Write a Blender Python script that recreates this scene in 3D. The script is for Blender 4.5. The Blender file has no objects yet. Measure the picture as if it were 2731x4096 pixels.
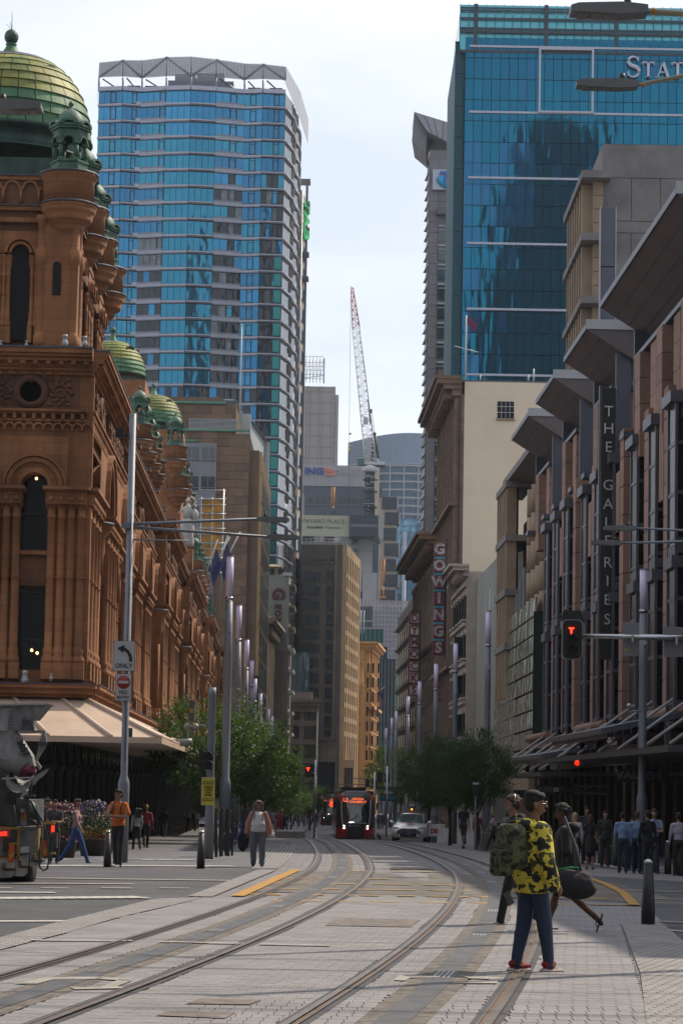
import bpy,bmesh,math,random
from mathutils import Vector,Matrix
from bisect import bisect_right
random.seed(7)
S=bpy.context.scene
COL=S.collection
R=math.radians
PI=math.pi
F=9671.0
CAMZ=1.75
PITCH,ROLL=R(5.0),R(1.0)
cam_d=bpy.data.cameras.new('camera')
cam=bpy.data.objects.new('camera',cam_d)
COL.objects.link(cam)
cam_d.sensor_fit='VERTICAL'
cam_d.sensor_height=36.0
cam_d.lens=F/4096*36.0
cam_d.shift_y=0.0625
cam_d.clip_start=0.5
cam_d.clip_end=6000
CM=Matrix.Rotation(PI/2+PITCH,3,'X')@Matrix.Rotation(ROLL,3,'Z')
cam.matrix_world=Matrix.Translation((0,0,CAMZ))@CM.to_4x4()
S.camera=cam
V0=2048+256
SUN_AZ,SUN_EL=R(48),R(47)
w=bpy.data.worlds.new('World')
S.world=w
w.use_nodes=True
nt=w.node_tree
for n in list(nt.nodes):
 nt.nodes.remove(n)
wo=nt.nodes.new('ShaderNodeOutputWorld')
bg=nt.nodes.new('ShaderNodeBackground')
sky=nt.nodes.new('ShaderNodeTexSky')
sky.sky_type='NISHITA'
sky.sun_disc=False
sky.sun_elevation=SUN_EL
sky.sun_rotation=SUN_AZ
tc=nt.nodes.new('ShaderNodeTexCoord')
mp=nt.nodes.new('ShaderNodeMapping')
mp.inputs['Scale'].default_value=(1.6,1.6,5.0)
mp.inputs['Location'].default_value=(0.3,0.1,0.4)
nz=nt.nodes.new('ShaderNodeTexNoise')
nz.inputs['Scale'].default_value=2.2
nz.inputs['Detail'].default_value=7
nz.inputs['Roughness'].default_value=0.55
cr=nt.nodes.new('ShaderNodeValToRGB')
cr.color_ramp.elements[0].position=0.36
cr.color_ramp.elements[0].color=(0.60,0.60,0.60,1)
cr.color_ramp.elements[1].position=0.60
cr.color_ramp.elements[1].color=(0.97,0.97,0.97,1)
mx=nt.nodes.new('ShaderNodeMix')
mx.data_type='RGBA'
mx.inputs[7].default_value=(9.5,9.9,10.7,1)
L=nt.links.new
L(tc.outputs['Generated'],mp.inputs['Vector'])
L(mp.outputs[0],nz.inputs['Vector'])
L(nz.outputs['Fac'],cr.inputs[0])
L(cr.outputs[0],mx.inputs[0])
L(sky.outputs[0],mx.inputs[6])
L(mx.outputs[2],bg.inputs[0])
bg.inputs[1].default_value=0.106
L(bg.outputs[0],wo.inputs[0])
sd=bpy.data.lights.new('sun','SUN')
sd.energy=5.0
sd.angle=R(0.6)
sd.color=(1.0,0.87,0.70)
sun=bpy.data.objects.new('sun',sd)
COL.objects.link(sun)
sdir=Vector((math.sin(SUN_AZ)*math.cos(SUN_EL),math.cos(SUN_AZ)*math.cos(SUN_EL),math.sin(SUN_EL)))
sun.rotation_euler=sdir.to_track_quat('Z','Y').to_euler()
sun.location=(60,40,90)
S.view_settings.view_transform='Standard'
S.view_settings.look='None'
S.view_settings.exposure=0.12
S.view_settings.gamma=1.0
S.view_settings.use_curve_mapping=False
def ray(u,v):
 return CM@Vector(((u-1365.5),-(v-V0),-F))
def at(u,v,Y):
 d=ray(u,v)
 t=Y/d.y
 return Vector((d.x*t,Y,CAMZ+d.z*t))
def X(u,Y,v=3150):
 return at(u,v,Y).x
def Z(v,Y,u=1365):
 return at(u,v,Y).z
PROF=[(-400,1.2),(0,1.75),(24,1.83),(36,1.9),(57,1.99),(72,2.09),(110,2.47),(129,2.73),(150,3.30),(170,3.62),(226,3.85),(300,4.3),(500,5.5),(1500,11),(6000,40)]
PX=[p[0]for p in PROF]
def prof(y):
 i=max(0,min(len(PROF)-2,bisect_right(PX,y)-1))
 (a,b),(c,d)=PROF[i],PROF[i+1]
 return b+(d-b)*(y-a)/(c-a)
def prof_s(y):
 h=4 if y<120 or y>140 else 1.5
 return(prof(y-h)+prof(y)*2+prof(y+h))/4
def gz(x,y):
 k=min(max(x-2,0),14)*0.03*min(1,max(0,(y-25)/30))*min(1,max(0,(190-y)/60))
 return CAMZ-prof_s(y)-k
def ground(u,v,off=0.0):
 d=ray(u,v)
 lo=5.0
 y=lo
 while y<900:
  t=y/d.y
  if CAMZ+d.z*t<gz(d.x*t,y)+off:
   break
  y*=1.01
 a,b=y/1.01,y
 for _ in range(24):
  m=(a+b)/2
  t=m/d.y
  if CAMZ+d.z*t<gz(d.x*t,m)+off:
   b=m
  else:
   a=m
 t=b/d.y
 return Vector((d.x*t,b,gz(d.x*t,b)))
MATS={}
ALB=0.60
def mat(name,col,rough=0.75,metal=0.0,var=0.12,scale=1.0,bump=0.15,col2=None,rnd=0.0,emit=None,estr=1.0,streak=0.0,alpha=None,spec=None,coat=0.0,grime=0.0):
 if name in MATS:
  return MATS[name]
 if not emit and metal<.6:
  col=tuple(x*ALB for x in col)
  col2=tuple(x*ALB for x in col2)if col2 else None
 m=bpy.data.materials.new(name)
 m.use_nodes=True
 t=m.node_tree
 b=t.nodes['Principled BSDF']
 MATS[name]=m
 b.inputs['Roughness'].default_value=rough
 b.inputs['Metallic'].default_value=metal
 if spec is not None:
  b.inputs['Specular IOR Level'].default_value=spec
 if coat:
  b.inputs['Coat Weight'].default_value=coat
 c=(col[0],col[1],col[2],1)
 b.inputs['Base Color'].default_value=c
 if emit:
  b.inputs['Emission Color'].default_value=(*emit,1)
  b.inputs['Emission Strength'].default_value=estr
 if alpha is not None:
  b.inputs['Alpha'].default_value=alpha
 K=t.links.new
 out=None
 if var>0 or rnd>0:
  g=t.nodes.new('ShaderNodeNewGeometry')
  n1=t.nodes.new('ShaderNodeTexNoise')
  n1.inputs['Scale'].default_value=0.9*scale
  n1.inputs['Detail'].default_value=8
  n1.inputs['Roughness'].default_value=0.65
  mpn=t.nodes.new('ShaderNodeMapping')
  if streak:
   mpn.inputs['Scale'].default_value=(1,1,1-streak)
  K(g.outputs['Position'],mpn.inputs[0])
  K(mpn.outputs[0],n1.inputs['Vector'])
  r1=t.nodes.new('ShaderNodeMapRange')
  r1.inputs['From Min'].default_value=0.3
  r1.inputs['From Max'].default_value=0.7
  K(n1.outputs['Fac'],r1.inputs['Value'])
  mixn=t.nodes.new('ShaderNodeMix')
  mixn.data_type='RGBA'
  d=col2 if col2 else tuple(x*(1-var*2.2)for x in col)
  lt=tuple(min(1,x*(1+var))for x in col)
  mixn.inputs[6].default_value=(*d,1)
  mixn.inputs[7].default_value=(*lt,1)
  K(r1.outputs[0],mixn.inputs[0])
  out=mixn.outputs[2]
  if rnd>0:
   oi=t.nodes.new('ShaderNodeObjectInfo')
   mr=t.nodes.new('ShaderNodeMapRange')
   mr.inputs['To Min'].default_value=1-rnd
   mr.inputs['To Max'].default_value=1+rnd
   K(oi.outputs['Random'],mr.inputs['Value'])
   hs=t.nodes.new('ShaderNodeHueSaturation')
   K(mr.outputs[0],hs.inputs['Value'])
   K(out,hs.inputs['Color'])
   out=hs.outputs[0]
  K(out,b.inputs['Base Color'])
  if bump>0:
   n2=t.nodes.new('ShaderNodeTexNoise')
   n2.inputs['Scale'].default_value=14*scale
   n2.inputs['Detail'].default_value=5
   K(g.outputs['Position'],n2.inputs['Vector'])
   bp=t.nodes.new('ShaderNodeBump')
   bp.inputs['Strength'].default_value=bump
   bp.inputs['Distance'].default_value=0.05
   K(n2.outputs['Fac'],bp.inputs['Height'])
   K(bp.outputs[0],b.inputs['Normal'])
 return m
def blocks(m,bw=1.1,rh=.42,lo=.80,mortar=.62):
 """coursed stone: slight tone change from block to block on far walls"""
 t=m.node_tree;b=t.nodes['Principled BSDF'];K=t.links.new
 g=t.nodes.new('ShaderNodeNewGeometry');sx=t.nodes.new('ShaderNodeSeparateXYZ');ad=t.nodes.new('ShaderNodeMath');cx=t.nodes.new('ShaderNodeCombineXYZ')
 K(g.outputs['Position'],sx.inputs[0]);K(sx.outputs[0],ad.inputs[0]);K(sx.outputs[1],ad.inputs[1]);K(ad.outputs[0],cx.inputs[0]);K(sx.outputs[2],cx.inputs[1])
 br=t.nodes.new('ShaderNodeTexBrick');br.inputs['Scale'].default_value=1;br.inputs['Brick Width'].default_value=bw;br.inputs['Row Height'].default_value=rh;br.inputs['Mortar Size'].default_value=.012
 br.inputs['Color1'].default_value=(1,1,1,1);br.inputs['Color2'].default_value=(lo,lo*.97,lo*.95,1);br.inputs['Mortar'].default_value=(mortar,mortar,mortar,1)
 K(cx.outputs[0],br.inputs['Vector']);mm=t.nodes.new('ShaderNodeMix');mm.data_type='RGBA';mm.blend_type='MULTIPLY';mm.inputs[0].default_value=1
 K(b.inputs['Base Color'].links[0].from_socket,mm.inputs[6]);K(br.outputs['Color'],mm.inputs[7]);K(mm.outputs[2],b.inputs['Base Color'])
 return m
def wavy(m,strength=0.02,scale=0.35,sz=0.6):
 """large slow ripples of a glazed wall"""
 t=m.node_tree
 b=t.nodes['Principled BSDF']
 g=t.nodes.new('ShaderNodeNewGeometry')
 mpn=t.nodes.new('ShaderNodeMapping')
 mpn.inputs['Scale'].default_value=(1,1,sz)
 n2=t.nodes.new('ShaderNodeTexNoise')
 n2.inputs['Scale'].default_value=scale
 n2.inputs['Detail'].default_value=1.5
 bp=t.nodes.new('ShaderNodeBump')
 bp.inputs['Strength'].default_value=1.0
 bp.inputs['Distance'].default_value=strength
 t.links.new(g.outputs['Position'],mpn.inputs[0])
 t.links.new(mpn.outputs[0],n2.inputs['Vector'])
 t.links.new(n2.outputs['Fac'],bp.inputs['Height'])
 t.links.new(bp.outputs[0],b.inputs['Normal'])
 return m
class MB:
 def __init__(s):
  s.v=[];s.f=[];s.m=[];s.sm=[]
 def add(s,vs,fs,mi=0,smooth=False):
  o=len(s.v)
  s.v.extend([tuple(p)for p in vs])
  for f in fs:
   s.f.append(tuple(i+o for i in f));s.m.append(mi);s.sm.append(smooth)
  return s
 def box(s,x0,x1,y0,y1,z0,z1,mi=0,M=None):
  vs=[(x,y,z)for x in(x0,x1)for y in(y0,y1)for z in(z0,z1)]
  if M is not None:
   vs=[M@Vector(p)for p in vs]
  return s.add(vs,[(0,1,3,2),(4,6,7,5),(0,4,5,1),(2,3,7,6),(0,2,6,4),(1,5,7,3)],mi)
 def cbox(s,c,d,mi=0,M=None):
  return s.box(c[0]-d[0]/2,c[0]+d[0]/2,c[1]-d[1]/2,c[1]+d[1]/2,c[2]-d[2]/2,c[2]+d[2]/2,mi,M)
 def bev(s,x0,x1,y0,y1,z0,z1,b=0.02,mi=0,M=None):
  """box with chamfered vertical and horizontal edges"""
  vs=[];fs=[]
  rings=[(z0,b),(z0+b,0),(z1-b,0),(z1,b)]
  for z,i in rings:
   for(x,y)in((x0+b,y0+i),(x1-b,y0+i),(x1-i,y0+b),(x1-i,y1-b),(x1-b,y1-i),(x0+b,y1-i),(x0+i,y1-b),(x0+i,y0+b)):
    vs.append((x,y,z))
  for k in range(3):
   for j in range(8):
    a=k*8+j;c=k*8+(j+1)%8
    fs.append((a,c,c+8,a+8))
  fs.append(tuple(range(7,-1,-1)));fs.append(tuple(range(24,32)))
  if M is not None:
   vs=[M@Vector(p)for p in vs]
  return s.add(vs,fs,mi)
 def prism(s,poly,z0,z1,mi=0,M=None,smooth=False):
  n=len(poly)
  vs=[(p[0],p[1],z0)for p in poly]+[(p[0],p[1],z1)for p in poly]
  if M is not None:
   vs=[M@Vector(p)for p in vs]
  o=len(s.v)
  s.v.extend([tuple(p)for p in vs])
  s.f.append(tuple(o+i for i in range(n-1,-1,-1)));s.m.append(mi);s.sm.append(False)
  s.f.append(tuple(o+n+i for i in range(n)));s.m.append(mi);s.sm.append(False)
  for i in range(n):
   j=(i+1)%n
   s.f.append((o+i,o+j,o+n+j,o+n+i));s.m.append(mi);s.sm.append(smooth)
  return s
 def lathe(s,prof,n=16,c=(0,0,0),mi=0,a0=0,a1=2*PI,smooth=True,M=None,sx=1,sy=1):
  full=abs(a1-a0-2*PI)<1e-6
  k=n if full else n+1
  vs=[]
  for(r,z)in prof:
   for i in range(k):
    a=a0+(a1-a0)*i/n
    vs.append((c[0]+r*math.cos(a)*sx,c[1]+r*math.sin(a)*sy,c[2]+z))
  fs=[]
  for j in range(len(prof)-1):
   for i in range(n):
    i2=(i+1)%k
    fs.append((j*k+i,j*k+i2,(j+1)*k+i2,(j+1)*k+i))
  if M is not None:
   vs=[M@Vector(p)for p in vs]
  s.add(vs,fs,mi,smooth)
  if full:
   o=len(s.v)-len(vs)
   if prof[0][0]>1e-4:
    s.f.append(tuple(o+i for i in range(n-1,-1,-1)));s.m.append(mi);s.sm.append(False)
   if prof[-1][0]>1e-4:
    b=o+(len(prof)-1)*k
    s.f.append(tuple(b+i for i in range(n)));s.m.append(mi);s.sm.append(False)
  return s
 def tube(s,p0,p1,r0,r1=None,n=8,mi=0,cap=True):
  r1=r0 if r1 is None else r1
  p0=Vector(p0);p1=Vector(p1)
  d=p1-p0
  if d.length<1e-6:
   return s
  q=d.to_track_quat('Z','Y').to_matrix()
  vs=[]
  for p,r in((p0,r0),(p1,r1)):
   for i in range(n):
    a=2*PI*i/n
    vs.append(p+q@Vector((r*math.cos(a),r*math.sin(a),0)))
  s.add(vs,[(i,(i+1)%n,n+(i+1)%n,n+i)for i in range(n)],mi,True)
  if cap:
   o=len(s.v)-2*n
   s.f.append(tuple(o+i for i in range(n-1,-1,-1)));s.m.append(mi);s.sm.append(False)
   s.f.append(tuple(o+n+i for i in range(n)));s.m.append(mi);s.sm.append(False)
  return s
 def path(s,pts,r,n=6,mi=0):
  """one tube along a bent line; r a number or list"""
  pts=[Vector(p)for p in pts]
  k=len(pts)
  up=Vector((0.03,0.02,1)).normalized()
  vs=[]
  for i,p in enumerate(pts):
   d=(pts[min(i+1,k-1)]-pts[max(i-1,0)]).normalized()
   sd_=d.cross(up)
   if sd_.length<0.05:
    sd_=d.cross(Vector((1,0,0)))
   sd_.normalize()
   u2=sd_.cross(d)
   rr=r[i]if isinstance(r,(list,tuple))else r
   for j in range(n):
    a=2*PI*j/n
    vs.append(p+sd_*(rr*math.cos(a))+u2*(rr*math.sin(a)))
  fs=[]
  for i in range(k-1):
   for j in range(n):
    j2=(j+1)%n
    fs.append((i*n+j,i*n+j2,(i+1)*n+j2,(i+1)*n+j))
  o=len(s.v)
  s.add(vs,fs,mi,True)
  s.f.append(tuple(o+i for i in range(n-1,-1,-1)));s.m.append(mi);s.sm.append(False)
  s.f.append(tuple(o+(k-1)*n+i for i in range(n)));s.m.append(mi);s.sm.append(False)
  return s
 def quad(s,a,b,c,d,mi=0):
  return s.add([a,b,c,d],[(0,1,2,3)],mi)
 def ell(s,c,r,n=10,k=7,mi=0,M=None):
  prof=[(max(1e-5,math.sin(PI*i/k)),-math.cos(PI*i/k))for i in range(k+1)]
  vs=[];
  for(q,z)in prof:
   for i in range(n):
    a=2*PI*i/n
    p=Vector((q*math.cos(a)*r[0],q*math.sin(a)*r[1],z*r[2]))
    if M is not None:
     p=M@p
    vs.append(p+Vector(c))
  fs=[(j*n+i,j*n+(i+1)%n,(j+1)*n+(i+1)%n,(j+1)*n+i)for j in range(k)for i in range(n)]
  return s.add(vs,fs,mi,True)
 def mesh(s,name,mats):
  me=bpy.data.meshes.new(name)
  me.from_pydata(s.v,[],s.f)
  mats=mats if isinstance(mats,(list,tuple))else[mats]
  for m in mats:
   me.materials.append(m)
  if len(mats)>1:
   me.polygons.foreach_set('material_index',s.m)
  me.polygons.foreach_set('use_smooth',s.sm)
  me.update()
  return me
 def build(s,name,mats,parent=None,loc=(0,0,0),rz=0,**kw):
  return put(name,s.mesh(name,mats),parent,loc,rz,**kw)
def put(name,me,parent=None,loc=(0,0,0),rz=0,scale=None,rot=None,label=None,kind=None,cat=None,group=None,sm=None):
 o=bpy.data.objects.new(name,me)
 COL.objects.link(o)
 if parent is not None:
  o.parent=parent
 o.location=loc
 if rot is not None:
  o.rotation_euler=rot
 else:
  o.rotation_euler=(0,0,rz)
 if scale is not None:
  o.scale=scale
 tag(o,label,cat,group,kind)
 return o
def tag(o,label=None,cat=None,group=None,kind=None):
 if label:o['label']=label
 if cat:o['category']=cat
 if group:o['group']=group
 if kind:o['kind']=kind
 return o
def thing(name,label,cat,loc=(0,0,0),rz=0,group=None):
 o=bpy.data.objects.new(name,None)
 o.empty_display_size=0.3
 COL.objects.link(o)
 o.location=loc
 o.rotation_euler=(0,0,rz)
 return tag(o,label,cat,group)
CUBE={}
def piece(name,m,parent,c,d,rot=None,label=None):
 """one box piece that shares its mesh with all alike pieces of the material"""
 me=CUBE.get(m.name)
 if me is None:
  me=MB().box(-.5,.5,-.5,.5,-.5,.5).mesh('block_'+m.name,m)
  CUBE[m.name]=me
 return put(name,me,parent,c,scale=d,rot=rot,label=label)
def copy_tree(o,parent=None):
 c=o.copy()
 COL.objects.link(c)
 c.parent=parent
 for ch in list(o.children):
  copy_tree(ch,c)
 return c
def text_mesh(s,size,m,depth=0.03,offset=0.0,name='lettering',align='CENTER',sx=1.0):
 cu=bpy.data.curves.new('t','FONT')
 cu.body=s;cu.size=size;cu.extrude=depth/2;cu.offset=offset
 cu.align_x=align;cu.align_y='CENTER'
 cu.resolution_u=3
 o=bpy.data.objects.new('t',cu)
 COL.objects.link(o)
 bpy.context.view_layer.update()
 dg=bpy.context.evaluated_depsgraph_get()
 me=bpy.data.meshes.new_from_object(o.evaluated_get(dg))
 bpy.data.objects.remove(o)
 bpy.data.curves.remove(cu)
 me.name=name
 me.materials.clear();me.materials.append(m)
 me.transform(Matrix.Rotation(PI/2,4,'X')@Matrix.Diagonal((sx,1,1,1)))
 return me
def inpoly(x,y,P):
 c=False
 j=len(P)-1
 for i in range(len(P)):
  xi,yi=P[i];xj,yj=P[j]
  if(yi>y)!=(yj>y)and x<(xj-xi)*(y-yi)/(yj-yi)+xi:
   c=not c
  j=i
 return c
def gp(pts):
 return[tuple(ground(u,v)[:2])for u,v in pts]
def frange(a,b,s):
 n=max(1,int(round((b-a)/s)))
 return[a+(b-a)*i/n for i in range(n+1)]
M_pave=mat('concrete_paving',(0.31,0.295,0.30),0.85,var=0.16,scale=0.8,bump=0.3)
M_paver=mat('paver_concrete',(0.325,0.31,0.315),0.85,var=0.13,scale=1.3,bump=0.3)
M_joint=mat('paving_joint',(0.29,0.275,0.28),0.95,var=0.15)
M_asph=mat('dark_asphalt',(0.074,0.077,0.088),0.85,var=0.2,scale=1.2,bump=0.4)
M_dpav=mat('dark_stone_paver',(0.105,0.105,0.117),0.8,var=0.22,scale=0.7,bump=0.3)
M_foot=mat('footpath_granite',(0.19,0.19,0.205),0.7,var=0.18,scale=0.5,bump=0.15)
M_white=mat('white_road_paint',(0.72,0.70,0.66),0.8,var=0.1,scale=5)
M_worn=mat('worn_road_paint',(0.47,0.44,0.38),0.85,var=0.2,scale=5,col2=(0.30,0.28,0.26))
M_yel=mat('orange_road_paint',(0.60,0.31,0.05),0.8,var=0.15,scale=4)
M_yelw=mat('worn_orange_paint',(0.48,0.30,0.12),0.85,var=0.25,scale=6,col2=(0.25,0.19,0.13))
ys=frange(-60,10,10)+frange(12,210,3)[0:]+frange(220,520,20)+[700,1000,1600]
xs=[-1150,-600,-300,-120,-60,-30]+frange(-20,24,2)+[40,70,140,300,600,1150]
g=MB()
vs=[(x,y,gz(x,y))for y in ys for x in xs]
nx=len(xs)
g.add(vs,[(j*nx+i,j*nx+i+1,(j+1)*nx+i+1,(j+1)*nx+i)for j in range(len(ys)-1)for i in range(nx-1)])
t=M_pave.node_tree
b=t.nodes['Principled BSDF']
brk=t.nodes.new('ShaderNodeTexBrick')
brk.inputs['Scale'].default_value=1.0
brk.inputs['Brick Width'].default_value=0.6
brk.inputs['Row Height'].default_value=0.3
brk.inputs['Mortar Size'].default_value=0.014
brk.inputs['Color1'].default_value=(1,1,1,1)
brk.inputs['Color2'].default_value=(0.84,0.84,0.86,1)
brk.inputs['Mortar'].default_value=(0.5,0.48,0.47,1)
gg=t.nodes.new('ShaderNodeNewGeometry')
t.links.new(gg.outputs['Position'],brk.inputs['Vector'])
mm=t.nodes.new('ShaderNodeMix');mm.data_type='RGBA';mm.blend_type='MULTIPLY'
mm.inputs[0].default_value=1
t.links.new(b.inputs['Base Color'].links[0].from_socket,mm.inputs[6])
t.links.new(brk.outputs['Color'],mm.inputs[7])
t.links.new(mm.outputs[2],b.inputs['Base Color'])
for M_,bw,rh in((M_dpav,0.45,0.22),(M_foot,0.9,0.45)):
 t=M_.node_tree
 b=t.nodes['Principled BSDF']
 brk=t.nodes.new('ShaderNodeTexBrick')
 brk.inputs['Scale'].default_value=1.0
 brk.inputs['Brick Width'].default_value=bw
 brk.inputs['Row Height'].default_value=rh
 brk.inputs['Mortar Size'].default_value=0.012
 brk.inputs['Color1'].default_value=(1,1,1,1)
 brk.inputs['Color2'].default_value=(0.75,0.75,0.8,1)
 brk.inputs['Mortar'].default_value=(0.45,0.45,0.45,1)
 gg=t.nodes.new('ShaderNodeNewGeometry')
 t.links.new(gg.outputs['Position'],brk.inputs['Vector'])
 mm=t.nodes.new('ShaderNodeMix');mm.data_type='RGBA';mm.blend_type='MULTIPLY'
 mm.inputs[0].default_value=1
 t.links.new(b.inputs['Base Color'].links[0].from_socket,mm.inputs[6])
 t.links.new(brk.outputs['Color'],mm.inputs[7])
 t.links.new(mm.outputs[2],b.inputs['Base Color'])
g.build('ground',M_pave,kind='structure')
def sheet(name,poly,m,off,step=2.0,kind=None,parent=None,thick=0):
 """polygon draped over the ground: cut into strips along y"""
 y0=min(p[1]for p in poly);y1=max(p[1]for p in poly)
 cuts=sorted(set([p[1]for p in poly]+frange(y0,y1,step)))
 mb=MB()
 n=len(poly)
 for a,c in zip(cuts,cuts[1:]):
  if c-a<1e-4:
   continue
  e=1e-5
  def crossings(y):
   r=[]
   for i in range(n):
    (xa,ya),(xb,yb)=poly[i],poly[(i+1)%n]
    if(ya>y)!=(yb>y):
     r.append((xa+(xb-xa)*(y-ya)/(yb-ya),i))
   return sorted(r)
  lo,hi=crossings(a+e),crossings(c-e)
  if len(lo)!=len(hi):
   continue
  for k in range(0,len(lo)-1,2):
   q=[(lo[k][0],a),(lo[k+1][0],a),(hi[k+1][0],c),(hi[k][0],c)]
   w_=max(1,int((max(q[1][0]-q[0][0],q[2][0]-q[3][0]))/3))
   for i in range(w_):
    f0,f1=i/w_,(i+1)/w_
    pts=[(q[0][0]+(q[1][0]-q[0][0])*f0,a),(q[0][0]+(q[1][0]-q[0][0])*f1,a),(q[3][0]+(q[2][0]-q[3][0])*f1,c),(q[3][0]+(q[2][0]-q[3][0])*f0,c)]
    mb.quad(*[(x,y,gz(x,y)+off)for x,y in pts])
 return mb.build(name,m,parent,kind=kind)
ZL=gp([(-500,3890),(0,3755),(259,3686),(430,3645),(620,3599),(795,3593),(1080,3478),(0,3464),(-500,3458)])
side_l=gp([(-700,3462),(1080,3478)])
sheet('road_left',ZL,M_dpav,0.010,kind='structure')
ZLa=gp([(-500,3890),(0,3755),(259,3686),(430,3645),(600,3606),(0,3602),(-500,3600)])
sheet('road_left_asphalt',ZLa,M_asph,0.018,kind='structure')
FL=[(-40,ground(0,3458).y+0.2),(ground(1080,3478).x,ground(1080,3478).y+0.6),(ground(1090,3400).x,ground(1090,3400).y),(-4.6,100),(-5.0,128),(-7.4,200),(-9.5,290),(-60,290),(-40,70)]
sheet('footpath_left',FL,M_foot,0.012,kind='structure')
ZR=gp([(2325,3502),(2483,3561),(2562,3625),(2615,3672),(2731,3760),(3000,3980),(3400,3900),(3400,3540),(2731,3527)])
sheet('road_right',ZR,M_dpav,0.010,kind='structure')
ZRa=gp([(2655,3708),(2731,3768),(3000,3990),(3400,3900),(3400,3728),(2731,3712)])
sheet('road_right_asphalt',ZRa,M_asph,0.018,kind='structure')
ZR2=gp([(2000,3420),(2080,3412),(2400,3452),(2731,3492),(3300,3540),(3300,3500),(2731,3476),(2400,3440),(2080,3398)])
ZRd=gp([(1850,3395),(2230,3458),(2480,3480),(2731,3495),(3300,3540),(3300,3512),(2731,3487),(2480,3470),(2230,3442),(1900,3392)])
sheet('cobble_strip',gp([(1900,3402),(2080,3430),(2330,3467),(2731,3500),(3300,3536),(3300,3514),(2731,3484),(2480,3464),(2240,3425),(1950,3388)]),M_dpav,0.012,kind='structure')
def curve_pts(px,smooth=2,ext=None):
 P=[ground(u,v)for u,v in px]
 P=[(p.x,p.y)for p in P]
 if ext:
  P=P+ext
 return P
def resample(P,step):
 P=sorted(P,key=lambda p:p[1])
 Y=[p[1]for p in P];Xx=[p[0]for p in P]
 m=[]
 for i in range(len(P)):
  a=max(0,i-1);b_=min(len(P)-1,i+1)
  m.append((Xx[b_]-Xx[a])/(Y[b_]-Y[a]))
 out=[]
 y=Y[0]
 while y<Y[-1]:
  i=min(len(P)-2,bisect_right(Y,y)-1)
  h=Y[i+1]-Y[i];t_=(y-Y[i])/h
  x=(2*t_**3-3*t_**2+1)*Xx[i]+(t_**3-2*t_**2+t_)*h*m[i]+(-2*t_**3+3*t_**2)*Xx[i+1]+(t_**3-t_**2)*h*m[i+1]
  out.append([x,y])
  y+=step*(1 if y<60 else 2)
 for _ in range(10):
  for i in range(1,len(out)-1):
   out[i][0]=(out[i-1][0]+2*out[i][0]+out[i+1][0])/4
 return out
def XF(u,Y):return(u-1365.5+0.0175*0)/F*Y
LLp=[(0,3916),(268,3836),(536,3755),(804,3662),(982,3608),(1071,3572),(1161,3528),(1232,3483),(1272,3443),(1268,3416),(1241,3380),(1213,3355)]
LCp=[(0,4019),(339,3920),(625,3827),(786,3769),(982,3688),(1116,3626),(1205,3586),(1300,3540),(1357,3492),(1376,3456),(1350,3408),(1262,3355)]
LRp=[(179,4096),(446,3996),(714,3903),(893,3831),(1071,3755),(1250,3675),(1351,3616),(1435,3560),(1484,3500),(1498,3454),(1480,3424),(1421,3393),(1318,3356)]
RLp=[(1189,4096),(1316,4009),(1491,3896),(1631,3784),(1737,3693),(1793,3616),(1817,3567),(1817,3524),(1793,3482),(1730,3444),(1631,3405),(1456,3360)]
RCp=[(1561,4096),(1702,3987),(1828,3868),(1905,3763),(1961,3679),(1979,3616),(1972,3553),(1919,3489),(1842,3444),(1737,3409),(1526,3362)]
RRp=[(1985,4096),(2059,4001),(2110,3916),(2186,3690),(2175,3600),(2120,3530),(2001,3471),(1900,3439),(1772,3405),(1600,3368)]
def centre(A,B,Cc):
 """track centre line from its three traced lines"""
 pts=[]
 for P_ in(A,):
  pass
 ra,rb,rc=resample(curve_pts(A),.5),resample(curve_pts(B),.5),resample(curve_pts(Cc),.5)
 return ra,rb,rc
def interp(P,y):
 Y=[p[1]for p in P]
 i=max(0,min(len(P)-2,bisect_right(Y,y)-1))
 a,b_=P[i],P[i+1]
 return a[0]+(b_[0]-a[0])*(y-a[1])/(b_[1]-a[1])
def track(A,B,Cc,far):
 ra,rb,rc=centre(A,B,Cc)
 c=[]
 y=14.0
 G=0.7175
 while y<122:
  cand=[]
  for rr,off in((ra,-G),(rb,0),(rc,G)):
   if rr[0][1]-1.0<=y<=rr[-1][1]+1:
    yy=min(max(y,rr[0][1]),rr[-1][1])
    sl=(interp(rr,yy+1)-interp(rr,yy-1))/2
    sl=max(-1.2,min(1.2,sl))
    cand.append(interp(rr,yy)+sl*(y-yy)-off*math.sqrt(1+sl*sl))
  if cand:
   c.append([sum(cand)/len(cand),y])
  y+=1.0
 for x_,y_ in far:
  c.append([x_,y_])
 c=resample([tuple(p)for p in c],0.5)
 for _ in range(120):
  for i in range(1,len(c)-1):
   c[i][0]=(c[i-1][0]+2*c[i][0]+c[i+1][0])/4
 return c
TL=track(LLp,LCp,LRp,[(-1.55,135),(-2.0,150),(-2.2,170),(-2.45,200),(-2.6,226),(-3.6,300),(-6,420)])
TR=track(RLp,RCp,RRp,[(1.75,135),(1.35,150),(1.1,170),(0.85,200),(0.6,226),(-0.4,300),(-2.6,420)])
def ribbon(mb,C,o0,o1,z0,z1=None,y0=-1e9,y1=1e9,mi=0):
 z1=z0 if z1 is None else z1
 vs=[]
 for i,(x,y)in enumerate(C):
  if not(y0<=y<=y1):
   continue
  a=C[max(0,i-1)];b_=C[min(len(C)-1,i+1)]
  d=Vector((b_[0]-a[0],b_[1]-a[1])).normalized()
  n_=Vector((d.y,-d.x))
  for o,z in((o0,z0),(o1,z1)):
   px,py=x+n_.x*o,y+n_.y*o
   vs.append((px,py,gz(px,py)+z))
 k=len(vs)//2
 mb.add(vs,[(2*i,2*i+1,2*i+3,2*i+2)for i in range(k-1)],mi)
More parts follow.
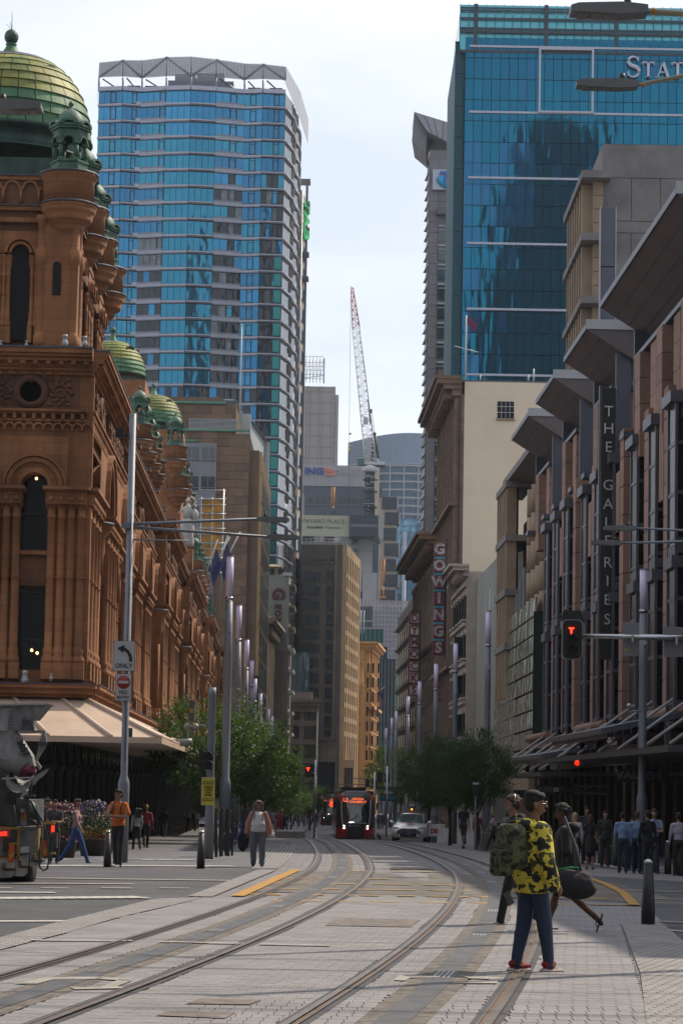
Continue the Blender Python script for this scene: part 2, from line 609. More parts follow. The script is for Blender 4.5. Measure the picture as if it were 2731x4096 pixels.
M_steel=mat('rail_steel',(0.22,0.18,0.15),0.38,metal=.8,var=0.15,scale=4)
M_rust=mat('rail_rust',(0.20,0.11,0.05),0.6,metal=0.2,var=0.25,scale=6)
M_rub=mat('rail_rubber',(0.04,0.038,0.04),0.6,var=0.2,scale=3)
M_band=mat('rail_bed_aggregate',(0.28,0.245,0.215),0.95,var=0.3,scale=8,bump=0.5)
M_aps=mat('power_strip_dark',(0.10,0.10,0.11),0.6,var=0.3,scale=3)
M_apsl=mat('power_strip_plate',(0.45,0.43,0.42),0.45,metal=0.3,var=0.15,scale=5)
tracks=[]
for nm,C in(('left',TL),('right',TR)):
 tr=thing('tram_track','tram track with dark power strip, %s'%('left of the two, bending to the lower left corner' if nm=='left' else 'right of the two, passing the camouflage jacket'),'tram track',group='street tram tracks')
 tracks.append(tr)
 mb=MB();ribbon(mb,C,-0.27,0.27,0.016)
 mb.build('aggregate_bed',M_band,tr)
 mb=MB();ribbon(mb,C,-0.13,0.13,0.021)
 mb.build('power_strip',M_aps,tr)
 mb=MB()
 y=16.0
 while y<128:
  for o in(-0.07,-0.025,0.025,0.07):
   ribbon(mb,C,o-0.013,o+0.013,0.027,y0=y,y1=y+(1.3 if y<60 else 2.2))
  y+=7.3 if y<60 else 14
 if mb.v:
  mb.build('contact_plates',M_apsl,tr,kind='stuff')
 for s_ in(-1,1):
  G=0.7175*s_
  mb=MB();ribbon(mb,C,G-0.12,G+0.12,0.017);mb.build('rubber_edge',M_rub,tr)
  mb=MB()
  ribbon(mb,C,G+s_*0.0,G+s_*0.062,0.034,0.034)
  ribbon(mb,C,G-s_*0.062,G-s_*0.045,0.030,0.030)
  mb.build('rail',M_steel,tr)
  mb=MB();ribbon(mb,C,G-s_*0.045,G-s_*0.002,0.022,0.022);mb.build('rail_groove',M_rust,tr)
def clear_of_tracks(x,y):
 for C in(TL,TR):
  i=max(1,min(len(C)-2,int((y-C[0][1])/0.5)if y<60 else bisect_right([p[1]for p in C],y)))
  sl=(C[i+1][0]-C[i-1][0])/(C[i+1][1]-C[i-1][1])
  d=abs(x-interp_fast(C,y,i))/math.sqrt(1+sl*sl)
  if d<0.24 or abs(d-0.7175)<0.085:
   return False
 return True
def interp_fast(C,y,i):
 i=max(0,min(len(C)-2,i-1))
 while i<len(C)-2 and C[i+1][1]<y:i+=1
 a,b_=C[i],C[i+1]
 return a[0]+(b_[0]-a[0])*(y-a[1])/(b_[1]-a[1])
M_joint_sheet=sheet('paving_bed',[(-8,17),(9,17),(12,44),(3,44),(-5,44),(-9,30)],M_joint,0.004,kind='structure')
TACL=gp([(-500,3950),(0,3805),(259,3738),(480,3672),(700,3622),(795,3600),(795,3593),(620,3599),(430,3645),(259,3686),(0,3755),(-500,3890)])
TACR=gp([(2485,3702),(2560,3900),(2590,4150),(3100,4150),(2731,3770),(2650,3700)])
HB=gp([(946,3592),(1187,3481),(2340,3500),(2540,3612)])
boxy0,boxy1=HB[3][1],HB[1][1]-1.0
pv=[]
rng=random.Random(3)
y=17.6
row=0
hy=0.27
while y<42:
 hx=0.125
 off=(row%2)*hx/2+rng.uniform(-.01,.01)
 x=-6.6+off
 xr=2.4+y*0.16
 xl=-3.2-y*0.13
 x=xl+off
 while x<xr:
  if inpoly(x,y,ZL)or inpoly(x,y,ZR)or inpoly(x,y,TACL)or inpoly(x,y,TACR):
   x+=hx;continue
  if clear_of_tracks(x,y):
   pv.append((x,y,hx,hy))
  x+=hx
 y+=hy;row+=1
def paver_mesh(L_):
 mb=MB()
 for(x,y,a,b_)in L_:
  j=0.0016
  z=gz(x,y)
  dz=rng.uniform(-0.0008,0.0008)
  x0,x1,y0,y1=x-a/2+j,x+a/2-j,y-b_/2+j*4,y+b_/2-j*4
  zt=0.013+dz
  o=len(mb.v)
  mb.v.extend([(x0,y0,gz(x,y0)+zt),(x1,y0,gz(x,y0)+zt),(x1,y1,gz(x,y1)+zt),(x0,y1,gz(x,y1)+zt),(x0-.003,y0-.003,z-.0),(x1+.003,y0-.003,z-.0),(x1+.003,y1+.003,z),(x0-.003,y1+.003,z)])
  for f in((0,1,2,3),(4,5,1,0),(5,6,2,1),(6,7,3,2),(7,4,0,3)):
   mb.f.append(tuple(o+i for i in f));mb.m.append(0);mb.sm.append(False)
 return mb
pavement=thing('tramway_paving','pale concrete paving of small rectangular pavers laid around the curved tram tracks','paving',(0,18,gz(0,18)))
pavement['kind']='structure'
del pavement['category']
near=[p for p in pv if p[1]<21.5][:5000]
single=[p for p in near if-1.2<p[0]<2.6 and p[1]<20.6][:300]
sset=set(single)
M_pv2=M_paver
one=MB()
one.add([(-.5,-.5,0),(.5,-.5,0),(.5,.5,0),(-.5,.5,0),(-.5,-.5,-1),(.5,-.5,-1),(.5,.5,-1),(-.5,.5,-1)],[(0,1,2,3),(4,5,1,0),(5,6,2,1),(6,7,3,2),(7,4,0,3),(7,6,5,4)])
one_me=one.mesh('paver',M_paver)
slope=-(prof_s(22)-prof_s(18))/4
for(x,y,a,b_)in single:
 put('paver',one_me,pavement,(x,y-18,gz(x,y)-gz(0,18)+0.0135+rng.uniform(-.0008,.0008)),rot=(math.atan(slope),0,0),scale=(a-.008,b_-.010,.02))
mb=paver_mesh([p for p in pv if p not in sset])
me_o=mb.build('small_pavers',M_paver,kind='stuff')
me_o.parent=pavement
me_o.matrix_parent_inverse=Matrix.Translation((0,-18,-gz(0,18)))
def studs(name,poly,dx,dy,r,m,label,parent=None):
 mb=MB()
 x0=min(p[0]for p in poly);x1=max(p[0]for p in poly)
 y0=min(p[1]for p in poly);y1=min(60,max(p[1]for p in poly))
 y=y0;k=0
 while y<y1:
  x=x0+(k%2)*dx/2
  while x<x1:
   if inpoly(x,y,poly)and abs(x)<0.15*y+0.5:
    z=gz(x,y)+0.02
    o=len(mb.v)
    mb.v.extend([(x-r,y-r*2,z),(x+r,y-r*2,z),(x+r,y+r*2,z),(x-r,y+r*2,z),(x-r*.6,y-r*1.4,z+.006),(x+r*.6,y-r*1.4,z+.006),(x+r*.6,y+r*1.4,z+.006),(x-r*.6,y+r*1.4,z+.006)])
    for f in((4,5,6,7),(0,1,5,4),(1,2,6,5),(2,3,7,6),(3,0,4,7)):
     mb.f.append(tuple(o+i for i in f));mb.m.append(0);mb.sm.append(False)
   x+=dx
  y+=dy;k+=1
 return mb.build(name,m,parent,kind='stuff',label=label)
M_tac=mat('tactile_concrete',(0.35,0.33,0.325),0.85,var=0.14,scale=2)
sheet('tactile_slab_left',TACL,M_tac,0.019,kind='structure')
sheet('tactile_slab_right',TACR,M_tac,0.019,kind='structure')
studs('tactile_studs',TACL,0.12,0.16,0.018,M_tac,'raised pale studs along the kerb of the dark road on the left')
studs('tactile_studs',TACR,0.12,0.2,0.018,M_tac,'raised pale studs beside the lone bollard')
TS=gp([(1010,3478),(1180,3398),(1215,3352),(1110,3352),(1095,3400),(1075,3440)])
M_tacd=mat('tactile_strip_light',(0.36,0.35,0.34),0.8,var=0.1)
stp=MB()
a_=[ground(1012,3478),ground(1035,3440),ground(1062,3400),ground(1105,3353)]
b_2=[ground(1108,3478),ground(1150,3440),ground(1176,3400),ground(1178,3353)]
for k in range(9):
 f=k/8
 pts=[p.lerp(q,f)for p,q in zip(a_,b_2)]
 for p,q in zip(pts,pts[1:]):
  n_=8
  for i in range(n_):
   s0,s1=p.lerp(q,i/n_),p.lerp(q,(i+1)/n_)
   stp.quad(*[(x,y,gz(x,y)+.026)for x,y in((s0.x-.03,s0.y),(s0.x+.03,s0.y),(s1.x+.03,s1.y),(s1.x-.03,s1.y))])
stp.build('tactile_ribs',M_tacd,kind='stuff',label='long raised ribs of the tactile strip behind the woman in white')
def line(name,pts,wdt,m,off=0.03,label=None,dash=None):
 """painted line along pixel-traced ground points; wdt in metres measured across"""
 P=[ground(u,v)for u,v in pts]
 mb=MB()
 for p,q in zip(P,P[1:]):
  d=Vector((q.x-p.x,q.y-p.y));Lg=d.length
  if Lg<1e-6:continue
  d/=Lg
  n_=Vector((-d.y,d.x))*wdt/2
  k=max(1,int(Lg/(dash[0]+dash[1])))if dash else max(1,int(Lg/1.5))
  for i in range(k):
   if dash:
    a,c=i*(dash[0]+dash[1]),i*(dash[0]+dash[1])+dash[0]
   else:
    a,c=Lg*i/k,Lg*(i+1)/k
   c=min(c,Lg)
   cs=[]
   for tt,sg in((a,-1),(c,-1),(c,1),(a,1)):
    x=p.x+d.x*tt+n_.x*sg;y=p.y+d.y*tt+n_.y*sg
    cs.append((x,y,gz(x,y)+off))
   mb.quad(*cs)
 return mb.build(name,m,kind='structure')
line('road_marking',[(-300,3464),(970,3469)],.8,M_white,dash=(.12,.05))
line('road_marking',[(120,3440),(940,3444)],.5,M_white,dash=(.5,.1))
line('road_marking',[(-60,3514),(930,3527)],.35,M_worn)
line('road_marking',[(-60,3538),(536,3541)],.35,M_worn)
for a,c in((165,277),(406,527),(638,759),(-60,50)):
 line('road_marking',[(a,3557),(c,3558)],.25,M_worn)
line('road_marking',[(-60,3574),(223,3576)],.3,M_white)
line('road_marking',[(-200,3604),(0,3600),(622,3595)],.7,M_white,dash=(.18,.04),off=.034)
line('road_marking',[(-100,3693),(259,3692)],.3,M_white)
line('road_marking',[(800,3592),(1080,3480)],.42,M_tac,off=.03,dash=(.5,.06))
line('road_marking',[(125,3769),(530,3772)],.17,M_worn)
line('road_marking',[(640,3776),(985,3783)],.17,M_worn)
line('road_marking',[(1040,3785),(1321,3791)],.17,M_worn)
line('road_marking',[(2668,3728),(2900,3748)],.16,M_white)
line('road_marking',[(2490,3566),(2731,3572)],.25,M_worn)
line('road_marking',[(2600,3600),(2731,3603)],.25,M_worn)
line('road_marking',[(2640,3692),(2900,3706)],.35,M_tac,dash=(.1,.05))
line('kerb_line',[(2240,3434),(2480,3476),(2731,3500),(3000,3520)],.5,M_worn,dash=(.4,.1))
for v,u0,u1 in((3486,1400,1780),(3517,1130,1560),(3538,1070,2440),(3560,1040,2470),(3584,980,2490),(3609,1100,2530)):
 segs=[]
 u=u0
 while u<u1:
  e=min(u1,u+random.uniform(60,190))
  p=ground((u+e)/2,v)
  line('box_marking',[(u,v+(u-1365)*.012),(e,v+(e-1365)*.012)],.42,M_yelw if random.random()<.8 else M_yel,off=.018+.0005*(v%3))
  u=e+random.uniform(5,90)
line('box_marking',[(950,3590),(1187,3483)],.24,M_yel,off=.032)
line('box_marking',[(2330,3508),(2420,3540),(2488,3574),(2536,3626)],.20,M_yel,off=.032)
sheet('box_paving',[(HB[0][0],boxy0+.1),(HB[0][0]+.55,boxy0+.1),(HB[2][0],boxy0),(HB[2][0],boxy1),(HB[1][0]-.2,boxy1)],mat('box_paving',(0.20,0.185,0.165),.9,var=.25,scale=1.5),0.0137,kind='structure')
for quad_ in([(60,3945),(190,3918),(420,3917),(395,3925),(215,3928),(150,3945)],[(280,3958),(400,3960),(480,3926),(530,3932),(470,3955),(500,3963),(300,3968)],[(400,3918),(530,3925),(525,3935),(385,3925)],[(1575,3930),(1600,3908),(1760,3914),(1745,3920),(1640,3920),(1620,3932)],[(1835,3912),(2004,3916),(1985,3943),(1800,3942),(1950,3935),(1958,3926),(1880,3923)]):
 sheet('worn_lettering',gp(quad_),M_worn,.024,kind='structure',step=.5)
M_iron=mat('iron_cover',(0.27,0.23,0.205),.8,metal=.3,var=.25,scale=6)
for i,q in enumerate([[(741,4024),(800,4004),(1045,4009),(1000,4028)],[(625,4072),(670,4053),(946,4059),(900,4084)],[(1300,3708),(1345,3679),(1680,3684),(1640,3714)],[(1561,3480),(1563,3470),(1730,3472),(1735,3482)]]):
 sheet('drain_cover',gp(q),M_iron,.022,kind='structure',step=.5)
M_bt=mat('tower_dark_concrete',(0.10,0.095,0.10),.8,var=.2,scale=.3)
M_bg=mat('tower_dark_glass',(0.02,0.03,0.04),.2,var=0)
def back_tower(label,x0,x1,y0,y1,h,fl=4.0,m=None,steps=()):
 t_=thing('office_tower',label,'building',((x0+x1)/2,(y0+y1)/2,gz(0,-60)))
 w_,d_=(x1-x0)/2,(y1-y0)/2
 m=m or M_bt
 lv=[(0,h,1.0)]if not steps else[(a,b_,s_)for a,b_,s_ in steps]
 for a,b_,s_ in lv:
  mb=MB().box(-w_*s_,w_*s_,-d_*s_,d_*s_,a-6*(a==0),b_)
  mb.build('wall',m,t_)
  gl=MB()
  z=max(a,6)+1.2
  while z<b_-3:
   gl.box(-w_*s_+1,w_*s_-1,-d_*s_-.08,d_*s_+.08,z,z+fl*.5)
   gl.box(-w_*s_-.09,w_*s_+.09,-d_*s_+1,d_*s_-1,z,z+fl*.5)
   z+=fl
  gl.build('window_bands',M_bg,t_,kind='stuff')
 return t_
back_tower('dark stepped office tower behind the photographer, mirrored in the blue glass wall',45,98,-150,-118,230,steps=((0,172,1.0),(172,203,.8),(203,226,.5)))
back_tower('broad brown office block, unseen, added behind the photographer at the left to cut sky light',-70,-22,-90,-40,85)  # unseen like the blocks below it, added to cut sky fill on walls
back_tower('pale office block, unseen, added straight behind the photographer to cut sky light',-18,34,-190,-150,110)
back_tower('low sandstone hall block left of the crossing, outside the picture',-60,-26,-20,46,34)
back_tower('grey office slab, unseen, added behind the photographer at the right to cut sky light',40,100,-90,-30,90)
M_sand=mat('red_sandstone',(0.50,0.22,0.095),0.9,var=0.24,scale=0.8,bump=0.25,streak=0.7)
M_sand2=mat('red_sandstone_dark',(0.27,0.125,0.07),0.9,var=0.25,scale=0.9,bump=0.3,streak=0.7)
blocks(M_sand);blocks(M_sand2)
M_lead=mat('lead_capping',(0.14,0.15,0.19),0.55,metal=0.3,var=0.2,scale=3)
M_cop=mat('copper_patina',(0.085,0.20,0.125),0.6,var=0.25,scale=2.5,col2=(0.03,0.085,0.065),streak=0.6)
M_copd=mat('copper_drum_dark',(0.045,0.11,0.08),0.6,var=0.3,scale=2.5,col2=(0.01,0.03,0.03),streak=0.7)
M_cop_y=mat('copper_patina_yellow',(0.34,0.31,0.05),0.6,var=0.2,scale=1.6,col2=(0.10,0.18,0.07),rnd=0.22,spec=0.3)
M_cop_g=mat('copper_patina_green',(0.11,0.25,0.125),0.6,var=0.25,scale=1.2,col2=(0.07,0.2,0.1),rnd=0.14,spec=0.3)
M_cop_d=mat('copper_patina_purple',(0.10,0.10,0.12),0.45,var=0.25,scale=1.5,col2=(0.05,0.04,0.05),rnd=0.2)
M_wdark=mat('dark_window_glass',(0.010,0.013,0.018),0.2,var=0,spec=0.3)
M_wfr=mat('dark_window_frame',(0.02,0.026,0.03),0.4,var=0)
M_cream=mat('cream_canopy_metal',(0.80,0.60,0.46),0.55,var=0.08,scale=1.0,bump=0.03)
M_shopd=mat('shopfront_shadow',(0.03,0.027,0.027),0.5,var=0.3)  # canopy shade put into one dark colour for the street-level parts
X0,YQ=-7.15,80.0
QZ=-0.80
qa=PI/2+math.atan(0.0233)
Q=thing('arcade_building','long red sandstone arcade building with round corner turrets and green copper domes','building',(X0-0.0233*80,YQ,QZ),qa)
QL=178.5
def qz(v):
 return(3131-v)/9671*80+1.75-QZ
zl,zcb,zcap,zab,zb0,zf0,zc0,zc1=qz(2762),qz(2720),qz(2030),qz(1950),qz(1745),qz(1630),qz(1490),qz(1384)
def arch_ring(mb,cx,cz,ri,ro,y0,y1,n=14,mi=0):
 """half ring standing in the XZ plane between depths y0 and y1"""
 vs=[]
 for i in range(n+1):
  a=PI*i/n
  for r in(ri,ro):
   for y in(y0,y1):
    vs.append((cx+r*math.cos(a),y,cz+r*math.sin(a)))
 fs=[]
 for i in range(n):
  o=i*4;p=o+4
  fs+=[(o,p,p+2,o+2),(o+1,o+3,p+3,p+1),(o+2,p+2,p+3,o+3),(o,o+1,p+1,p)]
 fs+=[(0,2,3,1),(n*4,n*4+1,n*4+3,n*4+2)]
 mb.add(vs,fs,mi)
def arch_fill(mb,cx,cz,r,y,zb,n=14,mi=0):
 """flat face of a round-headed opening"""
 vs=[(cx-r,y,zb),(cx+r,y,zb)]+[(cx+r*math.cos(PI*i/n),y,cz+r*math.sin(PI*i/n))for i in range(n+1)]
 mb.add(vs,[tuple(range(len(vs)))],mi)
def spandrel(mb,cx,cz,r,x0,x1,zt,y0,y1,n=14,mi=0):
 """wall plate x0..x1, cz..zt with a semicircle of radius r cut out at its foot"""
 arc=[(cx+r*math.cos(PI*i/n),cz+r*math.sin(PI*i/n))for i in range(n+1)]
 out=[]
 for i,(x,z)in enumerate(arc):
  a=PI*i/n
  dx,dz=math.cos(a),math.sin(a)
  tx=((x1-cx)/dx)if dx>1e-6 else(((x0-cx)/dx)if dx<-1e-6 else 1e9)
  tz=(zt-cz)/dz if dz>1e-6 else 1e9
  t_=min(tx,tz)
  out.append((cx+dx*t_,cz+dz*t_))
 for y,fl in((y0,False),(y1,True)):
  for i in range(n):
   q=[(arc[i][0],y,arc[i][1]),(out[i][0],y,out[i][1]),(out[i+1][0],y,out[i+1][1]),(arc[i+1][0],y,arc[i+1][1])]
   mb.add(q,[(0,1,2,3)],mi)
  for(xa,i0)in((x1,0),(x0,n)):
   pass
 for(xc,pick)in((x1,[p for p in out if p[0]<x1-1e-6 and abs(p[1]-zt)<1e-6]),(x0,[p for p in out if p[0]>x0+1e-6 and abs(p[1]-zt)<1e-6])):
  side=[p for p in out if abs(p[0]-xc)<1e-6]
  if pick and side:
   a_=max(side,key=lambda p:p[1]);b_=(max(pick,key=lambda p:p[0])if xc==x1 else min(pick,key=lambda p:p[0]))
   mb.add([(a_[0],y0,a_[1]),(xc,y0,zt),(b_[0],y0,b_[1])],[(0,1,2)],mi)
 for i in range(n):
  mb.add([(arc[i][0],y0,arc[i][1]),(arc[i+1][0],y0,arc[i+1][1]),(arc[i+1][0],y1,arc[i+1][1]),(arc[i][0],y1,arc[i][1])],[(0,1,2,3)],mi)
WB=30
mb=MB()
mb.box(0.55,QL,0.55,WB,zl-.6,zc1-.3)
mb.box(0.9,QL,1.6,WB,-3,zl-.6)
mb.build('wall',M_sand,Q)
mb=MB().box(0.2,QL,0.2,WB,zc1-.3,zc1-.05)
mb.build('roof_deck',M_lead,Q)
def column_mesh(zb,zt,r,name='column'):
 h=zt-zb
 mb=MB()
 mb.box(-r*1.55,r*1.55,-r*1.55,r*1.55,0,.55)
 mb.lathe([(r*1.5,.55),(r*1.62,.62),(r*1.5,.72),(r*1.15,.8),(r*1.35,.9),(r*1.2,1.0),(r,1.08),(r*.98,h*.5),(r*.93,h-.75),(r*1.15,h-.72),(r*1.15,h-.65),(r*.95,h-.62),(r*1.1,h-.35),(r*1.5,h-.1),(r*1.62,h)],12)
 mb.lathe([(r*1.3,h*.55),(r*1.3,h*.55+.02)],12)
 for k in range(8):
  a=2*PI*k/8
  mb.ell((r*1.28*math.cos(a),r*1.28*math.sin(a),h-.3),(r*.3,r*.3,.13),6,4)
  mb.ell((r*1.55*math.cos(a+.4),r*1.55*math.sin(a+.4),h-.12),(r*.26,r*.26,.07),6,4)
 return mb.mesh(name,M_sand)
colm=column_mesh(zcb,zab-.28,0.17)
BAY=8.5
def abacus(wd):
 mb=MB()
 mb.box(-wd/2,wd/2,-.36,.5,0,.13)
 mb.box(-wd/2-.05,wd/2+.05,-.42,.5,.13,.19)
 mb.box(-wd/2-.1,wd/2+.1,-.5,.5,.19,.30)
 k=int(wd/.3)
 for i in range(k):
  x=-wd/2+wd*(i+.5)/k
  mb.lathe([(.04,0),(.1,0),(.1,.03),(.04,.03)],8,M=Matrix.Translation((x,-.36,-.1))@Matrix.Rotation(PI/2,4,'X'))
 mb.box(-wd/2,wd/2,-.33,.5,-.28,0)
 return mb
ab5=abacus(5.0).mesh('pier_cap',M_sand)
def arch_mesh(wd,zs,zt,twin=True):
 r=wd/2
 mb=MB()
 spandrel(mb,0,0,r-.02,-BAY/2,BAY/2,zt,-.25,.4)
 arch_ring(mb,0,0,r-.02,r+.22,-.34,-.2)
 arch_ring(mb,0,0,r+.22,r+.34,-.42,-.2)
 if twin:
  for s_ in(-1,1):
   arch_ring(mb,s_*r*.49,-.1,r*.40,r*.5,-.05,.35,10)
   mb.tube((s_*r*.94,.1,-2.6),(s_*r*.94,.1,-.1),.08)
  mb.tube((0,.1,-2.6),(0,.1,-.1),.09)
  mb.lathe([(r*.26,0),(r*.34,0),(r*.34,.3),(r*.26,.3),(r*.26,0)],14,M=Matrix.Translation((0,.3,r*.62))@Matrix.Rotation(PI/2,4,'X'))
 return mb.mesh('arch',M_sand)
zs=zab+0.05
archm=arch_mesh(3.3,zs,zb0-zs)
def frieze_mesh(wd,h,roundel=True):
 mb=MB()
 mb.box(-wd/2,wd/2,-.02,.1,0,h)
 rng=random.Random(5)
 def spiral(cx,cz,r,sg,turns=1.4,y=-.05):
  pts=[];rs=[]
  for i in range(22):
   t_=i/21
   a=sg*(PI*2*turns*t_)+(0 if sg>0 else PI)
   q=r*(1-t_*.88)
   pts.append((cx+q*math.cos(a),y,cz+q*math.sin(a)));rs.append(.045*(1.1-.6*t_))
  mb.path(pts,rs,5)
  for i in range(9):
   a=sg*(PI*2*i/9)
   M_=Matrix.Translation((cx+r*1.05*math.cos(a),y,cz+r*1.05*math.sin(a)))@Matrix.Rotation(-a-.8*sg,4,'Y')
   mb.ell((0,0,0),(.16,.05,.055),6,4,M=M_.to_3x3())
   k=len(mb.v)-30
   tr=M_.translation
   for q in range(k,len(mb.v)):
    x,yy,z=mb.v[q]
    mb.v[q]=(x+tr.x,yy+tr.y,z+tr.z)
 if roundel:
  Mx=Matrix.Translation((0,-.02,h/2))@Matrix.Rotation(PI/2,4,'X')
  mb.lathe([(.36,-.05),(.36,.1),(.42,.15),(.5,.13),(.56,.08),(.6,.0)],24,M=Mx)
  mb.lathe([(0.001,.005),(.36,.005)],24,M=Mx,mi=1)
  xs_=[(-1.0,1),(1.0,-1),(-1.75,-1),(1.75,1),(-2.5,1),(2.5,-1)]
 else:
  xs_=[(x,1 if i%2 else-1)for i,x in enumerate([-wd/2+.5+k*.72 for k in range(int((wd-.4)/.72))])]
 for(x,sg)in xs_:
  if abs(x)<wd/2-.25:
   spiral(x,h*.5,h*.27,sg)
 for i in range(int(wd/.3)):
  x=-wd/2+.15+i*.3
  if roundel and abs(x)<.62:continue
  for zz in(h*.12,h*.88):
   mb.ell((x,-.03,zz),(.12,.04,.05),5,3)
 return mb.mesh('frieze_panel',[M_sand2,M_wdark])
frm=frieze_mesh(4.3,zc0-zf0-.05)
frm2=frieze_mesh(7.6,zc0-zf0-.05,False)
def corbel_mesh(wd):
 mb=MB()
 h=zf0-zb0
 mb.box(-wd/2,wd/2,-.14,.3,h-.16,h)
 mb.box(-wd/2,wd/2,-.22,.3,h-.1,h-.03)
 mb.box(-wd/2,wd/2,-.1,.3,h-.42,h-.34)
 k=int(wd/.32)
 for i in range(k):
  x=-wd/2+wd*(i+.5)/k
  mb.box(x-.06,x+.06,-.17,.1,h-.34,h-.16)
  arch_ring(mb,x+wd/k/2,h-.62,wd/k/2-.045,wd/k/2+.02,-.1,.05,6)
  mb.ell((x,-.07,h-.68),(.05,.05,.08),6,4)
 return mb.mesh('corbel_table',M_sand)
cbm=corbel_mesh(BAY)
def cornice_mb(wd,h=None):
 h=h or(zc1-zc0)
 mb=MB()
 st=[(-.12,0,.14),(-.22,.14,.26),(-.3,.26,.34),(-.46,.42,.56),(-.56,.56,.66),(-.62,.66,h-.06)]
 for(y,a,b_)in st:
  mb.box(-wd/2,wd/2,y,.6,a,b_)
 mb.box(-wd/2,wd/2,-.28,.6,.34,.42)
 k=int(wd/.42)
 for i in range(k):
  x=-wd/2+wd*(i+.5)/k
  mb.box(x-.08,x+.08,-.44,.0,.31,.42)
 mb.box(-wd/2-.01,wd/2+.01,-.65,.6,h-.06,h,1)
 return mb
cnm=cornice_mb(BAY).mesh('cornice',[M_sand,M_lead])
lgm=MB()
for(y,a,b_,mi)in((-.35,0,.12,0),(-.48,.12,.3,0),(-.60,.3,.42,0),(-.63,.42,.46,1)):
 lgm.box(-BAY/2,BAY/2,y,.7,a,b_,mi)
lgm=lgm.mesh('ledge',[M_sand,M_lead])
def window_set(parent,cx,rz,depth,wd,loc):
 pass
nb=int(QL/BAY)
PAV={0,1,6,7,10,11,12,15,16,20}
winm=MB()
winm.box(-1.62,1.62,-.05,.02,0,zs+1.5-zl-1)
winm=winm.mesh('window_glass',M_wdark)
def face_bay(px,py,rz,proj,n,east=True):
 """one bay of the facade; (px,py) is the point on the wall line at the bay's centre"""
 o=(math.cos(rz),math.sin(rz));nrm=(-math.sin(rz),math.cos(rz))
 def P(x,y,z):
  return(px+o[0]*x+nrm[0]*(y-proj),py+o[1]*x+nrm[1]*(y-proj),z)
 half=BAY/2
 for i in range(4):
  x=-half+.35+i*1.45
  if i==3:x=-half+.35+4.1
  put('column',colm,Q,P(x,0,zcb),rz)
 put('pier_cap',ab5,Q,P(-half+2.4,.1,zab-.28),rz)
 if n in PAV and n-1 not in PAV:
  piece('return_wall',M_sand,Q,P(-half+.1,.35,(zl+zc0)/2),(.25,1.0,zc0-zl),rot=(0,0,rz))
 piece('pier_wall',M_sand,Q,P(-half+2.4,.45+proj/2,(zl+zs)/2),(4.8,.35+proj,zs-zl),rot=(0,0,rz))
 put('arch',archm,Q,P(half-1.75,.0,zs),rz)
 w_=put('window',winm,Q,P(half-1.75,.5,zl+.6),rz)
 for zz in(0.05,2.9,3.3,6.2):
  piece('window_frame',M_wfr,w_,(0,-.06,zz),(3.2,.08,.12 if zz!=3.3 else .5))
 for xx in(-1.5,-.5,.5,1.5):
  piece('window_frame',M_wfr,w_,(xx,-.065,3.5),(.08,.07,7.0))
 put('corbel_table',cbm,Q,P(0,0,zb0),rz)
 piece('attic_wall',M_sand,Q,P(0,.35+proj/2,(zb0+zc1)/2-.2),(BAY,.5+proj,zc1-zb0-.4),rot=(0,0,rz))
 put('frieze_panel',frm if n%2==0 else frm2,Q,P(0,-.0,zf0+.02),rz)
 put('cornice',cnm,Q,P(0,0,zc0),rz)
 put('ledge',lgm,Q,P(0,0,zl-.25),rz)
for k in range(nb):
 face_bay(k*BAY+BAY/2+.02,0,0,0.5 if k in PAV else 0.0,k)
 if k in(0,5,9,14):
  mb=MB()
  mb.lathe([(.08,0),(.2,.35),(.3,.5),(.38,.8),(.36,1.3),(.62,1.6),(.66,1.75)],12,a0=PI,a1=2*PI)
  for xx in(-.25,.05,.3):
   mb.tube((xx,-.14,-3.4),(xx,-.14,0),.08)
  mb.box(-.5,.5,-.3,.2,-3.9,-3.4)
  mb.build('oriel_balcony',M_sand,Q,(k*BAY+BAY/2+1.4,-.35,zcb+4.0))
  mb=MB().lathe([(.68,0),(.7,.08),(.02,.14)],12,a0=PI,a1=2*PI)
  mb.build('balcony_capping',M_lead,Q,(k*BAY+BAY/2+1.4,-.35,zcb+5.75))
rzS=-PI/2
def PS(d,out,z):
 return(-out,d,z)
for c in range(6):
 d0=-.35+c*2.15
 for i in range(4):
  put('column',colm,Q,PS(d0+i*.33,.05,zcb),rzS,scale=(.82,.82,1))
 mb=abacus(1.35)
 mb.build('pier_cap',M_sand,Q,PS(d0+.5,0,zab-.28),rzS)
 piece('pier_wall',M_sand,Q,PS(d0+.5,-.3,(zl+zs)/2),(.5,1.2,zs-zl))
 dc=d0+.5+1.075
 mb=MB()
 spandrel(mb,0,0,.44,-1.075,1.075,zb0-zs,-.2,.5)
 arch_ring(mb,0,0,.44,.58,-.27,-.1)
 arch_ring(mb,0,.0,.80,.95,-.3,-.1,18)
 arch_ring(mb,0,.0,.98,1.07,-.36,-.1,18)
 mb.build('arch',M_sand,Q,PS(dc,0,zs),rzS)
 w_=MB().box(-.5,.5,0,.05,0,zs+.5-zl-.5).build('window',M_wdark,Q,PS(dc,-.45,zl+.5),rzS)
 for a_,b2 in((.05,.1),(qz(2370)-zl-.5,.06),(qz(2560)-zl-.5,.06),(zs-zl-1.4,.06)):
  piece('window_frame',M_wfr,w_,(0,-.04,a_),(.95,.08,b2))
 for xx in(-.46,.46):
  piece('window_frame',M_wfr,w_,(xx,-.041,3.6),(.07,.08,7.2))
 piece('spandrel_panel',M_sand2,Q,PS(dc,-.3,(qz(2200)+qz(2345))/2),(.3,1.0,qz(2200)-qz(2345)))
 piece('sill',M_sand,Q,PS(dc,-.22,qz(2212)),(.4,1.0,.12))
 piece('wall_panel',M_sand,Q,PS(dc,-.36,(zl+qz(2700))/2),(.5,1.1,qz(2700)-zl+.3))
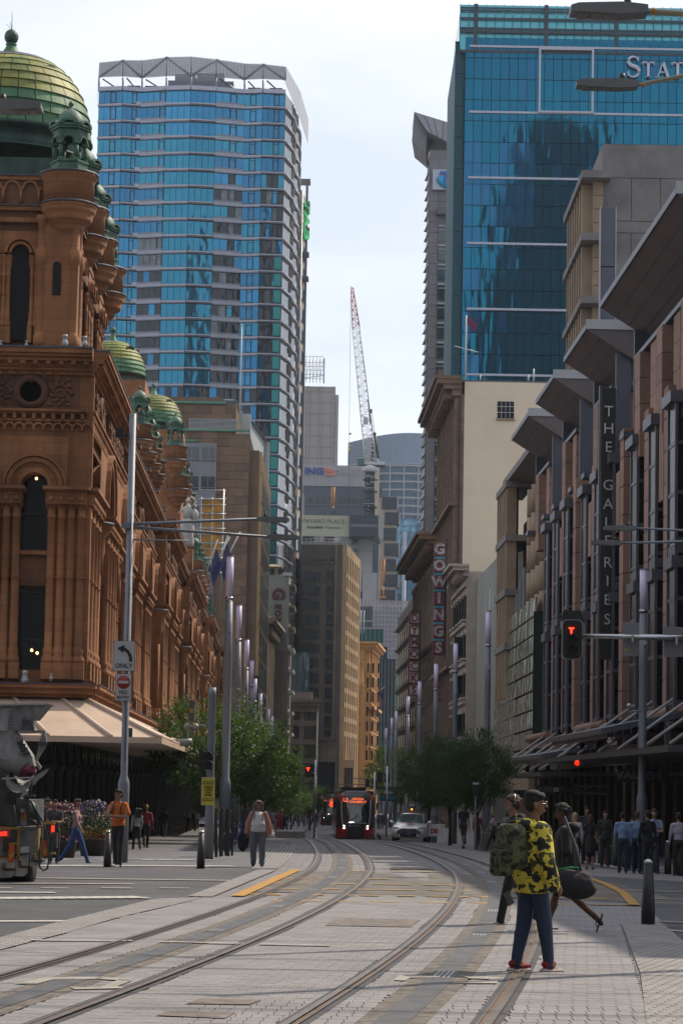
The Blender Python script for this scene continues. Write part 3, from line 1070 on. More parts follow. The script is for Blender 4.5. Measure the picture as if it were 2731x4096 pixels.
mb=MB();mb.box(-.0,.5,-.45,13,zb0,zc1-.3)
mb.build('attic_wall',M_sand,Q)
me=corbel_mesh(13.5);put('corbel_table',me,Q,PS(6.3,.02,zb0),rzS)
me=frieze_mesh(3.2,zc0-zf0-.05)
for c in range(4):
 put('frieze_panel',me,Q,PS(1.45+c*3.3,.02,zf0+.02),rzS)
cornice_mb(13.9).build('cornice',[M_sand,M_lead],Q,PS(6.34,.0,zc0),rzS)
mb=MB()
for i in range(30):
 arch_ring(mb,-6+i*.42,0,.13,.19,-.12,.1,8)
 mb.box(-6.02+i*.42-.21,-6.02+i*.42-.15+.05,-.1,.1,-.3,.05)
mb.build('arcaded_band',M_sand2,Q,PS(6.6,.0,zc0+.02),rzS)
mb=MB()
for(y,a,b_,mi)in((-.35,0,.12,0),(-.48,.12,.3,0),(-.60,.3,.42,0),(-.63,.42,.46,1)):
 mb.box(-7,1.1+(-y-.35),y,.7,a,b_,mi)
mb.build('ledge',[M_sand,M_lead],Q,PS(.35,0,zl-.25),rzS)
for c in range(6):
 d0=-.35+c*2.15
M_lampw=mat('warm_lamp',(1,.6,.2),.5,var=0,emit=(1,.55,.18),estr=6)
for(u,v)in((147,1914),(116,1895),(98,1897),(128,2601),(150,2612)):
 p=at(u,v,80.35)
 l=MB().ell((0,0,0),(.045,.02,.05 if v>2000 or u==147 else .02),8,6).build('lamp',M_lampw,Q)
 l.matrix_world=Q.matrix_world.inverted()@Matrix.Translation(p)
 l.matrix_basis=(Matrix.Translation(Q.location)@Matrix.Rotation(qa,4,'Z')).inverted()@Matrix.Translation(p)
M_wht=mat('white_fitting',(.6,.62,.66),.5,var=.05)
def on_ledge(u,v,Y):
 return at(u,v,Y)
for i,(u,v,sc_)in enumerate(((101,2712,1),(206,2708,.5),(261,1365,.9),(340,1368,.8),(107,1377,.5),(5,1377,.5))):
 p=at(u,v,79.55)
 mb=MB().lathe([(.001,-.2),(.1,-.18),(.13,-.05),(.09,0),(.08,.14),(.10,.15),(.09,.24),(.001,.26)],10)
 mb.box(-.12,.12,-.03,.03,-.26,-.2)
 tag(mb.build('floodlight',M_wht,None,p,scale=(sc_,sc_,sc_)),['white floodlight on the ledge over the cream canopy','tiny flood lamp on the canopy ledge right of the white one','white dome camera on the cornice foot of the corner tower','small white spotlight at the very corner of the cornice','flat white lamp on the cornice under the dark tower window','flat white lamp on the cornice at the left picture edge'][i],'floodlight')
tur=MB()
tp=[(.06,19.8),(.15,19.9),(.33,20.02),(.36,20.12),(.33,20.16),(.52,20.3),(.58,20.42),(.55,20.46),(.76,20.58),(.84,20.72),(.80,20.76),(.90,20.88),(.95,21.0),(.93,21.04),(.98,21.08),(.98,21.16)]
TZ=19.8
tur.lathe([(r,z-TZ)for r,z in tp],20)
tur.lathe([(1.0,21.14-TZ),(1.02,21.2-TZ),(.86,21.26-TZ)],20,mi=1)
tur.lathe([(.86,21.24-TZ),(.865,21.95-TZ),(.9,22.0-TZ),(.92,22.06-TZ),(.97,22.12-TZ),(1.0,22.2-TZ)],20)
tur.lathe([(1.01,22.18-TZ),(1.02,22.25-TZ),(.5,22.3-TZ)],20,mi=1)
tur_me=tur.mesh('turret',[M_sand,M_lead])
cu=MB()
n=6
def ngon(r,n=6,a0=PI/6):
 return[(r*math.cos(a0+2*PI*i/n),r*math.sin(a0+2*PI*i/n))for i in range(n)]
cu.prism(ngon(.68),0,.2);cu.prism(ngon(.62),.2,.36);cu.prism(ngon(.66),.36,.42)
for(x,y)in ngon(.52):
 a=math.atan2(y,x)
 M_=Matrix.Translation((x,y,.42))@Matrix.Rotation(a,4,'Z')
 cu.box(-.12,.08,-.09,.09,0,.1,M=M_)
 cu.tube((x,y,.5),(x,y,1.0),.075,n=8)
 cu.box(-.12,.1,-.11,.11,.56,.66,M=M_)
 cu.box(-.1,.06,-.07,.07,.66,1.0,M=M_)
pg=ngon(.56)
for i in range(6):
 p,q=Vector(pg[i]),Vector(pg[(i+1)%6])
 c=(p+q)/2
 a=math.atan2(q.y-p.y,q.x-p.x)
 M_=Matrix.Translation((c.x,c.y,1.06))@Matrix.Rotation(a,4,'Z')
 tmp=MB();wl=(q-p).length/2
 spandrel(tmp,0,0,wl*.6,-wl,wl,.36,-.03,.1,8)
 arch_ring(tmp,0,0,wl*.6,wl*.76,-.1,.05,8)
 cu.add([M_@Vector(v)for v in tmp.v],tmp.f)
 tmp=MB();arch_ring(tmp,0,0,.12,.2,-.14,.1,6)
 M2=Matrix.Translation((c.x*1.08,c.y*1.08,1.64))@Matrix.Rotation(a,4,'Z')@Matrix.Diagonal((1.6,1,.8,1))
 cu.add([M2@Vector(v)for v in tmp.v],tmp.f)
cu.prism(ngon(.60),1.4,1.5);cu.prism(ngon(.68),1.5,1.58);cu.prism(ngon(.73),1.58,1.66)
cu.prism(ngon(.5),1.66,1.72)
cu.lathe([(.50,1.68),(.5,1.78),(.46,1.92),(.38,2.06),(.26,2.18),(.12,2.26),(.05,2.3),(.05,2.38),(.1,2.42),(.085,2.5),(.02,2.56),(.001,2.66)],12)
cup_me=cu.mesh('cupola',M_cop)
def turret(X_,Y_,z0,s=1.0):
 t_=put('turret',tur_me,Q,(X_,Y_,z0-QZ),scale=(s,s,s))
 put('cupola',cup_me,t_,(0,0,22.25-TZ))
 return t_
for i in range(4):
 turret(.42+5*i,.42,TZ)
zt0=zc1-.05
ztp=22.2-QZ
TL_,TD=16.2,9.0
Tw=MB()
Tw.box(.35,TL_,.35,TD,zt0,20.7-QZ)
Tw.box(.25,TL_,.25,TD,20.7-QZ,ztp-.1)
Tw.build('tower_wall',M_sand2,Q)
def band(z0,z1,out,m,name='string_course'):
 MB().box(.35-out,TL_+out,.35-out,TD+out,z0,z1).build(name,m,Q)
band(20.55-QZ,20.72-QZ,.12,M_sand);band(20.95-QZ,21.1-QZ,.22,M_sand)
band(21.1-QZ,21.14-QZ,.28,M_lead);band(22.0-QZ,22.14-QZ,.16,M_sand);band(22.14-QZ,22.2-QZ,.2,M_lead)
tc_me=column_mesh(0,3.0,.075)
def tower_window(loc,rz):
 mb=MB()
 spandrel(mb,0,0,.3,-.62,.62,.75,-.1,.2,12)
 arch_ring(mb,0,0,.3,.38,-.2,-.05);arch_ring(mb,0,0,.44,.52,-.25,-.05)
 mb.build('tower_arch',M_sand,Q,(loc[0],loc[1],loc[2]+2.95),rz)
 w_=MB().box(-.3,.3,.0,.03,0,3.2).build('tower_window',M_wdark,Q,loc,rz)
 for s_ in(-1,1):
  for j in range(2):
   x=s_*(.40+j*.15)
   put('tower_column',tc_me,Q,(loc[0]+math.cos(rz)*x,loc[1]+math.sin(rz)*x,loc[2]-.1),rz)
for d in(1.95,3.2,4.45,5.7,6.95):
 tower_window((.25,d,qz(1345)),rzS)
for x in(1.9,3.1,6.9,8.1,11.9,13.1):
 tower_window((x,.25,qz(1345)),0)
bm_=MB()
for i in range(13):
 arch_ring(bm_,i*.6,0,.2,.27,-.06,.08,10)
 bm_.tube((i*.6+.3,-.04,-.5),(i*.6+.3,-.04,-.02),.05)
 bm_.box(i*.6+.22,i*.6+.38,-.09,.05,-.06,.02)
bm_.build('blind_arcade',M_sand,Q,(.25,8.9,21.72-QZ),rzS)
bm2=MB()
bm2.v=list(bm_.v);bm2.f=list(bm_.f);bm2.m=list(bm_.m);bm2.sm=list(bm_.sm)
for k in range(2):
 bm2.build('blind_arcade',M_sand,Q,(1.6+k*7.2,.25,21.72-QZ),0)
for(dx,dy)in((.1,.12),(.1,1.25),(1.2,.1)):
 MB().lathe([(.2,0),(.2,.5),(.15,.55),(.13,.7),(.13,2.9),(.2,3.0),(.22,3.4),(.13,3.5),(.12,4.2),(.18,4.4),(.2,4.6)],10).build('corner_shaft',M_sand,Q,(dx,dy,zt0))
piece('corner_pier',M_sand,Q,(.42,.62,zt0+2.2),(.75,1.2,4.5))
mb=MB();arch_fill(mb,0,2.9,.14,-.01,1.9,10);mb.build('niche',M_wdark,Q,(.03,.7,zt0),rzS)
def dome(X_,Y_,zb,r,name,single):
 """stands on zb; courses of lapped plates, dark drum, cap and ball finial"""
 root=MB().lathe([(r*1.02,0),(r*1.02,.06),(r*.95,.1),(r*.93,r*.2),(r*1.0,r*.23),(r*1.06,r*.26),(r*1.04,r*.3)],40).build('dome',M_copd,Q,(X_,Y_,zb))
 for k in range(28):
  pass
 base=r*.30
 NR=11
 prof_=[]
 for i in range(NR+1):
  a=PI/2*(i/NR)*.93
  prof_.append((r*1.02*math.cos(a)**.8,base+r*1.08*math.sin(a)))
 rest=MB()
 for i in range(NR):
  (r0,z0),(r1,z1)=prof_[i],prof_[i+1]
  npl=max(8,int(2*PI*r0/.62))
  da=2*PI/npl
  m_=M_cop_g if i<3 else(M_cop_y if i<NR-3 else M_cop_d)
  pl=MB()
  kk=3
  vs=[]
  for zz,rr in((z0-.02,r0+.075),(z1,r1+.012),(z0-.02,r0-.01)):
   for q in range(kk+1):
    a=-da/2+.006+(da-.012)*q/kk
    vs.append((rr*math.cos(a),rr*math.sin(a),zz))
  fs=[(q,q+1,q+kk+2,q+kk+1)for q in range(kk)]+[(q+1,q,q+2*kk+2,q+2*kk+3)for q in range(kk)]
  if single:
   me=pl.add(vs,fs,0).mesh('roof_plate',m_)
   for j in range(npl):
    put('roof_plate',me,root,(0,0,0),rz=da*(j+(i%2)*.5))
  else:
   mi=0 if i<3 else(1 if i<NR-2 else 2)
   for j in range(npl):
    Mz=Matrix.Rotation(da*(j+(i%2)*.5),3,'Z')
    rest.add([Mz@Vector(p)for p in vs],fs,mi)
 if not single:
  rest.build('roof_plates',[M_cop_g,M_cop_y,M_cop_d],root,kind='stuff')
 MB().lathe([(q-.03,z-.02)for q,z in prof_]+[(.01,prof_[-1][1]+.1)],30).build('dome_shell',M_cop_d,root)
 zt_=prof_[-1][1]
 MB().lathe([(r*.16,zt_-.03),(r*.13,zt_+.05),(r*.08,zt_+.3),(r*.06,zt_+.42),(r*.075,zt_+.46),(r*.05,zt_+.52)],12).build('finial_stem',M_cop_g,root)
 MB().ell((0,0,zt_+.5+r*.085),(r*.09,r*.09,r*.1),16,12).build('finial_ball',M_cop,root)
 mb=MB()
 for(dx,dy,dz,rr)in((0,0,.75,.012),(-.2,.05,.28,.007),(.2,.0,.28,.007),(.02,.2,.25,.007)):
  mb.tube((0,0,zt_+.5+r*.17),(dx,dy,zt_+.5+r*.17+dz),rr,n=5)
 mb.build('lightning_rod',M_wfr,root)
 for a in(-2.3,-1.6,-.9,-.2,2.5):
  mb=MB()
  arch_ring(mb,0,0,.12,.2,0,.35,8);arch_fill(mb,0,0,.12,.05,-.02,8)
  ra=r*.62
  o_=mb.build('dormer',M_cop_d,root,(ra*math.cos(a),ra*math.sin(a),base+r*.76),rz=a+PI/2+PI)
  o_.scale=(1.5,1.1,1)
 return root
_p=(Matrix.Translation(Q.location)@Matrix.Rotation(qa,4,'Z')).inverted()@at(45,228,88)
dome(_p.x,_p.y,_p.z-1.37*2.95,2.95,'dome',True)
piece('dome_base',M_copd,Q,(_p.x,_p.y,22.9-QZ),(6.4,6.0,2.2))
def small_dome(uc,vtop,Y,r):
 p=at(uc,vtop,Y)
 loc=(Matrix.Translation(Q.location)@Matrix.Rotation(qa,4,'Z')).inverted()@p
 h=r*1.37
 dome(loc.x,loc.y,loc.z-h,r,'dome',False)
 piece('dome_base',M_sand,Q,(loc.x,loc.y,(loc.z-h+zc1)/2-.5),(r*2.2,r*2.2,loc.z-h-zc1+1))
small_dome(452,1366,141,1.9)
small_dome(615,1580,186,2.2)
piece('attic_storey',M_sand,Q,(62,4.4,zc1+1.6),(17,4.4,3.6))
piece('attic_storey',M_sand,Q,(106,4.8,zc1+2.2),(24,4.6,4.8))
for i in range(4):
 turret(54.4+5*i,1.2,TZ-.1,.86)
for i in range(4):
 turret(98+5.6*i,1.2,TZ+3.0+(1.5 if i==0 else 0),1.0)
for i in range(5):
 turret(136+5*i,1.0,TZ-.2,.9)
piece('attic_storey',M_sand,Q,(148,4.3,zc1+1.4),(27,4.6,3.0))
for i in range(5):
 turret(163+4*i,.9,TZ-3.2,.9)
piece('attic_storey',M_sand,Q,(170,3.3,zc1+.6),(17,4.6,2.6))
bo=MB();bo.box(-.3,.3,-.3,.3,0,.5);bo.box(-.4,.4,-.4,.4,.5,.62);bo.box(-.42,.42,-.42,.42,.62,.68,1)
bo=bo.mesh('parapet_block',[M_sand,M_lead])
for k in range(20):
 put('parapet_block',bo,Q,(19+k*8.2,-.2,zc1))
zi,zo=qz(2790),3.2-QZ
ov=3.3
cn=MB()
cn.add([(-ov,14,zo),(-ov,-ov,zo),(0.0,-.5,zi),(0.0,14,zi)],[(0,1,2,3)])
cn.add([(-ov,-ov,zo),(QL,-ov,zo),(QL,-.5,zi),(0,-.5,zi)],[(0,1,2,3)])
cn.add([(-ov,14,zo-.12),(-ov,-ov,zo-.12),(0.3,.3,zo-.05),(0.3,14,zo-.05)],[(0,3,2,1)])
cn.add([(-ov,-ov,zo-.12),(QL,-ov,zo-.12),(QL,.3,zo-.05),(0.3,.3,zo-.05)],[(0,3,2,1)])
cn.box(-ov-.05,-ov,-ov-.05,14,zo-.16,zo+.03)
cn.box(-ov,QL,-ov-.05,-ov,zo-.16,zo+.03)
can=cn.build('canopy',M_cream,Q)
def rib(a,b_):
 MB().tube(Vector(a)+Vector((0,0,.03)),Vector(b_)+Vector((0,0,.03)),.075,n=6).build('canopy_rib',M_cream,can)
rib((0,-.5,zi),(-ov,-ov,zo))
for i in range(6):
 d=.25+i*1.55
 rib((0,d,zi),(-ov,-1.75+i*2.0,zo))
for i in range(40):
 rib((1.5+i*2.2,-.5,zi),(1.0+i*2.2,-ov,zo))
pm=MB()
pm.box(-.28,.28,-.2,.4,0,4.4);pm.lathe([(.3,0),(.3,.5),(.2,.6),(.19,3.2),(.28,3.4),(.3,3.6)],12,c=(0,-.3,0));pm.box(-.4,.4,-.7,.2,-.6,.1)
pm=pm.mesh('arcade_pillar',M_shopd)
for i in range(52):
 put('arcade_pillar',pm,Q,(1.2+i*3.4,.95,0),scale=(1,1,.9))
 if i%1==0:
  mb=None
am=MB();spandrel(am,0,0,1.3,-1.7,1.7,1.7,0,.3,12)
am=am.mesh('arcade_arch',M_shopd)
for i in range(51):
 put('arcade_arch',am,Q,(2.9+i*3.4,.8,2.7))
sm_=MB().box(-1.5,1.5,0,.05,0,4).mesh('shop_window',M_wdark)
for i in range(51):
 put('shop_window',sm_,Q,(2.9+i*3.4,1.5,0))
for i in range(6):
 put('arcade_pillar',pm,Q,(.6,1.2+i*2.15,0),rzS,scale=(1,1,.9))
 put('shop_window',sm_,Q,(.85,2.3+i*2.15,0),rzS,scale=(.7,1,1))
for k in range(10):
 pass
M_marb=mat('pale_statue_stone',(.62,.60,.56),.7,var=.15,scale=3)
sp_=at(748,2190,165)
st=thing('statue','white draped stone statue group standing on the arcade building parapet','statue',sp_)
mb=MB()
mb.lathe([(.45,0),(.5,.3),(.42,.9),(.5,1.3),(.36,1.8),(.3,2.0)],10)
for i in range(9):
 a=i*.7
 mb.tube((.4*math.cos(a),.4*math.sin(a),.05),(.34*math.cos(a+.5),.34*math.sin(a+.5),1.6),.09,.07,n=6)
mb.build('drapery',M_marb,st)
mb=MB();mb.lathe([(.3,1.9),(.34,2.4),(.3,2.75),(.1,2.95),(.1,3.05)],10);mb.tube((.25,0,2.75),(.55,-.1,3.2),.09,.07);mb.tube((.55,-.1,3.2),(.2,-.1,3.55),.07,.05)
mb.tube((-.25,0,2.7),(-.6,-.2,2.3),.09,.06);mb.ell((0,0,3.22),(.15,.17,.2),10,8)
mb.ell((.45,.1,2.2),(.3,.25,.5),8,6);mb.ell((.5,.0,2.85),(.13,.13,.17),8,6)
mb.build('figures',M_marb,st)
mb=MB();mb.lathe([(.62,-1.5),(.62,-.1),(.75,0)],4,a0=PI/4,a1=2*PI+PI/4,smooth=False);mb.build('plinth',M_sand,st)
def frame_at(u,Y,rz=0.0,v=3300):
 p=at(u,3150,Y)
 return(p.x,Y,gz(p.x,Y)-1.0)
def hz(v,Y,u,zb):
 return at(u,v,Y).z-zb
M_brownst=mat('brown_stone_blocks',(0.25,0.155,0.10),.85,var=.12,scale=.5,rnd=.22)
M_brownwall=mat('brown_stone_wall',(0.235,0.15,0.10),.85,var=.14,scale=.4,bump=.1)
M_tan=mat('sunlit_tan_wall',(0.75,0.50,0.24),.85,var=.08,scale=.3)  # sunlight put into a paler tan for the brown block's east side
M_whitep=mat('white_cladding_panel',(0.62,0.68,0.70),.4,var=.05,scale=.2,bump=0)
M_gtrim=mat('green_roof_trim',(0.10,0.32,0.22),.6,var=.1)
M_ribw=mat('ribbed_light_panel',(0.40,0.42,0.48),.6,var=.08)
M_glass=mat('office_window_glass',(0.02,0.045,0.055),.08,var=0,spec=.8)
M_frame=mat('window_frame_grey',(.35,.36,.36),.5,var=0)
M_alum=mat('aluminium_frame',(.55,.57,.6),.35,metal=.5,var=.05)
Yb=300.0
zb=gz(-14,Yb)-1
xr=X(1020,Yb,2600)
bl=thing('stone_block_building','tall brown stone block building with green roof edge and a bare flagpole','building',(xr,Yb,zb),0)
wl=xr-X(600,Yb,2000)
def H(v,u=900):return hz(v,Yb,u,zb)
MB().box(-wl,-4.6,0,40,-2,H(1590)).build('wall',M_brownwall,bl)
MB().box(-wl,-2.95,4,40,H(1600),H(1590)+.3).build('roof_deck',M_lead,bl)
xw0,xw1=-13.2,-10.2
bq=MB().box(-4.7,-1.2,.0,40,-2,H(1735));bq.build('corner_wall',M_brownwall,bl)
MB().box(-1.22,0.0,1.0,42,-2,H(1795)).build('east_wing',M_brownwall,bl)
MB().box(-.0,.35,1.3,41.5,-2,H(1800)).build('east_facade',M_tan,bl)
MB().box(-4.7,-3.0,.02,6,H(1735),H(1615)).build('roof_stair_head',M_brownwall,bl)
MB().box(-3.0,-2.95,.1,30,H(1735),H(1615)).build('stair_head_side',M_tan,bl)
for v0,x0,x1 in((1612,-wl,-4.3),(1722,-wl,-1.2),(1765,-13.5,-7.8)):
 piece('roof_edge',M_gtrim,bl,((x0+x1)/2,-.12,H(v0)),(x1-x0,.35,.28))
rng=random.Random(11)
nblk=0
zrow=H(1755)
rh=1.03
row=0
while zrow>3 and nblk<290:
 x=-7.6+(.95 if row%2 else 0)
 while x<-1.3:
  wv=1.9
  if not(x<-7.6):
   e_=min(x+wv,-1.24);piece('stone_block',M_brownst,bl,((x+e_)/2,-.0,zrow-rh/2),(e_-x-.05,.12+rng.uniform(0,.05),rh-.05));nblk+=1
  x+=wv
 row+=1
 zrow-=rh
zrow=H(1625)
for rr in range(4):
 x=-wl+2+(.9 if rr%2 else 0)
 while x<-5 and nblk<298:
  piece('stone_block',M_brownst,bl,(x+.9,-.0,zrow-.5),(1.75,.12+rng.uniform(0,.05),1.0));nblk+=1
  x+=1.8
 zrow-=rh
sx0,sx1=X(735,Yb,1900)-xr,X(865,Yb,1900)-xr
zt=H(1775)
piece('panel_wall',M_ribw,bl,((sx0+sx1)/2,-.1,zt/2),(sx1-sx0,.3,zt))
for k in range(26):
 piece('panel_rib',M_ribw,bl,(sx0+(sx1-sx0)*(k+.5)/26,-.28,zt/2),(.06,.08,zt))
for r_ in range(9):
 zc=H(1820)-r_*3.65
 for(a,c)in((sx0+.05,(sx0+sx1)/2-.1),((sx0+sx1)/2+.15,sx1-.1)):
  w_=piece('window',M_glass,bl,((a+c)/2,-.33,zc),(c-a,.06,1.75))
  for fx in(-.5,0,.5):
   piece('mullion',M_frame,w_,(fx,-.6,0),(.03,.8,1.0))
  piece('mullion',M_frame,w_,(0,-.6,-.32),(1,.8,.03))
lv=MB()
for k in range(9):lv.box(X(755,Yb,1700)-xr,X(950,Yb,1700)-xr,-.3,.0,H(1718)+k*.15,H(1718)+k*.15+.07)
lv.build('louvre',M_alum,bl)
for v0 in range(1820,2700,121):
 z=H(v0+60,1030)
 for k in range(6):
  piece('window',M_glass,bl,(.37,6+k*6,z-2.2),(.1,3.2,3.0));
 piece('floor_line',M_brownwall,bl,(.36,21,z-.1),(.06,40,.12))
wp=MB()
z0,z1=H(1600),H(1545)
wp.box(X(600,Yb,1590)-xr,X(922,Yb,1590)-xr,12,14,H(1640),H(1560)+.6)
wp.box(X(905,Yb,1600)-xr,-1.6,12,14,5,H(1595))
wp.build('white_screen_wall',M_whitep,bl)
MB().prism([(0,0),(1.6,0),(1.6,3)],0,1).v
mb=MB()
_f=[at(935,1597,352)-bl.location,at(1062,1768,366)-bl.location]
pts=[(_f[0].x,_f[0].y,_f[0].z),(_f[1].x,_f[1].y,_f[1].z),(_f[1].x,_f[1].y,0),(_f[0].x,_f[0].y,0)]
mb.add(pts,[(0,1,2,3)]);mb.add([pts[0],pts[1],(pts[1][0]+.5,pts[1][1],pts[1][2]),(pts[0][0]+.2,pts[0][1],pts[0][2]+.1)],[(0,1,2,3)])
mb.box(pts[0][0]-8,pts[0][0],pts[0][1],pts[0][1]+1,0,pts[0][2])
mb.box(pts[1][0],pts[1][0]+.6,pts[1][1],pts[1][1]+1,0,pts[1][2])
mb.build('white_end_frame',M_whitep,bl)
for k in range(9):
 piece('panel_joint',M_frame,bl,(-8,11.97,H(1640)+.3+k*99),(11,.02,.03))if k==0 else None
fp=at(960,1690,Yb-.4)
fl=thing('flagpole','bare white flagpole standing on the brown stone block','flagpole',fp)
MB().tube((0,0,0),(0,0,at(962,1305,Yb).z-fp.z),.11,.06).build('pole',mat('white_pole',(.7,.7,.7),.4,var=0),fl)
MB().ell((0,0,at(962,1303,Yb).z-fp.z),(.14,.14,.14)).build('ball',M_whitep,fl)
Ys=272.0
sp0=at(800,2290,Ys)
sc=thing('scaffold','scaffold wrapped in orange yellow netting beside the arcade roof','scaffold',(sp0.x,Ys,sp0.z))
M_net=mat('orange_netting',(.60,.30,.05),.85,var=.25,scale=1.2)
M_sct=mat('scaffold_tube',(.42,.43,.44),.4,metal=.6,var=0)
sw=X(892,Ys,2100)-sp0.x
sh=at(800,1995,Ys).z-sp0.z
for k in range(5):
 for j in range(2):
  if(k,j)in((0,0),):continue
  x0=sw*(j*.48+.02);z0_=sh*k/5+.15
  put('netting',MB().add([(0,0,0),(sw*.46,0,0),(sw*.46,.1,sh/5-.3),(sw*.23,-.12,sh/5-.2),(0,.05,sh/5-.25)],[(0,1,2,3,4)]).mesh('netting',M_net),sc,(x0,-.05*j,z0_))
for j in range(3):
 for yy in(0,1.3):
  MB().tube((sw*j/2,yy,-4),(sw*j/2,yy,sh+(1.2 if j==2 else .2)),.05).build('upright',M_sct,sc)
for k in range(6):
 MB().tube((-.3,-.15,sh*k/5),(sw+.3,-.15,sh*k/5),.05).build('ledger',M_sct,sc)
 MB().tube((-.3,-.15,sh*k/5+1),(sw+.3,-.15,sh*k/5+1),.035).build('guard_rail',M_sct,sc)
 piece('deck',M_sct,sc,(sw/2,.6,sh*k/5-.08),(sw,1.3,.06))
M_beige=mat('beige_stucco',(.36,.29,.20),.85,var=.15,scale=.6)
Yc=345.0
p=at(1042,3150,Yc)
cb=thing('cornice_building','beige commercial building with a deep bracketed cornice beside the brown block','building',(p.x,Yc,gz(p.x,Yc)-1),PI/2-.03)
def H2(v,u=1060):return hz(v,Yc,u,cb.location.z)
hcor=H2(2520)
MB().box(0,26,.2,20,-1,hcor).build('wall',M_beige,cb)
for k,(o_,a,c)in enumerate(((.3,0,.5),(.8,.5,.9),(1.6,.9,1.3),(1.9,1.3,1.7))):
 piece('cornice',M_beige,cb,(13,.2-o_/2,hcor+(a+c)/2),(27,o_,c-a))
for k in range(22):
 piece('bracket',M_beige,cb,(.6+k*1.2,-.4,hcor+.1),(.3,1.2,1.1))
 if k<20:piece('baluster',M_beige,cb,(.6+k*1.2,.2,hcor+2.4),(.5,.4,1.4))
for k in range(9):
 piece('pilaster',M_beige,cb,(1.2+k*3,.0,hcor/2),(.7,.5,hcor))
 for r_ in range(5):
  piece('window',M_glass,cb,(2.7+k*3,.12,hcor-3.2-r_*3.6),(1.5,.15,2.4))
Yg=372.0
p=at(1140,3150,Yg)
gb=thing('painted_wall_building','pale building with dark red letters painted down its blank side wall','building',(p.x,Yg,gz(p.x,Yg)-1),0)
M_pgrey=mat('pale_grey_render',(.36,.37,.345),.9,var=.14,scale=.4,streak=.6)
M_pink=mat('stained_pink_render',(.36,.28,.26),.9,var=.2,scale=.5,streak=.7)
def H3(v,u=1100):return hz(v,Yg,u,gb.location.z)
wg=p.x-X(1040,Yg)
MB().box(-wg-6,0,0,18,H3(2600),H3(2300)).build('upper_wall',M_pgrey,gb)
MB().box(-wg-6,.2,-.3,18,-1,H3(2600)).build('lower_wall',M_pink,gb)
for k in range(9):
 z=H3(2340+k*85,1150)
 piece('sill_moulding',M_whitep if k>2 else M_beige,gb,(.5,6,z),(.9,12,.35))
 piece('window',M_glass,gb,(.1,5,z-1.5),(.3,8,2.2))
piece('chimney_cap',M_whitep,gb,(-.3,.4,H3(2296)),(1.4,1.2,.5))
MB().box(-wg,-1.5,2,10,H3(2300),H3(2262)).build('attic',M_beige,gb)
mb=MB();a_=-wg-.6;c_=-1.2
mb.add([(a_,1.6,H3(2262)),(c_,1.6,H3(2262)),(c_,10,H3(2262)),(a_,10,H3(2262)),((a_*.7+c_*.3),5,H3(2246)),((a_*.3+c_*.7),5,H3(2246))],[(0,1,5,4),(1,2,5),(2,3,4,5),(3,0,4)])
mb.build('attic_roof',mat('clay_roof',(.45,.33,.22),.9),gb)
for k in range(3):piece('window',M_glass,gb,(-wg+1+k*1.6,1.95,H3(2282)),(1.0,.1,.9))
M_dred=mat('dark_red_paint',(.16,.02,.045),.7,var=.15,scale=2)
M_blk=mat('black_paint',(.02,.02,.022),.5,var=0)
for s_,dz,mm_,off in(('GEORGES',0,M_dred,.012),):
 y0v=2365
 for i,ch in enumerate(s_):
  v=[2375,2425,2452,2480,2508,2533,2556][i]
  z=H3(v)
  big=2.0 if i==0 else 1.0
  me=text_mesh(ch,big*1.25,M_dred,.1,offset=.05*big)
  put('letter',me,gb,(-wg*.42,-.08,z),rot=(0,PI/2,0))
  me=text_mesh(ch,big*1.25,M_blk,.06,offset=.05*big)
  put('letter_shadow',me,gb,(-wg*.42-.12,-.03,z-.1),rot=(0,PI/2,0))
Yt=400.0
tl,tr_=X(378,Yt,900),X(1130,Yt,900)
zt0_=gz(-30,Yt)-1
bt=thing('blue_glass_tower','tall curved apartment tower of blue glass with white floor bands and a mesh crown','building',((tl+tr_)/2,Yt,zt0_))
M_bgl=[wavy(mat('blue_glass_a',(0.035,0.19,0.34),.06,metal=.85,var=0),.05,.5),wavy(mat('blue_glass_b',(0.03,0.145,0.27),.06,metal=.85,var=0),.05,.5),wavy(mat('blue_glass_c',(0.03,0.19,0.29),.06,metal=.85,var=0),.05,.5),wavy(mat('blue_glass_dark',(0.012,0.03,0.05),.05,metal=.0,var=0,spec=.5),.12,.8),wavy(mat('grey_curtained_glass',(0.20,0.24,0.27),.12,metal=.3,var=.3),.05,.5)]
M_bband=mat('white_floor_band',(.56,.58,.70),.4,var=.06)
M_bband2=mat('grey_floor_band',(.26,.29,.38),.5,var=.06)
M_dfr=mat('dark_blue_frame',(.015,.03,.055),.4,var=0)
W_=tr_-tl
def Ht(v):return at(750,v,Yt).z-zt0_
ztop=Ht(358)
fh=68.2/F*Yt
U=[378,476,552,652,752,852,965,1040,1130]
xs_=[X(u,Yt,900)-bt.location.x for u in U]
dep=[1.6,.8,1.5,.3,-.3,.3,1.5,.9,1.3]
gm={}
zlow=Ht(2500)
nf=int((ztop-8)/fh)
rng=random.Random(21)
stf=[MB()for _ in range(5)]
bandm,bandm2,frm_=MB(),MB(),MB()
cnt=0
def slab(mb,xa,ya,xb,yb,z0,z1,t0,t1,mi=0):
 """thin vertical panel along a plan line, from depth -t0 (out) to t1 (in)"""
 d=Vector((xb-xa,yb-ya));d.normalize()
 n_=Vector((-d.y,d.x))
 q=[(xa-n_.x*t0,ya-n_.y*t0),(xb-n_.x*t0,yb-n_.y*t0),(xb+n_.x*t1,yb+n_.y*t1),(xa+n_.x*t1,ya+n_.y*t1)]
 mb.prism(q,z0,z1,mi)
core=MB()
core.prism([(x,d+.6)for x,d in zip(xs_,dep)]+[(xs_[-1]-1,30),(xs_[0]+1,30)],-2,ztop-.2)
core.build('core',M_dfr,bt)
npan=[4,4,4,4,4,4,3,4]
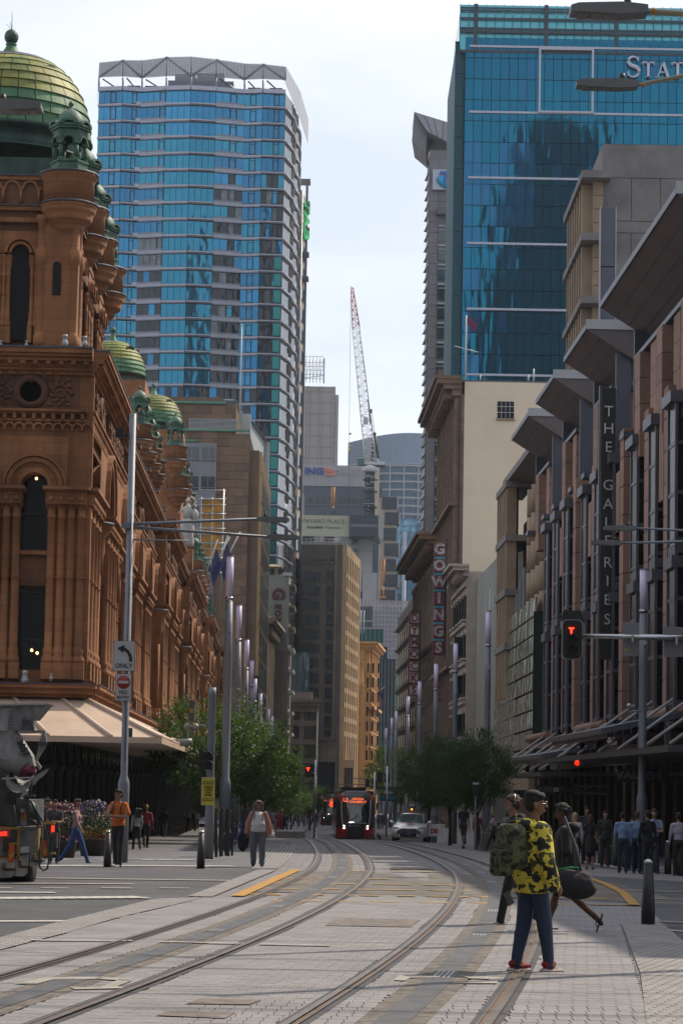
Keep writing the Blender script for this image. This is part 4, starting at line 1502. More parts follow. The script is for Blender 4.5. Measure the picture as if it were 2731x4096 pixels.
cols=[1,1,1,0,0,0,1,1]
for f in range(nf):
 z=ztop-(f+1)*fh
 if z<6:break
 for s in range(8):
  xa,xb,ya,yb=xs_[s],xs_[s+1],dep[s],dep[s+1]
  off=.15 if s%2 else 0
  z0=z+.55+(0.28 if s in(2,5)else 0)
  zt_=z+fh-.12
  slab(bandm,xa,ya,xb,yb,z+.12+.1*(s%3==1),z+.42,.5 if s in(3,4)else .35,.3)
  slab(bandm2,xa,ya,xb,yb,z-.06+.1*(s%3==1),z+.12,.38,.3)
  if s in(2,5):
   slab(bandm2,xa,ya,xb,yb,z+.42,z+.9,.3,.3)
   slab(bandm,xa+(xb-xa)*.0,ya,xb,yb,z+.40,z+.55,.42,.1)
  if s==1:
   slab(bandm,xa+(xb-xa)*.7,ya+(yb-ya)*.7,xb,yb,z+.4,z+.85,.3,.2)
  n=npan[s]
  tone=rng.random()
  for k in range(n):
   a,c=(k+.03)/n,(k+.97)/n
   if s in(3,4):mi=2 if f>2 else 0
   else:mi=1 if tone<.45 else(0 if tone<.8 else 2)
   if f>4 and s in(5,7)and rng.random()<.55+.3*(f>9):mi=3 if rng.random()<.8 else 4
   if f in(3,4)and s in(0,1,2):mi=2
   if f>10 and s==2 and rng.random()<.8:mi=3
   if f in(9,10)and s==2:mi=4
   if f>17:mi=3 if rng.random()<.65 else 1
   if f in(6,8)and s==5:mi=4 if rng.random()<.6 else 3
   pa=(xa+(xb-xa)*a,ya+(yb-ya)*a);pb=(xa+(xb-xa)*c,ya+(yb-ya)*c)
   if f<25 and s>=2 and cnt<300 and f%1==0 and(f*8+s)%2==0 or(cnt<300 and f<9):
    w2=math.hypot(pb[0]-pa[0],pb[1]-pa[1])
    an=math.atan2(pb[1]-pa[1],pb[0]-pa[0])
    piece('window_pane',M_bgl[mi],bt,((pa[0]+pb[0])/2,(pa[1]+pb[1])/2,(z0+zt_)/2),(w2,.16,zt_-z0),rot=(0,0,an));cnt+=1
   else:
    slab(stf[mi],pa[0],pa[1],pb[0],pb[1],z0,zt_,.08,.08)
   if s in(0,1,2,5,6,7)and k==(n-2 if s!=2 else n-1):
    for(q0,q1)in((a,a+.035),(c-.035,c)):
     slab(frm_,xa+(xb-xa)*q0,ya+(yb-ya)*q0,xa+(xb-xa)*q1,ya+(yb-ya)*q1,z0,zt_,.13,.02)
    slab(frm_,*pa,*pb,z0,z0+.12,.13,.02);slab(frm_,*pa,*pb,zt_-.4,zt_-.3,.13,.02)
for i,mb in enumerate(stf):
 mb.build('window_panes',M_bgl[i],bt,kind='stuff')
bandm.build('floor_bands',M_bband,bt,kind='stuff');bandm2.build('floor_band_undersides',M_bband2,bt,kind='stuff')
frm_.build('sash_frames',M_dfr,bt,kind='stuff')
M_balg=mat('balcony_glass_dark',(.03,.045,.055),.12,var=0,spec=.7)
M_blind=mat('window_blind',(.38,.35,.30),.8,var=.1)
ex=xs_[-1]
bal=MB();blg=MB();bls=MB();grn=MB()
M_green_g=mat('green_tinted_glass',(.01,.14,.14),.08,metal=.6,var=0)
ep=[(ex,1.3),(ex+.3,3),(ex+1.1,7),(ex+1.4,12),(ex+2.0,15),(ex+2.1,19),(ex+1.9,26)]
for f in range(nf+0):
 z=ztop-(f+1)*fh
 if z<4:break
 sh_=.25*math.sin(f*1.3)
 P_=[(x+.25,y+sh_)for x,y in ep]
 for(a,c)in zip(P_,P_[1:]):
  slab(bal,a[0],a[1],c[0],c[1],z+.05,z+.3,.22,.35)
  slab(blg,a[0],a[1],c[0],c[1],z+.38,z+fh,-.2,.3)
 for q in range(5):
  yy=7.2+q*.95
  if rng.random()<.75:bls.box(ex+1.0+q*.08,ex+1.36+q*.08,yy,yy+.7,z+.9+rng.choice((0,.8)),z+fh-.2)
 if f>9:slab(grn,xs_[-1]-1.3,.7,xs_[-1]-.1,.75,z+.6,z+fh-.15,0,.1)
bal.build('balcony_edges',M_bband,bt,kind='stuff');blg.build('balcony_glass',M_balg,bt,kind='stuff')
bls.build('blinds',M_blind,bt,kind='stuff');grn.build('green_glass',M_green_g,bt,kind='stuff')
M_mesh=mat('perforated_screen',(.42,.43,.48),.6,var=.05,alpha=.78)
M_scr=mat('steel_strut',(.28,.30,.34),.5,var=0)
cr0,cr1=Ht(309),Ht(229)
scr=MB();st_=MB();gr_=MB()
for s in range(8):
 xa,xb,ya,yb=xs_[s],xs_[s+1],dep[s]-.6,dep[s+1]-.6
 up=.5*(4-abs(s-4))*.35
 q=[(xa,ya,cr0),(xb,yb,cr0),(xb,yb,cr1-.25*abs(s+1-3.5)),(xa,ya,cr1-.25*abs(s-3.5))]
 MB().quad(*q).build('screen_panel',M_mesh,bt)
 a0,a1=(q[0],q[2])if s%2==0 else(q[1],q[3])
 MB().tube(a0,a1,.2,n=6).build('strut',M_scr,bt)
 MB().tube(q[1],q[2],.12,n=6).build('strut',M_scr,bt)
 for k in range(1,12):
  gr_.tube((xa,ya-.05,cr0+(q[3][2]-cr0)*k/12),(xb,yb-.05,cr0+(q[2][2]-cr0)*k/12),.035,n=4,cap=False)
 for k in range(1,8):
  x_=xa+(xb-xa)*k/8;y_=ya+(yb-ya)*k/8-.05
  gr_.tube((x_,y_,cr0),(x_,y_,q[3][2]),.03,n=4,cap=False)
 MB().tube((xa,ya+.8,ztop),(xa,ya+.5,cr0),.16,n=6).build('strut',M_scr,bt)
 if s not in(3,4):
  MB().tube((xa+.6,ya+.9,cr0),(xb-.6,yb+.9,ztop),.14,n=6).build('strut',M_dfr,bt)
gr_.build('screen_wires',M_scr,bt,kind='stuff')
qe=[(ex,.7,cr0-.6),(ex+2.3,12,cr0-3.4),(ex+2.3,12,cr1-2.0),(ex,.7,cr1-1.0)]
MB().quad(*qe).build('screen_panel',M_mesh,bt)
MB().quad((ex+2.3,12,cr0-3.4),(ex+3.6,24,cr0-4.8),(ex+3.6,24,cr1-3.6),(ex+2.3,12,cr1-2)).build('screen_panel',M_mesh,bt)
qw=[(xs_[0],1,cr0-1),(xs_[0]-1.1,10,cr0-3.2),(xs_[0]-1.1,10,cr1-2),(xs_[0],1,cr1-1.0)]
MB().quad(*qw).build('screen_panel',M_mesh,bt)
MB().box(xs_[3],xs_[6]-2,4,12,ztop-.2,cr0+.6).build('plant_room',M_bband2,bt)
MB().box(xs_[3]+1,xs_[3]+4.5,6,9,cr0,Ht(255)).build('plant_room',M_scr,bt)
MB().box(xs_[4]+.5,xs_[5]+1,6,9,cr0,Ht(250)).build('plant_room',M_scr,bt)
for xx in(xs_[1]+.5,xs_[2]+.3,xs_[6]+.5,xs_[7]+1):
 MB().box(xx,xx+2.2,4,8,ztop-.2,ztop+1.7).build('plant_unit',M_dfr,bt)
slab_=MB()
for s in range(8):slab(slab_,xs_[s],dep[s],xs_[s+1],dep[s+1],ztop-.2,ztop+.5,.6,.3)
slab_.build('roof_edge',M_bband,bt)
Yn=440.0
p0=at(1160,3150,Yn);p1=at(1202,3150,Yn)
zN=gz(p0.x,Yn)-1
nt_=thing('banded_tower','slim pale stone tower with slanted window bands squeezed behind the blue tower','building',(p0.x,Yn,zN))
M_pst=mat('pale_pink_stone',(.45,.38,.33),.8,var=.1,scale=.3)
wn=at(1205,1700,Yn).x-p0.x
hN=at(1210,760,Yn).z-zN
MB().prism([(-2,0),(0,0),(wn,7),(wn,30),(-2,30)],0,hN).build('wall',M_pst,nt_)
for k in range(34):
 z=hN-6-k*3.9
 if z<3:break
 mb=MB();slab(mb,.25,.2,wn-.15,6.7,z-2.4,z,.12,.1)
 mb.build('window',M_glass,nt_)
mb=MB();mb.box(wn-.1,wn+.35,6.6,7.4,0,hN+2.5);mb.build('corner_fin',M_bband2,nt_)
mb=MB();mb.tube((.2,-.2,0),(.2,-.2,hN),.12);mb.build('corner_tube',M_alum,nt_)
for k in range(5):
 z=hN+2.5-k*4.6
 piece('open_frame',M_bband2,nt_,(wn*.6,4,z),(2.2,4,.3))
me=text_mesh('TAB',4.2,mat('green_sign',(.02,.35,.10),.5,var=0,emit=(.02,.45,.12),estr=.2),.4,offset=.08)
put('sign',me,nt_,(wn+.1,2.5,hN-5),rot=(0,PI/2,PI*.4),scale=(1,1,1))
M_pink=mat('pink_sandstone_cladding',(.42,.25,.19),.85,var=.14,scale=.5,rnd=.12)
M_pinkd=mat('pink_sandstone_dark',(.22,.125,.10),.85,var=.14,scale=.5)
M_bgm=mat('blue_grey_metal',(.15,.165,.215),.45,metal=.4,var=.08)
M_sof=mat('soffit_panel',(.17,.14,.145),.6,var=.12,scale=.4)
M_fas=mat('light_fascia',(.55,.57,.60),.5,var=.05)
M_conc=mat('board_marked_concrete',(.27,.255,.255),.9,var=.16,scale=.5,bump=.2)
M_bst=mat('beige_stone_frame',(.42,.31,.205),.85,var=.12,scale=.6,rnd=.1)
M_black=mat('black_cladding',(.015,.015,.018),.5,var=0)
M_letw=mat('white_letters',(.8,.82,.85),.5,var=0)
ga=qa
blocks(M_pinkd,1.4,.7)
YG=70.0
G0=thing('shopping_gallery','long pink stone shopping gallery with jutting wing roofs and dark window strips','building',(17.6-.0233*YG,YG,-1.3),ga)
def loc(root,p):
 return(Matrix.Translation(root.location)@Matrix.Rotation(root.rotation_euler.z,4,'Z')).inverted()@p
GZ=-1.3
GE=97.0
hw=21.5
MB().box(-30,GE-9,-34,-1.0,-2,hw).build('wall',M_pinkd,G0)
MB().box(-30,GE,-34,-.9,hw,hw+.25).build('roof_deck',M_lead,G0)
pm=MB()
pm.box(-.62,.62,-1,.55,6.6,20.2)
pm=pm.mesh('stone_pier',M_pink)
stm=MB()
pn=MB().bev(-.63,.63,-.52,.58,0,1.42,.015).mesh('stone_course',M_pink)
for i in range(15):
 x=4+i*6.5
 if x>GE-15:break
 out=(.75,1.0,.85)[i%3]
 for c in range(10):
  put('stone_course',pn,G0,(x,out-.6,6.6+c*1.45))
 if i%2:piece('stone_sill',M_pink,G0,(x+1.2,out-.5,17.6),(1.3,1.0,3.0))
 gl=piece('window_bay',M_wdark,G0,(x+3.6,out-.55,13.2),(2.1,1.1,13.4))
 for z in(-.47,-.3,-.14,.02,.05,.2,.36,.49):piece('transom',M_bgm,gl,(0,0,z),(1.03,1.06,.012 if z!=.02 else .03))
 for xx in(-.49,.49):
  for yy in(-.5,.5):piece('mullion',M_bgm,gl,(xx,yy,0),(.08,.12,1))
 piece('bay_cap',M_bgm,G0,(x+3.6,out-.45,20.0),(2.5,1.5,.5));piece('bay_cap',M_bgm,G0,(x+3.6,out-.45,12.9),(2.3,1.3,.5))
 piece('blue_panel',M_bgm,G0,(x+2.0,-.5,13.2),(.9,.9,13));
for i in range(7):
 x0=2+i*13.6
 zz=6.2 if i%2 else 6.6
 MB().tube((x0,.75,zz),(x0+12.6,.75,zz),.24,n=10).box(x0,x0+12.6,-.9,.7,zz-.75,zz-.2).build('rolled_ledge',M_pink,G0)
def wing(Ya,Yb_,vtop_u,out=2.1,zc_=26.1):
 za=zc_-GZ
 xa,xb=Ya-YG,Yb_-YG
 w_=MB()
 q=[(xa,out,za),(xb,out,za),(xb,-9,za+.3),(xa,-9,za+.3)]
 q2=[(xa,out,za-.22),(xb,out,za-.22),(xb,-1.2,za-2.3),(xa,-1.2,za-2.3)]
 w_.add(q+q2,[(0,1,2,3),(7,6,5,4),(1,0,4,5),(2,1,5,6),(3,2,6,7),(0,3,7,4)])
 root=w_.build('wing_roof',M_sof,G0)
 MB().box(xa-.06,xa-.01,-9,out+.05,za-.22,za+.3).build('fascia',M_fas,root)
 MB().box(xa-.05,xb,out+.0,out+.06,za-.25,za+.05).build('fascia',M_bgm,root)
 for k in range(1,5):
  y_=out-k*.66
  MB().add([(xa,y_,za-.25-(out-y_)*2.08/3.3),(xb,y_,za-.25-(out-y_)*2.08/3.3),(xb,y_-.05,za-.28-(out-y_)*2.08/3.3),(xa,y_-.05,za-.28-(out-y_)*2.08/3.3)],[(0,1,2,3)]).build('soffit_seam',M_bgm,root)
 for x in(xa+.4,xb-.6):
  piece('metal_blade',M_bgm,root,(x,.1,za-3.9),(.22,.8,5.0))
  piece('metal_blade',M_bgm,root,(x+.5,.0,za-4.1),(.5,.5,5.2))
  piece('blade_foot',M_bgm,root,(x+.4,.45,za-6.7),(1.5,1.2,.28))
 n=int((xb-xa-2)/3.2)
 for k in range(n):
  x=xa+2+(xb-xa-3)*k/n
  for c in range(4):piece('stone_block',M_pink,root,(x+.9,-.25+.25*(k%2),za-3.8-1.28*c),(1.7,1.5,1.25))
  lw=piece('louvre_window',M_wdark,root,(x+2.35,-.3,za-5.7),(1.1,1.1,4.6))
  for c in range(6):piece('louvre_blade',M_bgm,lw,(0,.05,-.42+c*.17),(1.04,1.05,.03))
 piece('box_cap',M_bgm,root,((xa+xb)/2,-.35,za-3.0),(xb-xa-3.0,1.9,.22))
 piece('clerestory',M_wdark,root,((xa+xb)/2,-1.0,za-2.4),(xb-xa-1,.2,1.2))
 return root
wing(96,119.4,0)
wing(125,135,0)
wing(140.3,150,0)
wing(154.8,166,0)
for Ya,zz in((121.5,27.6),(137,25.9)):
 xa=Ya-YG
 piece('roof_plant',M_bgm,G0,(xa+2,-6,zz-GZ-1.0),(4,9,1.9))
 piece('plant_fascia',M_fas,G0,(xa-.1,-5.5,zz-GZ+.05),(.25,10,.16))
sY=122.5
p=at(2430,1550,sY);q=at(2435,2638,sY)
sg=thing('vertical_sign','tall black vertical sign reading THE GALERIES on the pink stone gallery','sign',(p.x+.05,sY,q.z))
hs=p.z-q.z
MB().bev(-.37,.37,0,.35,0,hs,.02).build('panel',M_black,sg)
for s_ in(-1,1):
 piece('edge_rail',M_bgm,sg,(s_*.44,.2,hs/2-.1),(.07,.3,hs+.4))
 for k in range(7):piece('bracket',M_bgm,sg,(s_*.40,.3,.6+k*hs/7),(.14,.12,.12))
vs_={'T':1655,'H':1707,'E':1775}
for ch,v in(('T',1647),('H',1716),('E',1790),('G',1942),('A',2018),('L',2092),('E',2165),('R',2252),('I',2326),('E',2401),('S',2479)):
 z=at(2432,v,sY).z-q.z
 put('letter',text_mesh(ch,.78,M_letw,.05,offset=-.004),sg,(.0,-.03,z))
p2=at(2428,835,sY+22);q2=at(2430,1552,sY+22)
dt=thing('metal_duct','square blue grey metal duct rising behind the black vertical sign','duct',(p2.x,sY+22,q2.z-4))
for k in range(3):
 piece('duct_panel',M_bgm,dt,(0,0,4+(k+.5)*(p2.z-q2.z)/3),(.9,.9,(p2.z-q2.z)/3-.08))
 for s_ in(-1,1):piece('duct_edge',M_fas,dt,(s_*.47,-.47,4+(k+.5)*(p2.z-q2.z)/3),(.06,.06,(p2.z-q2.z)/3))
cpy=thing('footpath_canopy','grey metal canopies with louvres and strut rods over the shops of the pink gallery','canopy',(G0.location.x,YG,GZ),ga)
def canopy(Ya,Yb_,z0,z1,out0,out1,lo=.25,nl=0,name='canopy_slab',m=None):
 xa,xb=Ya-YG,Yb_-YG
 q=[(xa,out0,z0),(xb,out0,z0),(xb,out1,z1),(xa,out1,z1)]
 mb=MB().add([(x,y,z)for x,y,z in q]+[(x,y,z-lo)for x,y,z in q],[(0,1,2,3),(7,6,5,4),(0,4,5,1),(1,5,6,2),(2,6,7,3),(3,7,4,0)])
 o_=mb.build(name,m or M_bgm,cpy)
 for k in range(nl):
  f=(k+.5)/nl
  y_=out0+(out1-out0)*f;z_=z0+(z1-z0)*f
  piece('louvre',M_bgm,cpy,((xa+xb)/2,y_,z_-lo-.1),(xb-xa,.05,.2))
 return o_
M_cpd=mat('canopy_dark_metal',(.10,.10,.12),.5,metal=.3,var=.08)
canopy(128,148,5.6,5.0,0.8,3.9,.22,9,'louvred_canopy')
canopy(101,121,6.5,5.7,0.8,4.3,.25,10,'louvred_canopy')
canopy(122,160,4.1,4.0,-.5,4.6,.2,0,'flat_canopy',M_cpd)
canopy(78,118,4.7,4.6,-.5,5.2,.22,0,'flat_canopy',M_cpd)
for Ya in(84,90,97,103,110,116,126,131,137,142,149,155):
 xa=Ya-YG
 zt=4.75 if Ya<120 else 4.15
 MB().tube((xa,4.2,zt),(xa,.6,zt+2.6),.07,n=6).build('strut_rod',M_fas,cpy)
 MB().box(xa+1.2,xa+1.5,3.0,3.2,zt,zt+.8).box(xa+1.0,xa+1.7,2.95,3.1,zt+.7,zt+1.0).build('lamp_bracket',M_cpd,cpy)
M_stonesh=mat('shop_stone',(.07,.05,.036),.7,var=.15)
for i in range(30):
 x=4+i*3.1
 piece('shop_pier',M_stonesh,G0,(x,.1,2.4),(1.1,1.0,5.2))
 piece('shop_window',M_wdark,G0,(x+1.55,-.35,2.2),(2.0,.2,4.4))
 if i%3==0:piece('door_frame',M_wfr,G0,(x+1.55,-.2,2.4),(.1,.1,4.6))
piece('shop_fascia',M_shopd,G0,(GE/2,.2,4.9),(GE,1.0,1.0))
M_signd=mat('black_shop_sign',(.015,.017,.022),.4,var=0)
M_signg=mat('grey_shop_sign',(.17,.175,.19),.5,var=0)
M_letg=mat('grey_letters',(.22,.23,.25),.5,var=0)
def shop_sign(label,s_,u0,u1,v0,v1,Y,m,ml,size,sx=1.0,off=0,dy=0):
 p,q=at(u0,v1,Y),at(u1,v0,Y)
 r_=thing('shop_sign',label,'sign',(p.x,Y,p.z))
 w_,h_=q.x-p.x,q.z-p.z
 MB().bev(0,w_,0,.15,0,h_,.01).build('board',m,r_)
 put('lettering',text_mesh(s_,h_*size,ml,.02,offset=off,sx=sx),r_,(w_/2,-.01,h_/2+dy))
 return r_
shop_sign('grey hanging shop sign reading CRUMPLER under the canopy','CRUMPLER',2296,2424,3142,3178,110,M_signg,M_signd,.72,off=.012)
shop_sign('black shop sign reading FLO beside the grey one','FLO',2243,2291,3142,3176,114,M_signd,M_letg,.7)
shop_sign('black shop sign with white DI left of the FLO one','DI',2207,2239,3143,3176,118,M_signd,M_letw,.62,off=.02)
shop_sign('black shop sign reading THE GRO at the left of its row','THE GRO',2139,2203,3142,3176,122,M_signd,M_letg,.5)
shop_sign('large black shop sign with white letters VALLEM behind the lamp pole','VALLEM',2468,2634,3078,3126,92,M_signd,M_letg,.8,sx=1.25,off=.02)
shop_sign('black shop sign reading WORKS at the right picture edge','WORKS',2640,2790,3072,3122,88,M_signd,M_letg,.42)
Yk=178.0
p=at(2342,700,Yk)
kt=thing('concrete_tower','raw concrete tower with a beige stone frame front rising behind the pink gallery','building',(at(2342,2600,Yk).x,Yk,gz(20,Yk)-1))
def Hk(v,u=2400):return at(u,v,Yk).z-kt.location.z
wA=at(2395,1500,Yk).x-at(2342,1500,Yk).x
MB().box(wA+.0,14,.6,24,0,Hk(568)).build('concrete_core',M_conc,kt)
zz=Hk(568);k=0
for zh,col_ in((2.6,1),(3.3,5),(.9,1),(3.2,5),(.9,3),(3.2,5),(.9,3),(3.2,5),(3.2,5)):
 n=6 if col_==5 else 2
 for j in range(n):
  w2=(14-wA)/n
  piece('concrete_panel',M_conc,kt,(wA+w2*(j+.5),.55,zz-zh/2),(w2-.05,.2,zh-.05))
  if n==6:
   for(dx,dz)in((-.3,.6),(.3,.6),(-.3,-.6),(.3,-.6)):
    pass
 zz-=zh
hb=Hk(693)
MB().box(.3,wA,.2,14,0,hb-.5).build('frame_wall',M_bst,kt)
flh=(hb-1)/9.3
for f in range(10):
 z=hb-.6-f*4.75
 if z<3:break
 piece('floor_slab',M_conc,kt,(wA/2-.1,6.5,z+.3),(wA+1.2,15,.55))
 for j in range(4):
  piece('stone_slab',M_bst,kt,(wA/2+.15,.15,z-.55-j*1.05),(wA-.3,.3,1.0))
 for j in range(7):
  piece('stone_fin',M_bst,kt,(-.1,1.2+j*1.9,z-2.1),(.8,.5,4.1))
  piece('window',M_wdark,kt,(.25,2.1+j*1.9,z-2.1),(.1,1.2,4.1))
Yr=168.0
rb=thing('column_building','stone building of tall round columns with black columns and a tilted glass screen','building',(18.1-.0233*Yr,Yr,-1.8),ga)
def Rz(v,Y):return at(2100,v,Y).z+1.8
MB().box(0,30,-22,-1.4,0,Rz(1960,175)).build('wall',M_bst,rb)
rf=MB();za=Rz(1945,198)
rf.add([(0,.6,za),(27,.6,za),(27,-12,za+.4),(0,-12,za+.4),(0,.6,za-.5),(27,.6,za-.5),(27,-6,za-1.6),(0,-6,za-1.6)],[(0,1,2,3),(7,6,5,4),(0,4,5,1),(3,2,6,7),(0,3,7,4),(1,5,6,2)])
rf.build('slab_roof',M_sof,rb)
for i,(x,r)in enumerate(((2.5,.75),(5.6,.75),(9,.7),(12.2,.7))):
 for j in range(11):
  MB().lathe([(r,0),(r,2.05)],16).build('column_drum',M_bst,rb,(x,-.6,3+j*2.1))
for i,x in enumerate((14.8,17.4,20)):
 MB().lathe([(.65,0),(.65,17.4-i*.8)],14).build('black_column',M_black,rb,(x,-.5,3))
for f in range(4):
 z=Rz(2010,205)-.3-f*4.3
 piece('floor_slab',M_conc,rb,(26.5,-.3,z),(9,2.2,.5))
 for j in range(6):
  piece('stone_fin',M_bst,rb,(22.6+j*1.6,.3,z-2.1),(.55,.8,3.9))
  piece('window',M_wdark,rb,(23.4+j*1.6,-.2,z-2.1),(1.0,.2,3.9))
M_scrg=wavy(mat('grey_green_mirror_glass',(.50,.55,.47),.05,metal=.75,var=0),.06,.6)
nx_,nz_=7,9
P00,P10,P01,P11=Vector((1.5,.7,5.2)),Vector((33,.7,4.9)),Vector((1.5,.4,Rz(2365,166))),Vector((33,.4,Rz(2505,200)))
for i in range(nx_):
 for j in range(nz_):
  def pt(a,c):return(P00.lerp(P10,a)).lerp(P01.lerp(P11,a),c)
  a0,a1,c0,c1=i/nx_+.004,(i+1)/nx_-.004,j/nz_+.006,(j+1)/nz_-.006
  q=[pt(a0,c0),pt(a1,c0),pt(a1,c1),pt(a0,c1)]
  n_=Vector((0,-.06,0))
  MB().add(q+[v+n_ for v in q],[(0,1,2,3),(7,6,5,4),(0,4,5,1),(1,5,6,2),(2,6,7,3),(3,7,4,0)]).build('glass_pane',M_scrg,rb)
piece('screen_edge',mat('green_glass_edge',(.02,.05,.03),.3,var=0),rb,(1.3,.3,10),(.2,.7,Rz(2365,166)-5))
MB().box(0,34,0,1.0,3.6,5.0).build('screen_base',M_bst,rb)
Yw=206.0
M_wst=mat('white_stucco',(.55,.49,.43),.85,var=.1,scale=.6)
wb=thing('white_stucco_building','white stucco building with bracketed eaves and casement windows','building',(17.2-.0233*Yw,Yw,-2.2),ga)
def Wz(v,Y,u=1880):return at(u,v,Y).z+2.2
htop=Wz(2300,232)
MB().box(22,40,-16,.0,0,htop).build('wall',M_wst,wb)
MB().box(0,22,-16,-.9,0,Wz(2245,210)).build('upper_wall',M_pgrey,wb)
MB().box(0,.1,-16,-.9,Wz(2245,210),Wz(2220,210)).build('parapet',M_beige,wb)
for k,(o_,a,c)in enumerate(((.5,-.5,0),(1.5,.0,.35),(1.9,.35,.6))):
 piece('cornice',M_wst,wb,(31,o_/2-.1,htop+(a+c)/2),(18.5+o_,o_,c-a))
for k in range(12):
 piece('bracket',M_wst,wb,(22.5+k*1.5,.45,htop-.35),(.35,1.1,.6))
for f in range(5):
 for j in range(5):
  z=htop-3.4-f*3.7;x=23.4+j*3.6
  w_=piece('window',M_wdark,wb,(x,.0,z),(1.5,.3,2.2))
  piece('window_frame',M_wst,wb,(x,.15,z+1.2),(2.0,.4,.25));piece('sill',M_wst,wb,(x,.2,z-1.2),(2.0,.5,.2))
  piece('mullion',M_wfr,w_,(0,.5,0),(.06,.2,1));
 piece('string_course',M_wst,wb,(31,.1,htop-1.3-f*3.7),(18,.4,.3))
for f in range(3):
 o_=piece('open_casement',M_glass,wb,(23.2,.7,htop-7.0-f*3.7),(.08,.9,1.7),rot=(0,0,.5))
for k in range(3):
 MB().lathe([(.5,0),(.55,.8),(.3,1.0),(.45,1.3),(.3,1.8),(.1,2.1)],12).build('urn',M_wst,wb,(3+k*6,.1,7.2))
MB().box(0,21,-.8,.3,0,7.0).build('lower_wall',M_wst,wb)
fpo=MB().tube((0,0,0),(0,0,6.2),.07,n=6)
p=at(1957,2640,208)
fp2=thing('flagpole','thin white pole standing in front of the white stucco building','flagpole',p);fpo.build('pole',M_whitep,fp2)
Yo=250.0
M_crm=mat('cream_render',(.95,.80,.62),.9,var=.05,scale=.25,bump=.05)
M_orn=mat('brown_faience',(.27,.17,.115),.8,var=.2,scale=.8)
ox=at(1832,2600,Yo).x
ob=thing('cream_wall_building','tall building with a blank cream side wall and an ornate brown street front','building',(ox,Yo,gz(ox,Yo)-1),0)
def Ho(v,u=1900):return at(u,v,Yo).z-ob.location.z
MB().box(0.3,24,0,30,-2,Ho(1527)).build('side_wall',M_crm,ob)
MB().box(0,24,.1,30,Ho(1527),Ho(1520)).build('coping',M_lead,ob)
for(u0,u1,v0,v1)in((1988,2054,1604,1672),(2182,2230,1610,1634),(2250,2290,1610,1634)):
 a,c=X(u0,Yo,1640)-ox,X(u1,Yo,1640)-ox
 w_=piece('window',M_wdark,ob,((a+c)/2,0,(Ho(v0)+Ho(v1))/2),(c-a,.1,Ho(v0)-Ho(v1)))
 for k in(-.25,0,.25):
  piece('mullion',M_fas,w_,(k,-.7,0),(.025,.5,1))
 for k in(-.15,.2):piece('mullion',M_fas,w_,(0,-.71,k),(1,.5,.03))
 piece('sill',M_bst,ob,((a+c)/2,-.08,Ho(v1)-.1),(c-a+.2,.3,.18))
of=thing('t','x','x');bpy.data.objects.remove(of)
hO=Ho(1540);blocks(M_orn,1.2,.5)
oy=[]
fr=MB().box(.0,30,-.3,4,-2,hO)
def opiece(name,m,x,out,z,d):
 """x along the street from the near corner, out towards the street"""
 a=ga
 return piece(name,m,ob,(math.cos(a)*x+-math.sin(a)*out,math.sin(a)*x+math.cos(a)*out,z),d,rot=(0,0,a))
opiece('front_wall',M_orn,15,-.6,hO/2-1,(30,1.8,hO))
for o_,a,c in((1.0,-1.2,-.5),(1.9,-.5,0),(2.6,0,.5),(2.9,.5,.85)):
 opiece('cornice',M_orn,15,o_/2,hO+(a+c)/2,(30+o_*.6,o_,c-a))
for k in range(22):
 opiece('bracket',M_orn,.7+k*1.36,1.0,hO-.9,(.4,1.6,1.0))
for k in range(10):
 opiece('pilaster',M_orn,.6+k*3.1,.45,hO/2,(.9,.5,hO))
 if k%3==0:opiece('finial',M_orn,.6+k*3.1,2.2,hO+1.2,(.5,.5,.9))
for f in range(12):
 z=hO-4-f*3.4
 if z<3:break
 for k in range(9):
  opiece('window',M_wdark,2.15+k*3.1,.32,z,(1.5,.06,2.2))
  opiece('spandrel',M_orn,2.15+k*3.1,.42,z-1.6,(1.7,.2,.6))
 if f in(3,8):opiece('string_course',M_orn,15,.7,z+1.7,(30,1.0,.4))
opiece('downpipe',M_wfr,-.05,.15,hO/2,(.14,.14,hO))
p=at(1861,1505,Yo+6)
fg=thing('flag_mast','white mast with a cross yard and a drooping dark red flag on the cream building','flagpole',p)
hh=at(1861,1262,Yo+6).z-p.z
MB().tube((0,0,-.6),(0,0,hh),.10,.07).build('mast',M_whitep,fg)
MB().tube((-1.25,0,at(1861,1390,Yo+6).z-p.z+.15),(1.35,0,at(1861,1405,Yo+6).z-p.z-.1),.06).build('yard',M_whitep,fg)
def flag_mesh(w_,h_,m,droop=.8,name='flag'):
 mb=MB();n=8;vs=[]
 for i in range(n+1):
  for j in range(n+1):
   s_,t_=i/n,j/n
   vs.append((w_*s_*(1-.35*droop*t_),.12*math.sin(s_*9+t_*2),-h_*t_-droop*s_*h_*.9+.1*math.sin(6*s_)))
 mb.add(vs,[(i*(n+1)+j,i*(n+1)+j+1,(i+1)*(n+1)+j+1,(i+1)*(n+1)+j)for i in range(n)for j in range(n)],0,True)
 return mb.mesh(name,m)
M_rflag=mat('dark_red_flag',(.20,.02,.06),.8,var=.4,scale=3,col2=(.05,.02,.08))
put('flag',flag_mesh(1.2,.9,M_rflag),fg,(.1,0,hh-.15))
for(u,v0,v1)in((1920,1500,1524),(2133,1475,1528),(2112,1500,1525)):
 pp=at(u,v1,Yo+2)
 MB().tube((0,0,0),(0,0,at(u,v0,Yo+2).z-pp.z),.09,n=6).build('vent_pipe',M_whitep,ob,(pp.x-ox,2,pp.z-ob.location.z))
M_mar=mat('maroon_enamel',(.17,.012,.035),.5,var=.1)
M_cyan=mat('cyan_strip',(.03,.33,.45),.5,var=0)
Ys_=247.0
